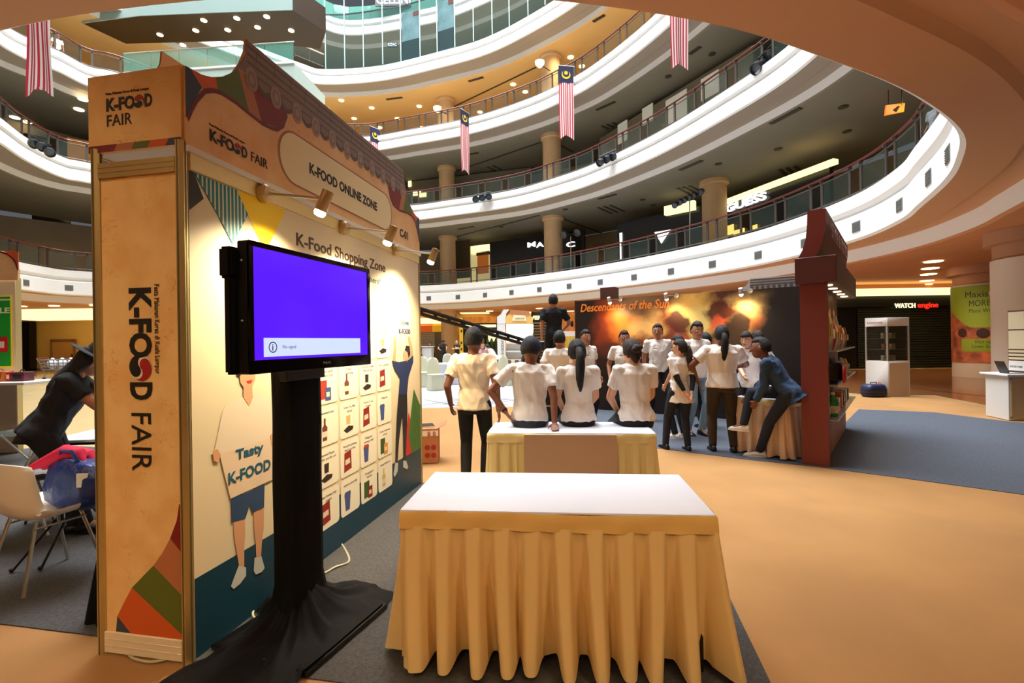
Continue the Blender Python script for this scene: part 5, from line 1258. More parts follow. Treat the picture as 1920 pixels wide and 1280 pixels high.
# ================================================================== FAR CENTRE OF THE GROUND FLOOR
FW = 42.0
def fx(x, d=FW): return at_d(x, 640, d).x
b = MB(); b.obox((-24, FW, 0), (40, 0, 0), (0, .2, 0), (0, 0, 4.05)); struct(b.build('wall_back', mat('far_wall_yellow', (232, 190, 110), .7)))
def front(name, label, x0, x1, d=FW, z1=3.4):
    t = thing(name, label, 'shop', ((fx(x0, d)+fx(x1, d))/2, d, 0)); return t
def slab(t, nm, x0, x1, y0, y1, d, m, th=.12):       # y1 = lower edge
    a = at_d(x0, y0, d); c = at_d(x1, y1, d); z0 = max(c.z, .02); b = MB(); b.obox((a.x, d, z0), (c.x-a.x, 0, 0), (0, th, 0), (0, 0, a.z-z0)); return b.build(nm, m, t)
st1 = front('shuttered_shop', 'far grey shutters under an orange and yellow awning, left of the column', 775, 829)
slab(st1, 'shutter_frame', 760, 829, 620, 690, 41.6, mat('shutter_grey_frame', (120, 116, 100), .5))
sg = mat('shutter_pale', (176, 172, 150), .4, .3)
for k in range(9):
    slab(st1, 'slat', 770, 815, 623+k*4.2, 626+k*4.2, 41.45, sg, .08)
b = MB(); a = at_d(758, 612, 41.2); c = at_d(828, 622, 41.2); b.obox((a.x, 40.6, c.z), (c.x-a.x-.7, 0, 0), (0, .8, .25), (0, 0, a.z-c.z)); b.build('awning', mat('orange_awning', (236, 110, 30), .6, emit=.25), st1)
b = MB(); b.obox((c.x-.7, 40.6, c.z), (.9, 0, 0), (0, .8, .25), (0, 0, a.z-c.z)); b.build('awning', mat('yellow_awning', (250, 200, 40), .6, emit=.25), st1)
slab(st1, 'lit_fascia', 760, 832, 597, 611, 41.3, cove)
yb = thing('sign_banner', 'tall yellow vertical banner beside the far cream column', 'banner', (fx(865, 37), 37, 0))
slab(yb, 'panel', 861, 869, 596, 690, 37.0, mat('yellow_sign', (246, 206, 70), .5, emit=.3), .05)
for y in (606, 618, 640, 652): slab(yb, 'printed_mark', 863.5, 866.5, y, y+5, 36.94, mat('sign_brown_mark', (110, 60, 30), .5), .02)
st2 = front('cafe_front', 'far cafe with orange patterned frieze and dark glazing behind the standing man', 868, 934)
slab(st2, 'glazing', 868, 934, 606, 690, 40.2, mat('cafe_dark_glass', (36, 40, 26), .15))
slab(st2, 'frieze', 870, 932, 594, 606, 40.0, mat('orange_frieze', (236, 160, 60), .5, noise=(3, .5), rgb2=(200, 90, 30), emit=.3))
for x in (868, 931): slab(st2, 'post', x, x+2, 594, 690, 39.9, dark)
slab(st2, 'beam', 868, 934, 606, 608, 39.9, dark); slab(st2, 'lit_strip', 872, 930, 609, 613, 39.95, cove); slab(st2, 'glow_panel', 915, 930, 625, 640, 39.95, mat('cream_glow', (240, 230, 190), emit=.7))
random.seed(2)
for k in range(5):
    a = at_d(898+k*8, 645, 38.5); b = MB(); b.ball(a+Vector((0, 0, .0)), (.15, .15, .5), 8, 6)
    o = b.build('potted_plant', mat('plant_green', (60, 96, 40), .7, noise=(6, .5))); tag(o, 'bushy green plant, %s from left, before the far cafe glazing' % lv[k], 'plant')
# sign shop right of the kiosk
st3 = front('shuttered_shop', 'far dark shop with pale italic sign and slatted shutter beside the photographer', 996, 1036)
slab(st3, 'shutter_frame', 996, 1048, 584, 690, 38.0, darkshop)
for k in range(15): slab(st3, 'slat', 999, 1030, 604+k*5.3, 606.6+k*5.3, 37.9, mat('slat_tan', (170, 160, 128), .4), .06)
a = at_d(997, 599, 37.8); c = at_d(1024, 599, 37.8)
text('FERU', .42, a, (1, 0, 0), Z, mat('sign_cream_glow', (250, 246, 200), emit=1.2), st3, width=(c.x-a.x), bold=.02, shear=.3, ext=.02)
st4 = front('lit_shop_front', 'far orange lit shop with white counter seen right of the photographer', 1050, 1078)
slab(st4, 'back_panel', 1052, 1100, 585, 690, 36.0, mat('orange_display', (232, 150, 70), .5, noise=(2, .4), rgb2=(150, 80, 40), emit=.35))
slab(st4, 'white_counter', 1056, 1079, 621, 630, 35.7, mat('white_glow', (240, 238, 240), emit=.5)); slab(st4, 'lower_panel', 1060, 1090, 631, 655, 35.8, mat('yellow_display', (226, 200, 90), .5, emit=.3))
for x in (1052, 1066, 1072): slab(st4, 'shelf_post', x, x+1.3, 588 if x < 1060 else 630, 690, 35.6, mat('cream_post', (240, 220, 160), .5, emit=.3), .05)
slab(st4, 'hanging_item', 1070, 1075, 602, 612, 35.6, mat('dark_item', (60, 36, 26), .6), .05)
# ceiling strips and lamps under the far galleries
for (x0, x1, y) in ((866, 920, 588), (962, 1012, 587), (785, 830, 593)):
    a = at_z(x0, y, 4.03); c = at_z(x1, y+2, 4.03); b = MB(); b.obox(a, Vector((c.x-a.x, 0, 0)), Vector((0, -1.6, 0)), (0, 0, -.03)); struct(b.build('ceiling_light_strip', cove))
for (x, y) in ((918, 583), (1012, 578), (1070, 583), (866, 592), (792, 588), (805, 612), (940, 590)):
    a = at_z(x, y, 4.03); b = MB(); b.lathe([(.28, 0), (.28, -.02), (0, -.025)], 16, a); struct(b.build('ceiling_downlight', lampw))
# kiosk like the near booth
KD = 26.5
kx = thing('fair_kiosk', 'small white fair booth with tiled roof header and lit interior, centre background', 'booth', (fx(965, KD), KD, .01))
wk = mat('kiosk_white', (226, 222, 214), .6)
slab(kx, 'side_post', 932, 948, 606, 693, KD, wk, .9)
P0 = lambda x, y: at_d(x, y, KD-.02)
def kpoly(nm, pts, m, d=KD-.02, th=.03):
    b = MB(); b.prism([at_d(x, y, d) for x, y in pts], (0, th, 0)); return b.build(nm, m, kx)
kpoly('side_header', [(932, 606), (948, 606), (949, 588), (955, 580), (944, 580), (939, 589), (932, 594)], wk)
kpoly('header_board', [(948, 606), (999, 606), (999, 596), (993, 590), (992, 583), (957, 580), (955, 588), (948, 594)], mat('kiosk_gold', (236, 184, 100), .6))
kpoly('roof_print', [(955, 588), (993, 590), (992, 583), (957, 580)], P_['clay'], KD-.06)
kpoly('title_plate', [(960, 601), (987, 601), (985, 591), (963, 590)], P_['cream'], KD-.06)
a = at_d(966, 598.5, KD-.07); c = at_d(983, 598.5, KD-.07); text('HWAJIN FOOD', .12, a, (1, 0, 0), Z, ink, kx, width=c.x-a.x)
kpoly('lit_back_wall', [(949, 607), (1000, 607), (1000, 641), (949, 641)], mat('kiosk_lit', (255, 240, 206), emit=1.1, emitrgb=(255, 238, 205)), KD+.5)
for k in range(3): kpoly('shelf', [(949, 641+k*16), (998, 641+k*16), (998, 644+k*16), (949, 644+k*16)], wk, KD+.2, .4)
kpoly('base_panel', [(949, 645), (998, 645), (998, 691), (949, 691)], mat('kiosk_grey_panel', (196, 190, 180), .6), KD+.4)
a = at_d(944, 633, KD-.02); text('K-FOOD FAIR', .22, a+Vector((-.14, -.01, 0)), -Z, (1, 0, 0), ink, kx, width=1.2)
for k in range(6):
    a = at_d(955+k % 3*7, 690-(k//3)*9, KD-.3); b = MB(); b.box((a.x, KD-.3, .14+(k//3)*.27), (.20, .2, .25)); tag(b.build('carton', PM['brown' if k % 2 else 'cream'], bevel=.005), '%s carton, %s, %s row, stacked below the white kiosk' % ('brown' if k % 2 else 'cream', ['left', 'middle', 'right'][k % 3], ['bottom', 'top'][k//3]), 'carton')
# white tall cloth table with crew
t = thing('cloth_table', 'tall white cloth covered table behind the banquet chairs at left', 'table', (fx(797, 29), 29, .01))
slab(t, 'cloth', 783, 809, 651, 689, 29, mat('far_white_cloth', (196, 198, 206), .8), .9)
b = MB(); a = at_d(796, 650, 29); b.box((a.x, 29.45, a.z+.02), (1.0, 1.0, .03)); b.build('table_top', topm, t)
# banquet chairs
ivc = mat('ivory_chair_cover', (198, 196, 170), .8, bump=(20, .2, .01))
def banquet(loc, rz, label, first=None):
    if first is not None: return dup(first, loc, rz, label)
    t = thing('banquet_chair', label, 'chair', loc, rz, 'ivory covered banquet chairs on the white court')
    b = VB(); rs = []
    for z, w, y in ((.46, .22, -.20), (.6, .22, -.22), (.8, .215, -.25), (.95, .185, -.27), (1.03, .12, -.28), (1.055, .05, -.28)):
        rs.append([Vector((x*w, y+yy, z)) for x, yy in ((-1, -.02), (-.7, -.045), (0, -.055), (.7, -.045), (1, -.02), (1, .02), (.7, .04), (0, .045), (-.7, .04), (-1, .02))])
    b.rings(rs); b.build('back_cover', ivc, t, smooth=True, world=False, angle=70)
    b = VB(); rs = []
    for k in range(9):
        q = k/8; z = .48*(1-q)+.01; n = 48; ring = []
        for j in range(n):
            a = 2*PI*j/n; sx = math.copysign(abs(math.cos(a))**.4, math.cos(a)); sy = math.copysign(abs(math.sin(a))**.4, math.sin(a)); f = 1+.14*q*q+.05*q*math.sin(a*12)
            ring.append(Vector((sx*.23*f, sy*.23*f-.01, z)))
        rs.append(ring)
    b.rings(rs); b.build('seat_skirt', ivc, t, smooth=True, world=False, angle=60)
    b = MB(); b.box((0, 0, .50), (.46, .46, .04)); b.build('seat_cushion', ivc, t, world=False, bevel=.015)
    return t
q = at_z(818, 731); ch = banquet((q.x, q.y, .004), PI+.55, 'ivory covered banquet chair beside the booth edge, its back turned right')
q = at_z(793, 728); banquet((q.x-.1, q.y+.6, .004), PI+.2, 'ivory covered banquet chair partly hidden by the product wall edge', ch)
q = at_z(950, 722); banquet((q.x+.05, q.y, .004), PI+.7, 'ivory covered banquet chair right of the standing man in cream', ch)
q = at_z(838, 712); banquet((q.x-.2, q.y+1.6, .004), .2, 'ivory covered banquet chair farther back near the capped distant man', ch)
t = thing('banquet_table', 'low white cloth banquet table behind the ivory chairs', 'table', (-2.2, 18.3, .004))
b = VB(); b.rings([[Vector((math.cos(a)*.75*(1+.05*q*math.sin(a*14)), math.sin(a)*.75*(1+.05*q*math.sin(a*14)), .74*(1-q)+.01)) for a in [2*PI*j/84 for j in range(84)]] for q in (0, .03, .3, .6, 1)]); b.build('cloth', mat('far_white_cloth', (196, 198, 206), .8), t, smooth=True, world=False, angle=60)
b = MB(); b.lathe([(.74, .735), (.75, .745), (.74, .755), (0, .756)], 40); b.build('table_top', topm, t, world=False, smooth=True)
# camera crane
cr = thing('camera_crane', 'long black camera crane arm slanting down towards the crew member', 'crane', (.40, 8.3, .012))
a = at_d(700, 552, 6.1); c = at_d(1008, 645, 8.35); d_ = (c-a).normalized()
for off, nm in ((Z*.0, 'arm'), (Z*-.07, 'lower_arm')):
    b = MB(); b.tube([a+off, c+off], .028, 8); b.build(nm, black, cr)
for k in range(14):
    p = a.lerp(c, k/13); b = MB(); b.box(p-Z*.035, (.05, .03, .09)); b.build('brace', black, cr)
b = MB(); b.box(c+Vector((.02, 0, -.03)), (.20, .2, .16)); b.build('pivot_head', black, cr, bevel=.01)
b = MB(); b.tube([c+Vector((-.14, -.1, 0)), c+Vector((-.05, -.1, .26))], .008, 6); b.build('control_rod', black, cr)
b = MB(); b.tube([c, Vector((c.x, c.y, .5))], .03, 8); b.build('pedestal', black, cr)
for k in range(3):
    an = k*2*PI/3+.5; b = MB(); b.tube([Vector((c.x, c.y, 1.1)), Vector((c.x+math.cos(an)*.55, c.y+math.sin(an)*.55, .03))], .016, 6); b.build('leg', black, cr)
# cardboard box by the booth end
q = at_z(797, 873)
t = thing('cardboard_box', 'brown cardboard box with red print standing behind the far end of the booth', 'box', (q.x-.07, q.y+.25, .012), .1)
cb = mat('cardboard', (172, 112, 74), .8); b = MB(); b.box((0, 0, .22), (.42, .36, .44)); b.build('carton_body', cb, t, world=False, bevel=.004)
for sx in (-1, 1):
    b = MB(); b.obox((sx*.21, -.18, .44), (sx*.10, 0, .045), (0, .36, 0), (0, 0, .004)); b.build('flap', cb, t, world=False)
b = MB(); b.box((.05, -.181, .38), (.32, .002, .07)); b.build('printed_label', mat('label_cream', (230, 216, 196), .6), t, world=False)
rdp = mat('carton_red_print', (150, 40, 30), .7)
for z, n in ((.20, 0), (.10, 1)):
    for k in range(2): b = MB(); b.lathe([(.035, 0), (.035, .002), (.02, .0021)], 10, (.07+k*.08, -.181, z), (0, -1, 0)); b.build('printed_ring', rdp, t, world=False)
text('B B', .08, t.location+Vector((.09, -.19, .35)), (1, .1, 0), Z, rdp, t)
b = MB(); b.box((-.02, 0, .452), (.30, .24, .02)); tag(b.build('clipboard', black), '', '') if False else None
bk = thing('notebook', 'pale notebook lying on the open cardboard box', 'book', (q.x-.07, q.y+.25, .452), .3)
b = MB(); b.box((0, 0, .009), (.28, .21, .018)); b.build('pages', mat('paper_white', (220, 216, 206), .7), bk, world=False)
b = MB(); b.box((0, 0, .020), (.285, .215, .004)); b.build('cover', dark, bk, world=False)

# ================================================================== FAR LEFT OF THE GROUND FLOOR
b = MB(); b.obox((-46, 34, 0), (24, 0, 0), (0, .2, 0), (0, 0, 4.05)); struct(b.build('wall_left', mat('left_wall_yellow', (236, 196, 110), .7)))
def lslab(nm, x0, x1, y0, y1, d, m, th=.1, par=None):
    a = at_d(x0, y0, d); c = at_d(x1, y1, d); z0 = max(c.z, .01); b = MB(); b.obox((a.x, d, z0), (c.x-a.x, 0, 0), (0, th, 0), (0, 0, a.z-z0)); o = b.build(nm, m, par)
    if par is None: struct(o)
    return o
lslab('trim_cove', 30, 200, 579, 597, 30.5, cove, 1.5)
lslab('wall_entrance', 30, 56, 603, 700, 33.4, darkshop, .5)
lslab('wall_return', 184, 240, 600, 700, 31, mat('left_wall_yellow', (236, 196, 110), .7), .3)
lslab('baseboard_left', 56, 180, 691, 696, 33.9, mat('base_brown', (130, 86, 50), .5), .06)
d1 = lslab('door_1', 96, 137, 638, 694, 33.85, mat('tan_door', (206, 152, 84), .6), .1)
for x0, x1, y0, y1 in ((94, 96.5, 636, 694), (137, 139.5, 636, 694), (94, 139.5, 636, 638.5)): lslab('door_frame', x0, x1, y0, y1, 33.75, mat('door_frame_dark', (150, 104, 60), .5), .15, d1)
lslab('door_handle', 132, 134, 664, 668, 33.7, alu, .1, d1)
for k, x in enumerate((84, 98, 112)):
    a = at_z(x, 600, 3.6); b = MB(); b.obox((a.x, 28.5, 3.98), (.35, 0, 0), (.3, 1.9, 0), (0, 0, -.04)); struct(b.build('ceiling_light_panel', cove))
for x, y in ((102, 603), (178, 600), (40, 570)):
    a = at_d(x, y, 28); b = MB(); b.lathe([(.24, 0), (.24, -.03), (0, -.035)], 16, (a.x, 28, 4.03)); struct(b.build('ceiling_downlight', lampw))
# shopping trolley
q = at_z(105, 712); cart = thing('shopping_trolley', 'wire shopping trolley filled with white bags before the far yellow wall', 'trolley', (q.x-.0, q.y+.3, .0), .1)
wr = mat('trolley_wire', (130, 130, 140), .45, .4)
x0, x1, y0, y1, zb, zt_ = -.75, .75, -.33, .33, .50, .98
for k in range(8):
    f = k/7; x = x0+(x1-x0)*f
    b = MB(); b.tube([(x, y0, zt_), (x*.93, y0*.85, zb), (x*.93, y1*.85, zb), (x, y1, zt_)], .02, 5); b.build('wire', wr, cart, world=False)
for z in (zb, .66, .82, zt_):
    s_ = .85+.15*(z-zb)/(zt_-zb); b = MB(); b.tube([(x0*s_, y0*s_, z), (x1*s_, y0*s_, z), (x1*s_, y1*s_, z), (x0*s_, y1*s_, z), (x0*s_, y0*s_, z)], .028, 5); b.build('basket_rim', wr, cart, world=False)
b = MB(); b.tube([(x0-.12, y0, 1.06), (x0-.12, y1, 1.06)], .025, 8); b.build('handle', mat('handle_red', (150, 30, 30), .5), cart, world=False)
for sy in (y0, y1):
    b = MB(); b.tube([(x0-.12, sy, 1.06), (x0*.9, sy*.9, .7), (x0*.7, sy*.9, .3), (x0*.8, sy*.9, .14), (x1*.8, sy*.8, .16)], .018, 6); b.build('frame_tube', wr, cart, world=False)
for sx in (-.58, .58):
    for sy in (y0*.85, y1*.85): b = MB(); b.lathe([(.075, -.02), (.075, .02)], 12, (sx, sy, .076), (0, 1, 0)); b.build('wheel', black, cart, world=False)
for k, (x, w) in enumerate(((-.42, .4), (.02, .44), (.42, .34))):
    t = thing('plastic_bag', 'white plastic bag, %s in the shopping trolley' % ('left', 'middle', 'right')[k], 'bag', (q.x+x*.99, q.y+.3+x*.1, .52))
    b = VB(); b.ball((0, 0, .25), (w*.5, .22, .24), 12, 8); b.build('sack', mat('white_plastic_bag', (226, 232, 240), .4, bump=(12, .6, .04)), t, smooth=True, world=False)
    b = VB(); b.ball((.02, 0, .50), (w*.18, .08, .06), 8, 6); b.build('knot', mat('white_plastic_bag', (226, 232, 240), .4), t, smooth=True, world=False)
# neighbouring booth at the left edge
ND = 7.1
nbx = thing('neighbour_booth', 'neighbouring fair booth with green poster and arched header at the left edge', 'booth', (at_d(0, 640, ND).x, ND, .012))
def nslab(nm, x0, x1, y0, y1, m, d=ND, th=.05):
    a = at_d(x0, y0, d); c = at_d(x1, y1, d); z0 = max(c.z, .02); b = MB(); b.obox((a.x, d, z0), (c.x-a.x, 0, 0), (0, th, 0), (0, 0, a.z-z0)); return b.build(nm, m, nbx)
nslab('corner_post', 29, 34, 520, 850, goldalu, ND-.03, .08); nslab('wall_panel', -260, 31, 525, 720, mat('booth_cream_glow', (250, 236, 200), .6))  # wall panel in plain cream, no emission
nslab('counter_front', -260, 32, 722, 850, mat('grey_laminate', (176, 164, 150), .5), ND-.02)
b = MB(); pts = [(-60, 525), (33, 525), (34, 505), (31, 492), (24, 482), (14, 474), (0, 470), (-60, 470)]
b.prism([at_d(x, y, ND-.05) for x, y in pts], (0, .03, 0)); b.build('header_board', kraft2, nbx)
b = MB(); pts = [(34, 505), (31, 492), (24, 482), (14, 474), (0, 470), (0, 473.5), (13, 477.5), (22, 485), (28, 494), (32, 506)]
b.prism([at_d(x, y, ND-.06) for x, y in pts], (0, .01, 0)); b.build('header_curve', P_['maroon'], nbx)
b = MB(); pts = [(34, 505), (31, 492), (24, 482), (10, 472), (10, 468), (34, 472)]
b.prism([at_d(x, y, ND-.045) for x, y in pts], (0, .01, 0)); b.build('header_corner_print', P_['orange'], nbx)
nslab('poster_border', -70, 22.5, 555, 690, mat('poster_yellow', (250, 214, 60), .5, emit=.15), ND-.02, .01); nslab('poster', -68, 19.5, 557, 686, mat('poster_green', (24, 148, 40), .5, emit=.1), ND-.035, .01)
nslab('poster_packet', -12, 14, 632, 660, mat('packet_red', (206, 26, 30), .5), ND-.045, .008); nslab('poster_packet_label', -8, 7, 640, 652, mat('packet_cream', (240, 220, 200), .5), ND-.055, .008)
a = at_d(-24, 587, ND-.05); c = at_d(18, 583, ND-.05); text('SALE', .11, a, (1, 0, 0), Z, mat('poster_cream_letter', (250, 240, 200), .5), nbx, width=c.x-a.x, bold=.004)
nslab('poster_strip', -60, 18, 561, 563, inkwhite, ND-.045, .006)
b = MB(); a = at_d(65, 717, 6.6); b.obox((a.x-1.9, 6.45, a.z-.02), (1.9, 0, 0), (0, .62, 0), (0, 0, .035)); b.build('counter_top', whp, nbx, bevel=.004)
ct = a.z+.016
def snackbox(x0, x1, yt, m, m2, label, d=6.75):
    a = at_d(x0, yt, d); c = at_d(x1, yt, d); w = c.x-a.x; t = thing('snack_box', label, 'box', ((a.x+c.x)/2, d, ct), .05)
    b = MB(); b.box((0, 0, (a.z-ct)/2), (w*.96, .16, a.z-ct)); b.build('carton_body', m, t, world=False, bevel=.006)
    b = MB(); b.box((0, -.082, (a.z-ct)*.5), (w*.6, .004, (a.z-ct)*.45)); b.build('label_panel', m2, t, world=False)
    b = MB(); b.tube([(-w*.2, 0, a.z-ct-.003), (-w*.1, 0, a.z-ct+.03), (w*.1, 0, a.z-ct+.03), (w*.2, 0, a.z-ct-.003)], .006, 5); b.build('handle', m2, t, world=False)
snackbox(-20, 19, 696, PM['orange'], PM['brown'], 'orange snack carton with handle at the left end of the neighbouring counter'); snackbox(21, 29, 697, PM['red'], PM['cream'], 'narrow red snack carton in the middle of the neighbouring counter'); snackbox(30, 55, 697, mat('product_wine', (96, 30, 40), .4, noise=(14, .5)), PM['black'], 'dark wine coloured snack carton at right end of the neighbouring counter')

# ================================================================== NEAR LEFT: CHAIRS, BAG, TABLE
shell = mat('white_chair_shell', (232, 222, 206), .35); shelld = mat('grey_chair_shell', (82, 74, 66), .45)
def shell_chair(loc, rz, m, label, w=.25, legm=alu, hback=.38):
    t = thing('shell_chair', label, 'chair', loc, rz)
    rs = []; n = 15
    prof = [(.24, .44), (.20, .455), (.08, .445), (-.06, .44), (-.15, .455), (-.20, .50), (-.225, .58), (-.245, .68), (-.26, .77), (-.265, .83)]
    for th in (0, .014):
        for i, (y, z) in enumerate(prof):
            f = i/(len(prof)-1); ww = w*(.92+.12*math.sin(PI*min(f*1.5, 1)))*(1 if f < .9 else .93)
            row = []
            for j in range(n):
                u = j/(n-1)*2-1; dish = .07*abs(u)**3
                if f < .45: row.append(Vector((u*ww, y, z+dish-th)))
                else: row.append(Vector((u*ww, y+dish*1.2-th, z-.03*abs(u)**4*(f > .95))))
            rs.append(row)
    k = len(prof); b = MB(); top = rs[:k]; bot = rs[k:]
    vs = [p for r in rs for p in r]; fs = []
    def id_(s, i, j): return (s*k+i)*n+j
    for i in range(k-1):
        for j in range(n-1):
            fs.append((id_(0, i, j), id_(0, i, j+1), id_(0, i+1, j+1), id_(0, i+1, j))); fs.append((id_(1, i, j), id_(1, i+1, j), id_(1, i+1, j+1), id_(1, i, j+1)))
    for i in range(k-1): fs.append((id_(0, i, 0), id_(0, i+1, 0), id_(1, i+1, 0), id_(1, i, 0))); fs.append((id_(0, i, n-1), id_(1, i, n-1), id_(1, i+1, n-1), id_(0, i+1, n-1)))
    for j in range(n-1): fs.append((id_(0, 0, j), id_(1, 0, j), id_(1, 0, j+1), id_(0, 0, j+1))); fs.append((id_(0, k-1, j), id_(0, k-1, j+1), id_(1, k-1, j+1), id_(1, k-1, j)))
    b.add(vs, fs); b.build('seat_shell', m, t, smooth=True, world=False, angle=60)
    for sx in (-1, 1):
        for sy in (-1, 1): b = MB(); b.tube([(sx*.14, sy*.12, .43), (sx*.21, sy*.22, .01)], .011, 8); b.build('leg', legm, t, world=False)
        b = MB(); b.tube([(sx*.155, .14, .39), (sx*.155, -.14, .39)], .007, 6); b.build('crossbar', legm, t, world=False)
    return t
c_near = shell_chair((-3.14, 3.22, .014), -.35, shell, 'white shell chair with its back to us and a blue bag on its seat', .27)
shell_chair((-4.12, 3.95, .014), -.9, shelld, 'dark grey shell chair behind the woman in black')
shell_chair((-4.55, 3.55, .014), .9, mat('silver_chair_shell', (186, 186, 184), .35), 'silver grey shell chair cut by the left edge of the picture')
bm_ = mat('blue_polythene_bag', (18, 44, 110), .4, bump=(9, .7, .04)); pk = mat('crimson_cloth', (214, 22, 66), .8, bump=(10, .5, .02))
t = thing('shopping_bag', 'large blue shopping bag slumped on the white shell chair', 'bag', (-3.0, 3.36, .46), -.3)
b = VB(); rs = []
for z, w, d_, sh_ in ((0, .20, .13, 0), (.05, .27, .18, .01), (.14, .31, .2, .03), (.23, .31, .19, .05), (.31, .27, .17, .05), (.33, .23, .13, .05)):
    rs.append([Vector((sh_+math.cos(q)*w*(1+.05*math.sin(5*q+z*20)), math.sin(q)*d_*(1+.06*math.sin(7*q)), z+.02*math.sin(3*q)*(z > .2))) for q in [2*PI*j/32 for j in range(32)]])
b.rings(rs); b.build('bag_body', bm_, t, smooth=True, world=False, angle=80)
for sy in (-.12, .12):
    b = MB(); b.tube([(-.05, sy, .32), (.0, sy*1.15, .40), (.10, sy*1.15, .40), (.15, sy, .31)], .012, 6); b.build('strap', bm_, t, world=False, smooth=True)
b = MB(); b.box((.22, -.15, .22), (.07, .006, .09), .4); b.build('paper_tag', mat('tag_white', (226, 220, 206), .6), t, world=False)
t = thing('folded_cloth', 'crimson red cloth spilling from the blue shopping bag', 'cloth', (-3.06, 3.30, .755), .2)
b = VB(); pts = [Vector((-.24, .02, -.02)), Vector((-.12, .0, .03)), Vector((.0, -.02, .085)), Vector((.08, -.04, .07)), Vector((.13, -.07, .0))]
b.tube(pts, [.02, .04, .055, .05, .02], 12); b.tube([p+Vector((.02, .08, -.02)) for p in pts], [.02, .04, .045, .04, .02], 12); remeshed(b, 'cloth_folds', pk, t, .010, 3)
t = thing('booth_table', 'white topped table behind the narrow booth end with papers on it', 'table', (-3.42, 4.42, .012), .1)
b = MB(); b.box((0, 0, .745), (1.15, .62, .025)); b.build('table_top', topm, t, world=False, bevel=.004)
b = MB(); b.box((0, 0, .72), (1.05, .54, .03)); b.build('apron', dark, t, world=False)
for sx in (-.5, .5):
    for sy in (-.25, .25): b = MB(); b.tube([(sx, sy, 0), (sx, sy, .71)], .018, 8); b.build('leg', dark, t, world=False)
t = thing('paper_stack', 'white paper stack on the booth table', 'paper', (-3.55, 4.40, .771), .3)
b = MB(); b.box((0, 0, .02), (.30, .22, .04)); b.build('sheets', mat('paper_white', (220, 216, 206), .7), t, world=False)
b = MB(); b.obox((-.15, -.11, .041), (.30, 0, .0), (0, .22, .035), (0, 0, .003)); b.build('top_sheet', mat('paper_white', (220, 216, 206), .7), t, world=False)
t = thing('handbag', 'grey slouchy handbag between the silver and dark grey chairs', 'bag', (-4.15, 4.35, .43), .2)
gb = mat('grey_handbag_leather', (104, 98, 86), .55, bump=(14, .5, .02))
b = VB(); rs = []
for z, w, d_ in ((0, .15, .09), (.06, .20, .11), (.14, .17, .10), (.22, .11, .06), (.25, .09, .04)):
    rs.append([Vector((math.cos(q)*w*(1+.05*math.sin(8*q)), math.sin(q)*d_, z)) for q in [2*PI*j/28 for j in range(28)]])
b.rings(rs); b.build('bag_body', gb, t, smooth=True, world=False, angle=80)
b = MB(); b.tube([(-.08, 0, .24), (-.06, 0, .33), (.06, 0, .33), (.08, 0, .24)], .010, 6); b.build('strap', gb, t, world=False)
t = thing('side_stool', 'dark round stool carrying the grey handbag', 'stool', (-4.15, 4.35, .012))
b = MB(); b.lathe([(.17, .39), (.18, .40), (.18, .41), (0, .415)], 24); b.build('seat', dark, t, world=False, smooth=True)
for k in range(4): an = PI/4+k*PI/2; b = MB(); b.tube([(math.cos(an)*.12, math.sin(an)*.12, .39), (math.cos(an)*.2, math.sin(an)*.2, .0)], .01, 6); b.build('leg', dark, t, world=False)
t = thing('round_glass_table', 'round glass side table with yellow dish behind the grey handbag', 'table', (-5.45, 5.4, .012))
b = MB(); b.lathe([(.30, .60), (.31, .61), (.30, .62), (0, .62)], 28); b.build('table_top', glassc, t, world=False, smooth=True)
for k in range(3): an = k*2*PI/3; b = MB(); b.tube([(math.cos(an)*.22, math.sin(an)*.22, .6), (-math.cos(an)*.2, -math.sin(an)*.2, 0)], .01, 6); b.build('leg', alu, t, world=False)
t = thing('dish', 'small yellow dish on the round glass table', 'dish', (-5.45, 5.4, .633))
b = MB(); b.lathe([(.05, 0), (.09, .015), (.11, .04), (.105, .04), (.085, .02), (0, .012)], 20); b.build('bowl', mat('yellow_glaze', (224, 200, 60), .3), t, world=False, smooth=True)
b = MB(); b.lathe([(.04, .012), (.03, .035), (0, .04)], 12); b.build('contents', PM['cream'], t, world=False)
# light stand legs and black cloth behind the booth corner
t = thing('tripod_stand', 'thin black tripod legs standing in front of the white shell chair', 'tripod', (-3.25, 3.45, .012))
top_ = Vector((-3.17, 3.50, .50))
for x, y in ((22, 1072), (76, 1068)):
    g_ = at_z(x, y, .02); b = MB(); b.tube([top_, g_], .008, 6); l_ = b.build('leg', black, t); b = MB(); b.ball(g_+Vector((0, 0, .012)), .016, 8, 6); b.build('rubber_foot', black, l_)
g_ = Vector((-3.0, 3.7, .02)); b = MB(); b.tube([top_, g_], .008, 6); b.build('leg', black, t)
b = MB(); b.tube([top_-Z*.1, top_+Z*.18], .012, 8); b.build('pole', black, t)
t = thing('cloth_drape', 'black cloth hanging to the floor beside the left post of the booth', 'cloth', (-2.36, 2.85, .012))
b = VB(); rs = []
for k in range(8):
    q = k/7; z = .005+.80*(1-q); wv = .035+.10*q
    rs.append([Vector((-2.27-.05*q+math.cos(a)*wv*(1+.08*math.sin(6*a+q*3)), 2.83+math.sin(a)*(.10+.08*q)*(1+.10*math.sin(8*a)), z+.01)) for a in [2*PI*j/40 for j in range(40)]])
b.rings(rs); b.build('cloth_folds', blackcloth, t, smooth=True, angle=80)
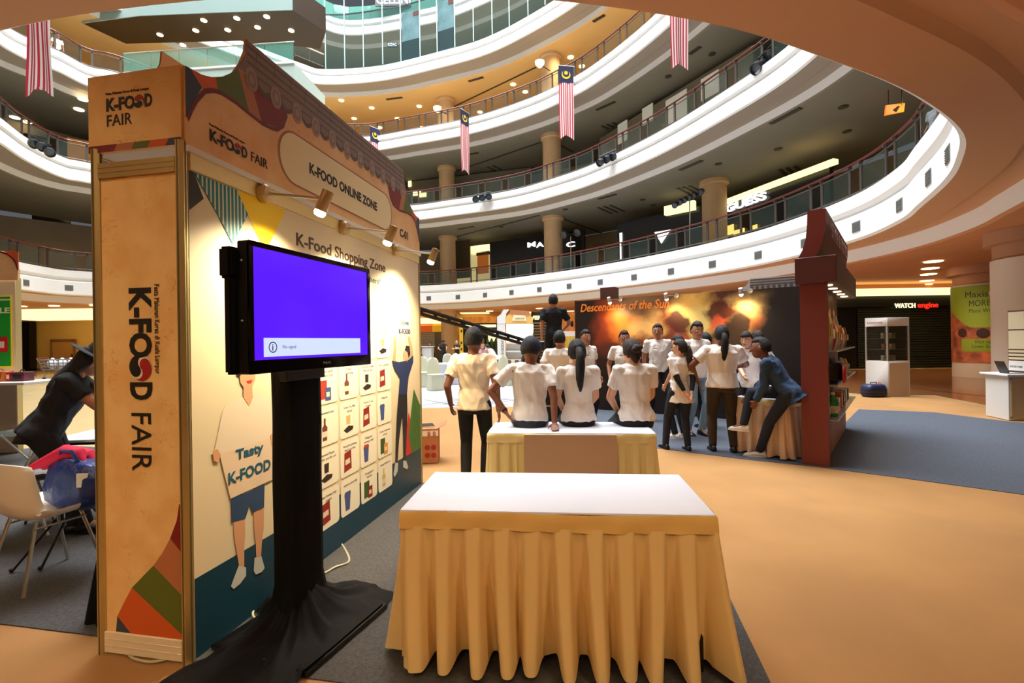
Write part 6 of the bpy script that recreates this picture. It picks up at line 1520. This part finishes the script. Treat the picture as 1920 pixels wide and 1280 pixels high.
# ================================================================== GALLERIES: SHOPS, SIGNS, LAMPS, FLAGS
ZC = {1: RINGS[2][0]-RINGS[2][1], 2: RINGS[3][0]-RINGS[3][1], 3: RINGS[4][0]-RINGS[4][1], 4: RINGS[5][0]-RINGS[5][1]}
def wallseg(name, label, x0, d0, x1, d1, zb, zt, m, th=.25, par=None, cat='shop', thingy=True):
    a = at_d(x0, 640, d0); c = at_d(x1, 640, d1); a.z = c.z = 0; u = (c-a); n = Vector((-u.y, u.x, 0)).normalized()
    t = thing(name, label, cat, (a+c)/2+Z*zb) if par is None else par
    b = MB(); b.obox(a+Z*zb, u, n*th, Z*(zt-zb)); b.build('shopfront_wall' if par is None else name, m, t); return t, a, c, u.normalized(), -n
def on_seg(a, u, x, y):
    s, z = on_plane(a, u, x, y); return a+u*s+Z*z, s, z
def segslab(t, nm, a, u, n, x0, x1, y0, y1, m, off=.04, th=.05):
    s0, za = on_plane(a, u, x0, y0); s1, zb = on_plane(a, u, x1, y1)
    _, zc = on_plane(a, u, x0, y1)
    b = MB(); b.obox(a+u*s0+n*off+Z*min(zb, zc), u*(s1-s0), n*th, Z*(max(za, zb)-min(zb, zc))); return b.build(nm, m, t)
# dark cosmetics shop with white glowing letters
t, a, c, u, n = wallseg('cosmetics_shop', 'black shop front with white glowing letters behind the column of the lowest gallery', 921, 37.5, 1098, 33.5, 5.77, 9.3, darkshop)
p, s0, z0 = on_seg(a, u, 989, 464); q, s1, _ = on_seg(a, u, 1076, 462)
wg = mat('sign_white_glow', (255, 255, 255), emit=1.6)
for ch_, x in (('M', 989), ('A', 1007), ('C', 1062)):
    p, s_, z_ = on_seg(a, u, x, 464); text(ch_, .50, p+n*.08, u, Z, wg, t, width=(.66 if ch_ != 'A' else .62), bold=.01, ext=.03)
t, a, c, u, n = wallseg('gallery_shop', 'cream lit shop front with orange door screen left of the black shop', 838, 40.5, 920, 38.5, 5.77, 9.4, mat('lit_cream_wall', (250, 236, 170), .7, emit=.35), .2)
segslab(t, 'door_screen', a, u, n, 896, 917, 477, 512, mat('orange_screen', (200, 110, 40), .5, emit=.3)); segslab(t, 'door_frame', a, u, n, 894, 919, 473, 477, dark); segslab(t, 'dark_panel', a, u, n, 838, 883, 452, 520, mat('gallery_brown', (90, 76, 54), .7), .03)
segslab(t, 'lit_fascia', a, u, n, 884, 919, 462, 472, cove)
# black fashion shop with triangle sign, and the one with the pale sign letters
t, a, c, u, n = wallseg('fashion_shop', 'black shop front with glowing inverted triangle sign on the lowest gallery', 1160, 31.0, 1330, 27.0, 5.77, 9.1, darkshop)
segslab(t, 'lit_strip', a, u, n, 1163, 1168, 437, 486, wg)
pts = [on_seg(a, u, x, y)[0]+n*.1 for x, y in ((1229, 436), (1259, 431), (1242, 457))]; b = MB(); b.prism(pts, n*.05); b.build('triangle_sign', wg, t)
text('?', .25, on_seg(a, u, 1239, 449)[0]+n*.17, u, Z, mat('sign_red', (150, 40, 60), .5), t)
segslab(t, 'lit_cove', a, u, n, 1250, 1306, 389, 394, cove, .05, .3)
t, a, c, u, n = wallseg('fashion_shop', 'dark shop front with white letters partly hidden by the railing, right of the column', 1340, 27.0, 1560, 20.5, 5.77, 8.9, darkshop)
p, s0, z0 = on_seg(a, u, 1363, 399); q, s1, _ = on_seg(a, u, 1440, 390)
text('GUESS', .52, p+n*.1, u, Z, wg, t, width=s1-s0, bold=.02, ext=.03)
b = MB(); p0_ = on_seg(a, u, 1345, 383)[0]; b.obox(Vector((p0_.x, p0_.y, 8.75))+n*.1, u*7.0, n*.3, Z*.20); b.build('lit_cove', cove, t)
segslab(t, 'window_glow', a, u, n, 1362, 1378, 425, 438, mat('amber_glow', (255, 214, 110), emit=1.5), .06); segslab(t, 'window_glow', a, u, n, 1378, 1398, 433, 437, mat('amber_glow', (255, 214, 110), emit=1.5), .06); segslab(t, 'window_glow', a, u, n, 1410, 1422, 424, 428, mat('amber_glow', (255, 214, 110), emit=1.5), .06)
# shops on the second and third galleries, and left side
t, a, c, u, n = wallseg('gallery_shop', 'dim shop front with lit panels on the second gallery behind the railing', 770, 41, 1000, 38, 11.27, 15.3, mat('gallery_grey_wall', (120, 112, 92), .7))
for x0, x1, y0, y1 in ((766, 772, 340, 350), (775, 790, 360, 366), (786, 800, 362, 369)): segslab(t, 'lit_panel', a, u, n, x0, x1, y0, y1, cove)
t, a, c, u, n = wallseg('gallery_shop', 'pale shop front with white screens on the second gallery, right part', 1130, 32, 1420, 22, 11.27, 15.0, mat('gallery_grey_wall', (120, 112, 92), .7))
for x0, x1, y0, y1 in ((1160, 1178, 235, 262), (1206, 1226, 205, 225), (1250, 1290, 190, 215), (1316, 1350, 150, 172)): segslab(t, 'white_screen', a, u, n, x0, x1, y0, y1, mat('pale_panel', (220, 220, 206), .5, emit=.15))
t, a, c, u, n = wallseg('gallery_shop', 'dark shop recess on the lowest gallery at far left with bright sign panel', -140, 30, 136, 34, 5.77, 9.6, mat('gallery_dark_brown', (60, 52, 44), .6))
segslab(t, 'lit_sign', a, u, n, -40, 60, 406, 440, mat('cream_sign_glow', (255, 244, 190), emit=1.6)); segslab(t, 'small_lamp', a, u, n, 123, 130, 406, 413, lampw, .3); segslab(t, 'dark_door', a, u, n, 60, 134, 395, 470, mat('gallery_black', (34, 28, 24), .6), .03)
t, a, c, u, n = wallseg('gallery_shop', 'grey shop wall with small green sign on the lowest gallery beside the booth post', 137, 35, 300, 37, 5.77, 9.6, mat('gallery_grey_tan', (110, 98, 82), .7))
segslab(t, 'green_sign', a, u, n, 141, 168, 442, 450, mat('sign_green', (60, 110, 90), .5, emit=.2))
t, a, c, u, n = wallseg('gallery_shop', 'brown shop wall on the second gallery at far left behind the railing', -60, 27, 300, 33, 11.27, 14.4, mat('gallery_dark_brown', (60, 52, 44), .6))
segslab(t, 'orange_panel', a, u, n, 126, 182, 258, 300, mat('orange_wall_panel', (214, 150, 70), .6, emit=.2))
# ceiling lamps: bright discs in the ceilings
def disc(x, y, z, r, nm='ceiling_downlight', m=lampw):
    p = at_z(x, y, z); b = MB(); b.lathe([(r, 0), (r, -.03), (r*.8, -.035), (0, -.035)], 14, p); return struct(b.build(nm, m))
for (x, y) in ((697, 202), (786, 199), (612, 203), (579, 173), (664, 222), (745, 222), (712, 239), (790, 239), (962, 158), (985, 172), (1070, 107), (1091, 124), (820, 208), (900, 210), (640, 188)): disc(x, y, ZC[3]-.01, .2)
for (x, y) in ((300, 65), (367, 57), (382, 38), (444, 34), (427, 56), (500, 31), (483, 51), (546, 57), (343, 84), (430, 86)): disc(x, y, 20.75, .17)
for (x, y) in ((156, 186), (148, 205), (28, 220), (50, 228)): disc(x, y, ZC[2]-.01, .24)
for (x, y) in ((911, 343), (943, 340), (861, 355), (838, 363)): disc(x, y, ZC[2]-.01-3.0, .12) if False else None
# slot diffusers and round detectors in the gallery ceilings
vd = mat('slot_diffuser_dark', (60, 54, 46), .6)
def slot(x0, y0, x1, y1, z, w=.22):
    a = at_z(x0, y0, z); c = at_z(x1, y1, z); u = c-a; n = Vector((-u.y, u.x, 0)).normalized(); b = MB(); b.obox(a, u, n*w, Z*-.03); return struct(b.build('slot_diffuser', vd))
for q in ((1441, 231, 1497, 201, ZC[1]), (1272, 318, 1313, 300, ZC[1]), (1116, 205, 1151, 189, ZC[2]), (1110, 39, 1132, 26, ZC[3]), (857, 429, 886, 424, ZC[1]), (1120, 372, 1153, 363, ZC[1]), (877, 151, 905, 143, ZC[3]), (723, 185, 753, 181, ZC[3]), (878, 288, 896, 285, ZC[2]), (1290, 100, 1310, 86, ZC[2])): slot(*q[:4], q[4]-.005)
for (x, y, z, d) in ((1464, 316, 1, 18), (1478, 313, 1, 18), (1493, 310, 1, 18), (1272, 352, 1, 22), (1283, 350, 1, 22), (1294, 348, 1, 22), (1123, 388, 1, 26), (1134, 386, 1, 26), (1146, 384, 1, 26), (1130, 235, 2, 12), (1140, 232, 2, 12), (1150, 229, 2, 12), (915, 312, 2, 16), (925, 310, 2, 16)):
    slot(x, y, x+d, y+d*.9 if x > 1400 else y+d*.45, ZC[z]-.005, .14)
for (x, y, z) in ((1581, 200, 1), (1588, 246, 1), (1459, 279, 1), (1347, 307, 1), (1335, 101, 2), (1253, 143, 2), (1060, 392, 1), (940, 425, 1), (1205, 374, 1), (1225, 384, 1)): disc(x, y, ZC[z]-.004, .17, 'ceiling_speaker', vd)
# thin dark joint lines in the ceilings running to the columns
for (x0, y0, x1, y1, z) in ((850, 199, 1004, 125, 3), (848, 322, 1012, 266, 2), (847, 445, 1010, 403, 1), (1058, 410, 1140, 441, 1), (1045, 268, 1075, 284, 2)):
    a = at_z(x0, y0, ZC[z]); c = at_z(x1, y1, ZC[z]); u = c-a; n = Vector((-u.y, u.x, 0)).normalized(); b = MB(); b.obox(a, u, n*.12, Z*-.04); struct(b.build('ceiling_joint', vd))
# orange exit board
p = at_z(1680, 204, ZC[1]); p.y -= 1.6; a = at_d(1660, 193, p.y+.3); c = at_d(1697, 215, p.y+.3)
t = thing('exit_sign', 'orange lit sign board hanging under the ceiling near the right end of the railing', 'sign', (a+c)/2)
b = MB(); b.prism([at_d(1662, 197, p.y), at_d(1697, 193, p.y+.5), at_d(1695, 209, p.y+.5), at_d(1660, 216, p.y)], (0, .06, 0)); b.build('board', mat('orange_sign_glow', (240, 120, 30), emit=.9), t)
b = MB(); b.prism([at_d(1674, 206, p.y-.06), at_d(1684, 198, p.y-.06), at_d(1688, 199, p.y-.06), at_d(1681, 210, p.y-.06)], (0, .02, 0)); b.build('arrow', mat('sign_dark_brown', (70, 30, 16), .5), t)
for x in (1666, 1691): q = at_d(x, 197, p.y+.25); b = MB(); b.tube([q, Vector((q.x, q.y, ZC[1]))], .012, 5); b.build('hanger', dark, t)
# stage lamps clamped to the gallery fronts
def stage_lamps(label, pts, d, r=.17, ln=.42, dirv=(0, -1, -.5), bar=True):
    q0 = at_d(pts[0][0], pts[0][1], d); q1 = at_d(pts[-1][0], pts[-1][1], d)
    t = thing('stage_lamps', label, 'stage lamp', (q0+q1)/2)
    b = MB(); b.tube([q0+Z*r*1.5-(q1-q0)*.15, q1+Z*r*1.5+(q1-q0)*.15], .03, 6); b.build('clamp_bar', dark, t)
    for k, (x, y) in enumerate(pts):
        c = at_d(x, y, d); ax = Vector(dirv).normalized()
        b = MB(); b.lathe([(r*.3, -ln*.55), (r*.7, -ln*.45), (r*.72, 0), (r, ln*.1), (r, ln*.45), (r*.85, ln*.46), (r*.8, ln*.2)], 14, c, ax); h_ = b.build('lamp_can', mat('lamp_can_grey', (70, 72, 76), .35, .7), t, smooth=True)
        b = MB(); b.lathe([(r*.84, 0), (0, .02)], 14, c+ax*ln*.32, ax); b.build('lens', mat('lens_blue', (60, 74, 90), .1), h_)
        b = MB(); b.tube([c+Z*r*1.5, c+Z*r*.4], .02, 5); b.build('yoke', dark, h_)
    return t
stage_lamps('three stage lamps in a row clamped to the second gallery front, left of the flags', ((893, 374), (905, 371), (917, 369)), 31.5, .22, .45, (-.2, -1, -.2))
stage_lamps('three stage lamps clamped to the second gallery front above the poster wall', ((1128, 303), (1140, 297), (1152, 292)), 25.2, .20, .5, (-.7, -.4, -.5))
stage_lamps('pair of large stage lamps beside the near ceiling edge at upper right', ((1424, 124), (1446, 102)), 17.4, .22, .6, (-.75, -.3, -.6))
stage_lamps('cluster of black and silver stage lamps on the second gallery at far left', ((62, 268), (78, 274), (92, 284)), 21.0, .2, .5, (.7, -.5, -.5))
def pole_lamps(label, px, ybase, d, heads, r, zf):
    q = at_d(px, ybase, d); t = thing('lamp_stand', label, 'stage lamp', (q.x, q.y, zf))
    top = at_d(px, min(h[1] for h in heads)+6, d); b = MB(); b.tube([(q.x, q.y, zf), top], .03, 6); b.build('pole', alu, t)
    h0, h1 = at_d(*heads[0], d), at_d(*heads[-1], d); b = MB(); b.tube([h0, h1], .03, 6); b.build('crossbar', dark, t)
    for x, y in heads:
        c = at_d(x, y, d)+Z*.05; b = MB(); b.lathe([(r*.5, -.3), (r, -.22), (r, .12), (r*.8, .13)], 12, c, (-.5, -.7, -.45)); b.build('lamp_can', mat('lamp_can_grey', (70, 72, 76), .35, .7), t, smooth=True)
    for an in (0, 2.1, 4.2): b = MB(); b.tube([(q.x, q.y, zf+.6), (q.x+math.cos(an)*.4, q.y+math.sin(an)*.4, zf+.01)], .02, 5); b.build('leg', dark, t)
pole_lamps('row of six small stage lamps on a stand beside the right gallery column', 1293, 460, 24.4, [(1266, 386), (1275, 381), (1283, 377), (1292, 372), (1300, 368), (1314, 362)], .15, 5.77)
pole_lamps('two dark moving head lamps on a stand right of the middle gallery column', 1070, 480, 31.0, [(1057, 441), (1083, 437)], .25, 5.77)
# Malaysian flags hung as long vertical banners
fr_ = mat('flag_red', (196, 30, 52), .75); fw_ = mat('flag_white', (236, 222, 224), .75); fn_ = mat('flag_navy', (20, 26, 70), .75); fy_ = mat('flag_yellow', (250, 206, 30), .7)
def flag(px, ytop, ybot, d, w, rz, label, canton=True, L_=None):
    top = at_d(px, ytop, d); bot = at_d(px, ybot, d); H_ = L_ or (top.z-bot.z); zt_ = bot.z+H_
    t = thing('flag', label, 'flag', (top.x, d, bot.z), rz)
    n = 14; rows = 14; zc_ = H_*(1-.23)
    b = MB()
    for s in range(n):
        b.mi = s % 2; x0 = -w/2+w*s/n; x1 = x0+w/n
        for k in range(rows):
            za, zb = zc_*k/rows, zc_*(k+1)/rows
            def P(x, z): 
                notch = .32*(1-abs(x)/(w/2)) if z == 0 else 0
                return (x, .05*math.sin(z*1.3+x*4)*(1-z/H_)+.03*math.sin(x*14), z+notch)
            b.add([P(x0, za), P(x1, za), P(x1, zb), P(x0, zb)], [(0, 1, 2, 3)])
    o = b.build('striped_field', [fr_, fw_], t, world=False); o.modifiers.new('s', 'SOLIDIFY').thickness = .006
    b = MB(); b.obox((-w/2, -.01, zc_), (w, 0, 0), (0, .02, 0), (0, 0, H_-zc_)); b.build('navy_canton', fn_, t, world=False)
    cz = (zc_+H_)/2; R_ = w*.30
    for sy, sgn in ((-.016, -1), (.011, 1)):
        pts = [(math.cos(q)*R_, math.sin(q)*R_) for q in [PI*.5+PI*(.72-1.44*0)+k for k in ()]]
        outer = [(R_*math.cos(q), R_*math.sin(q)) for q in [PI*.78+k*(PI*1.44)/16 for k in range(17)]]
        inn = [(R_*.80*math.cos(q), R_*.22+R_*.80*math.sin(q)) for q in [PI*.86+k*(PI*1.28)/14 for k in range(15)]]
        b = MB(); m_ = min(len(outer), len(inn)); fs = []
        pts = outer+list(reversed(inn)); b.rings([[(outer[int(i*16/14)][0], sy, cz+outer[int(i*16/14)][1]) for i in range(15)], [(x, sy, cz+y) for x, y in inn]], False, False); b.build('crescent', fy_, t, world=False)
        b = MB(); star = []
        for k in range(28):
            rr = R_*(.52 if k % 2 == 0 else .30); a_ = PI*k/14; star.append((rr*math.sin(a_), sy, cz+R_*.35+rr*math.cos(a_)))
        b.flat(star); b.build('star', fy_, t, world=False)
    b = MB(); b.tube([(-w/2-.06, 0, H_+.01), (w/2+.06, 0, H_+.01)], .02, 6); b.build('top_rod', alu, t, world=False)
flag(1061, 124, 262, 27.5, .86, 0.15, 'large Malaysian flag banner nearest the centre with visible crescent and striped tail')
flag(871, 208, 325, 31.5, .86, 1.0, 'Malaysian flag banner seen nearly edge-on, second from the booth roof')
flag(703, 240, 360, 35, .86, .95, 'Malaysian flag banner half hidden behind the booth roof tiles')
flag(1273, 10, 131, 19.5, .72, .1, 'red and white striped flag tail under the near ceiling at upper right', L_=4.2)
flag(70, -80, 182, 15.0, .87, -.1, 'red and white striped flag tail at the upper left corner', L_=4.3)
# glass wall of the fourth gallery and its contents
glassT = mat('curtain_glass', (58, 82, 78), .05, alpha=.3); mul = mat('pale_mullion', (150, 172, 170), .4, .4)
xs = [611, 647, 682, 718, 752, 788, 820, 853, 888, 923, 955, 990, 1022]
ybot = {611: 130, 647: 129.5, 682: 126, 718: 121, 752: 117, 788: 108, 820: 99, 853: 89, 888: 78, 923: 66, 955: 52, 990: 30, 1022: 10}
t = thing('glass_screen', 'curved glass screen with pale mullions along the upper gallery', 'glass wall', at_z(800, 104, 22.25))
base = [at_z(x, ybot[x], 22.27) for x in xs]
HT = 4.1
m0 = None
for k, p in enumerate(base):
    b = MB(); b.box(p+Z*(HT+1.3)/2, (.07, .10, HT+1.3)); b.build('mullion', mul, t)
    if k:
        q = base[k-1]; b = MB(); n_ = Vector((-(p-q).y, (p-q).x, 0)).normalized(); b.obox(q, p-q, n_*.02, Z*HT); b.build('glass_pane', glassT, t)
        b = MB(); b.obox(q+Z*HT, p-q, n_*.06, Z*.08); b.build('transom', dark, t)
def gposter(k, label, f0, m1_, m2_):
    q, p = base[k], base[k+1]; n_ = Vector((-(p-q).y, (p-q).x, 0)).normalized(); t_ = thing('window_poster', label, 'poster', q.lerp(p, .5))
    b = MB(); b.obox(q.lerp(p, .03)+n_*.06+Z*.1, (p-q)*.94, n_*.02, Z*3.5); b.build('sheet', m1_, t_)
    b = MB(); b.obox(q.lerp(p, .03)+n_*.035+Z*.1, (p-q)*.94, n_*.02, Z*1.4); b.build('dark_figures', mat('poster_dark_blue', (24, 40, 60), .5), t_)
    b = MB(); b.obox(q.lerp(p, .64)+n_*.035+Z*3.2, (p-q)*.32, n_*.02, Z*.3); b.build('red_mark', mat('poster_red_mark', (170, 50, 40), .5), t_)
pbl = mat('poster_pale_blue', (170, 214, 226), .5, noise=(1.2, .3))
gposter(4, 'pale blue photo poster behind the upper glass screen, left one', 0, pbl, None); gposter(6, 'pale blue photo poster behind the upper glass screen, right one', 0, pbl, None)
t = thing('hanging_sign', 'small dark hanging sign with pale letters behind the upper glass screen', 'sign', at_d(736, 82, 38))
b = MB(); a = at_d(726, 78, 38); c = at_d(745, 88, 38); b.obox((a.x, 38, c.z), (c.x-a.x, 0, 0), (0, .1, 0), (0, 0, a.z-c.z)); b.build('board', dark, t)
text('KZAC', .30, Vector((a.x+.05, 37.98, c.z+.1)), (1, 0, 0), Z, mat('sign_pale_letter', (230, 240, 240), .5, emit=.5), t, width=(c.x-a.x)*.85, bold=.008)
t = thing('shop_sign', 'dark sign with large white letters at the very top of the view', 'sign', at_d(735, 2, 38))
b = MB(); a = at_d(703, -16, 38); c = at_d(770, 10, 38); b.obox((a.x, 38, c.z), (c.x-a.x, 0, 0), (0, .12, 0), (0, 0, a.z-c.z)); b.build('board', mat('sign_navy_board', (16, 22, 32), .4), t)
text('CELLINI', .85, Vector((a.x+.1, 37.97, c.z+.14)), (1, 0, 0), Z, mat('sign_pale_letter', (230, 240, 240), .5, emit=.5), t, width=(c.x-a.x)*.95, bold=.01)
# glass balustrade of the topmost gallery
cv5 = CURVES[5]; run = [p for p in offset_curve(cv5, .1) if p.y > 31 and p.x < 2]
t = thing('glass_balustrade', 'green tinted frameless glass balustrade on the topmost gallery in view', 'railing', (run[0].x, run[0].y, 27.8))
gg = mat('green_tinted_glass', (110, 176, 160), .05, alpha=.38)
for k in range(0, len(run)-2, 2):
    q, p = Vector((run[k].x, run[k].y, 27.8)), Vector((run[min(k+2, len(run)-1)].x, run[min(k+2, len(run)-1)].y, 27.8)); n_ = Vector((-(p-q).y, (p-q).x, 0)).normalized()
    b = MB(); b.obox(q, (p-q)*.98, n_*.02, Z*1.1); b.build('glass_panel', gg, t)
# short railing, and bridge with dark soffit, at the upper left
zb = 20.75
P4 = [at_z(x, y, zb) for x, y in ((155, 44), (262, 30), (400, 24), (549, 19), (611, 60), (600, 92), (470, 76), (236, 82))]
b = MB(); b.prism(P4, Z*1.5); struct(b.build('trim_bridge', mat('dark_brown_soffit', (58, 42, 26), .4)))
b = MB(); 
for i in range(3):
    q, p = P4[i], P4[i+1]; b = MB(); b.obox(q+Vector((0, -.06, -.02)), p-q, (0, .05, 0), Z*1.5); struct(b.build('trim_bridge_edge', mat('teal_grey_edge', (150, 172, 168), .5)))
def rail_line(label, pts, zf, d=None):
    t = thing('short_railing', label, 'railing', pts[0])
    b = MB(); b.tube([p+Z*1.05 for p in pts], .04, 6); b.build('handrail', alu, t)
    b = MB(); b.tube([p+Z*.12 for p in pts], .03, 6); b.build('rail_bar', railm, t)
    for i in range(len(pts)-1):
        n = max(2, int((pts[i+1]-pts[i]).length/.9))
        for k in range(n): p = pts[i].lerp(pts[i+1], k/n); b = MB(); b.tube([p, p+Z*1.05], .03, 5); b.build('post', railm, t)
        b = MB(); u = pts[i+1]-pts[i]; b.obox(pts[i]+Z*.15, u, Vector((-u.y, u.x, 0)).normalized()*.01, Z*.8); b.build('glass_panel', glassm, t)
rail_line('short steel railing left of the curved glass screen on the fourth gallery', [at_z(553, 106, 22.3), at_z(607, 128, 22.3)], 22.3)
# glazed walkway and escalator at the back left, third gallery
A_, B_ = at_z(232, 139, 16.75), at_z(552, 118, 16.75)
t = thing('glazed_walkway', 'pale walkway with glass sides crossing behind the booth header at upper left', 'walkway', (A_+B_)/2)
u = B_-A_; n_ = Vector((-u.y, u.x, 0)).normalized()
b = MB(); b.obox(A_-Z*1.3, u, n_*3.5, Z*1.3); b.build('deck', mat('pale_teal_paint', (176, 196, 188), .5), t)
b = MB(); b.obox(A_-Z*.02, u, n_*-.06, Z*.10); b.build('edge_trim', white, t)
for k in range(6):
    b = MB(); b.obox(A_+u*(k/6)+Z*.1, u*(.97/6), n_*.02, Z*1.05); b.build('glass_panel', gg, t)
b = MB(); b.tube([A_+Z*1.15, B_+Z*1.15], .03, 6); b.build('handrail', alu, t)
E0, E1_ = at_d(296, 72, 36), at_d(470, 138, 36)
t = thing('escalator', 'dark framed escalator descending to the right behind the glazed walkway', 'escalator', (E0+E1_)/2)
u = E1_-E0
b = MB(); b.obox(E0-Z*.9, u, (0, 1.4, 0), Z*.9); b.build('truss', mat('escalator_tan', (150, 120, 84), .5), t)
for yy in (0, 1.3):
    b = MB(); b.obox(E0+Vector((0, yy, 0)), u, (0, .03, 0), Z*.9); b.build('balustrade_glass', glassm, t)
    b = MB(); b.tube([E0+Vector((0, yy, .95)), E1_+Vector((0, yy, .95))], .06, 6); b.build('handrail', black, t)
for k in range(5):
    b = MB(); b.box(E0+u*(k/4)+Z*.45, (.12, .1, .95)); b.build('post', black, t)
# lamps hung from the columns (wall brackets)
for (x, y, d, e) in ((1012, 120, 30.5, 1), (820, 205, 36, 1)):
    c = at_d(x, y, d); t = thing('column_lamp', 'bright bracket lamp on the %s column of the third gallery' % ('middle' if x > 900 else 'left'), 'lamp', c)
    b = MB(); b.lathe([(.10, -.2), (.28, .0), (.3, .15), (.0, .2)], 14, c); b.build('lamp_shade', mat('warm_lamp_shade_glow', (255, 220, 150), emit=5), t, smooth=True)
    b = MB(); b.tube([c, c+Vector((.7, .6, -.1))], .03, 6); b.build('bracket', dark, t)
for x, y, e in ((-9, 37.5, 900), (-2, 36, 900), (4, 31, 700), (9, 24, 600), (-24, 29, 900), (-18, 35, 700), (11, 17, 400)):
    light('gallery_downlight', 'SPOT', (x, y, ZC[3]-.1), e, (1, .76, .42), .3, (x, y, 16), spot=2.9, blend=.6)
for x, y, e in ((13.5, 21, 160), (14, 16, 200), (3, 35, 160), (-27, 29, 200)):
    light('gallery_downlight', 'SPOT', (x, y, ZC[1]-.1), e, (1, .74, .42), .3, (x, y, 5), spot=2.9, blend=.6)

# ================================================================== GROUPS OF REPEATS
GROUPS = {'snack_bag': 'snack pouches on the red booth shelves', 'bottle': 'bottles on the red booth shelves', 'package': 'packages on show', 'person': 'people at the fair', 'column': 'round columns of the mall',
 'gallery_railing': 'railings of the galleries', 'flag': 'flag banners hanging in the atrium', 'stage_lamps': 'stage lamps on the galleries', 'lamp_stand': 'lamp stands on the lowest gallery', 'shell_chair': 'shell chairs behind the booth',
 'skirted_table': 'skirted tables', 'plastic_bag': 'bags in the shopping trolley', 'potted_plant': 'plants before the far cafe', 'snack_box': 'snack cartons on the neighbouring counter', 'cable': 'cables on the floor',
 'window_poster': 'posters behind the glass screen', 'gallery_shop': 'shop fronts on the galleries', 'fashion_shop': 'dark shop fronts on the lowest gallery', 'column_lamp': 'bracket lamps on the columns'}
for o in list(sc.objects):
    if o.parent is None and 'label' in o and 'group' not in o:
        base = o.name.split('.')[0]
        if base in GROUPS: o['group'] = GROUPS[base]
        elif base == 'carton': o['group'] = 'cartons on the lowest booth shelf' if 'shelf' in o['label'] else 'cartons stacked below the white kiosk'
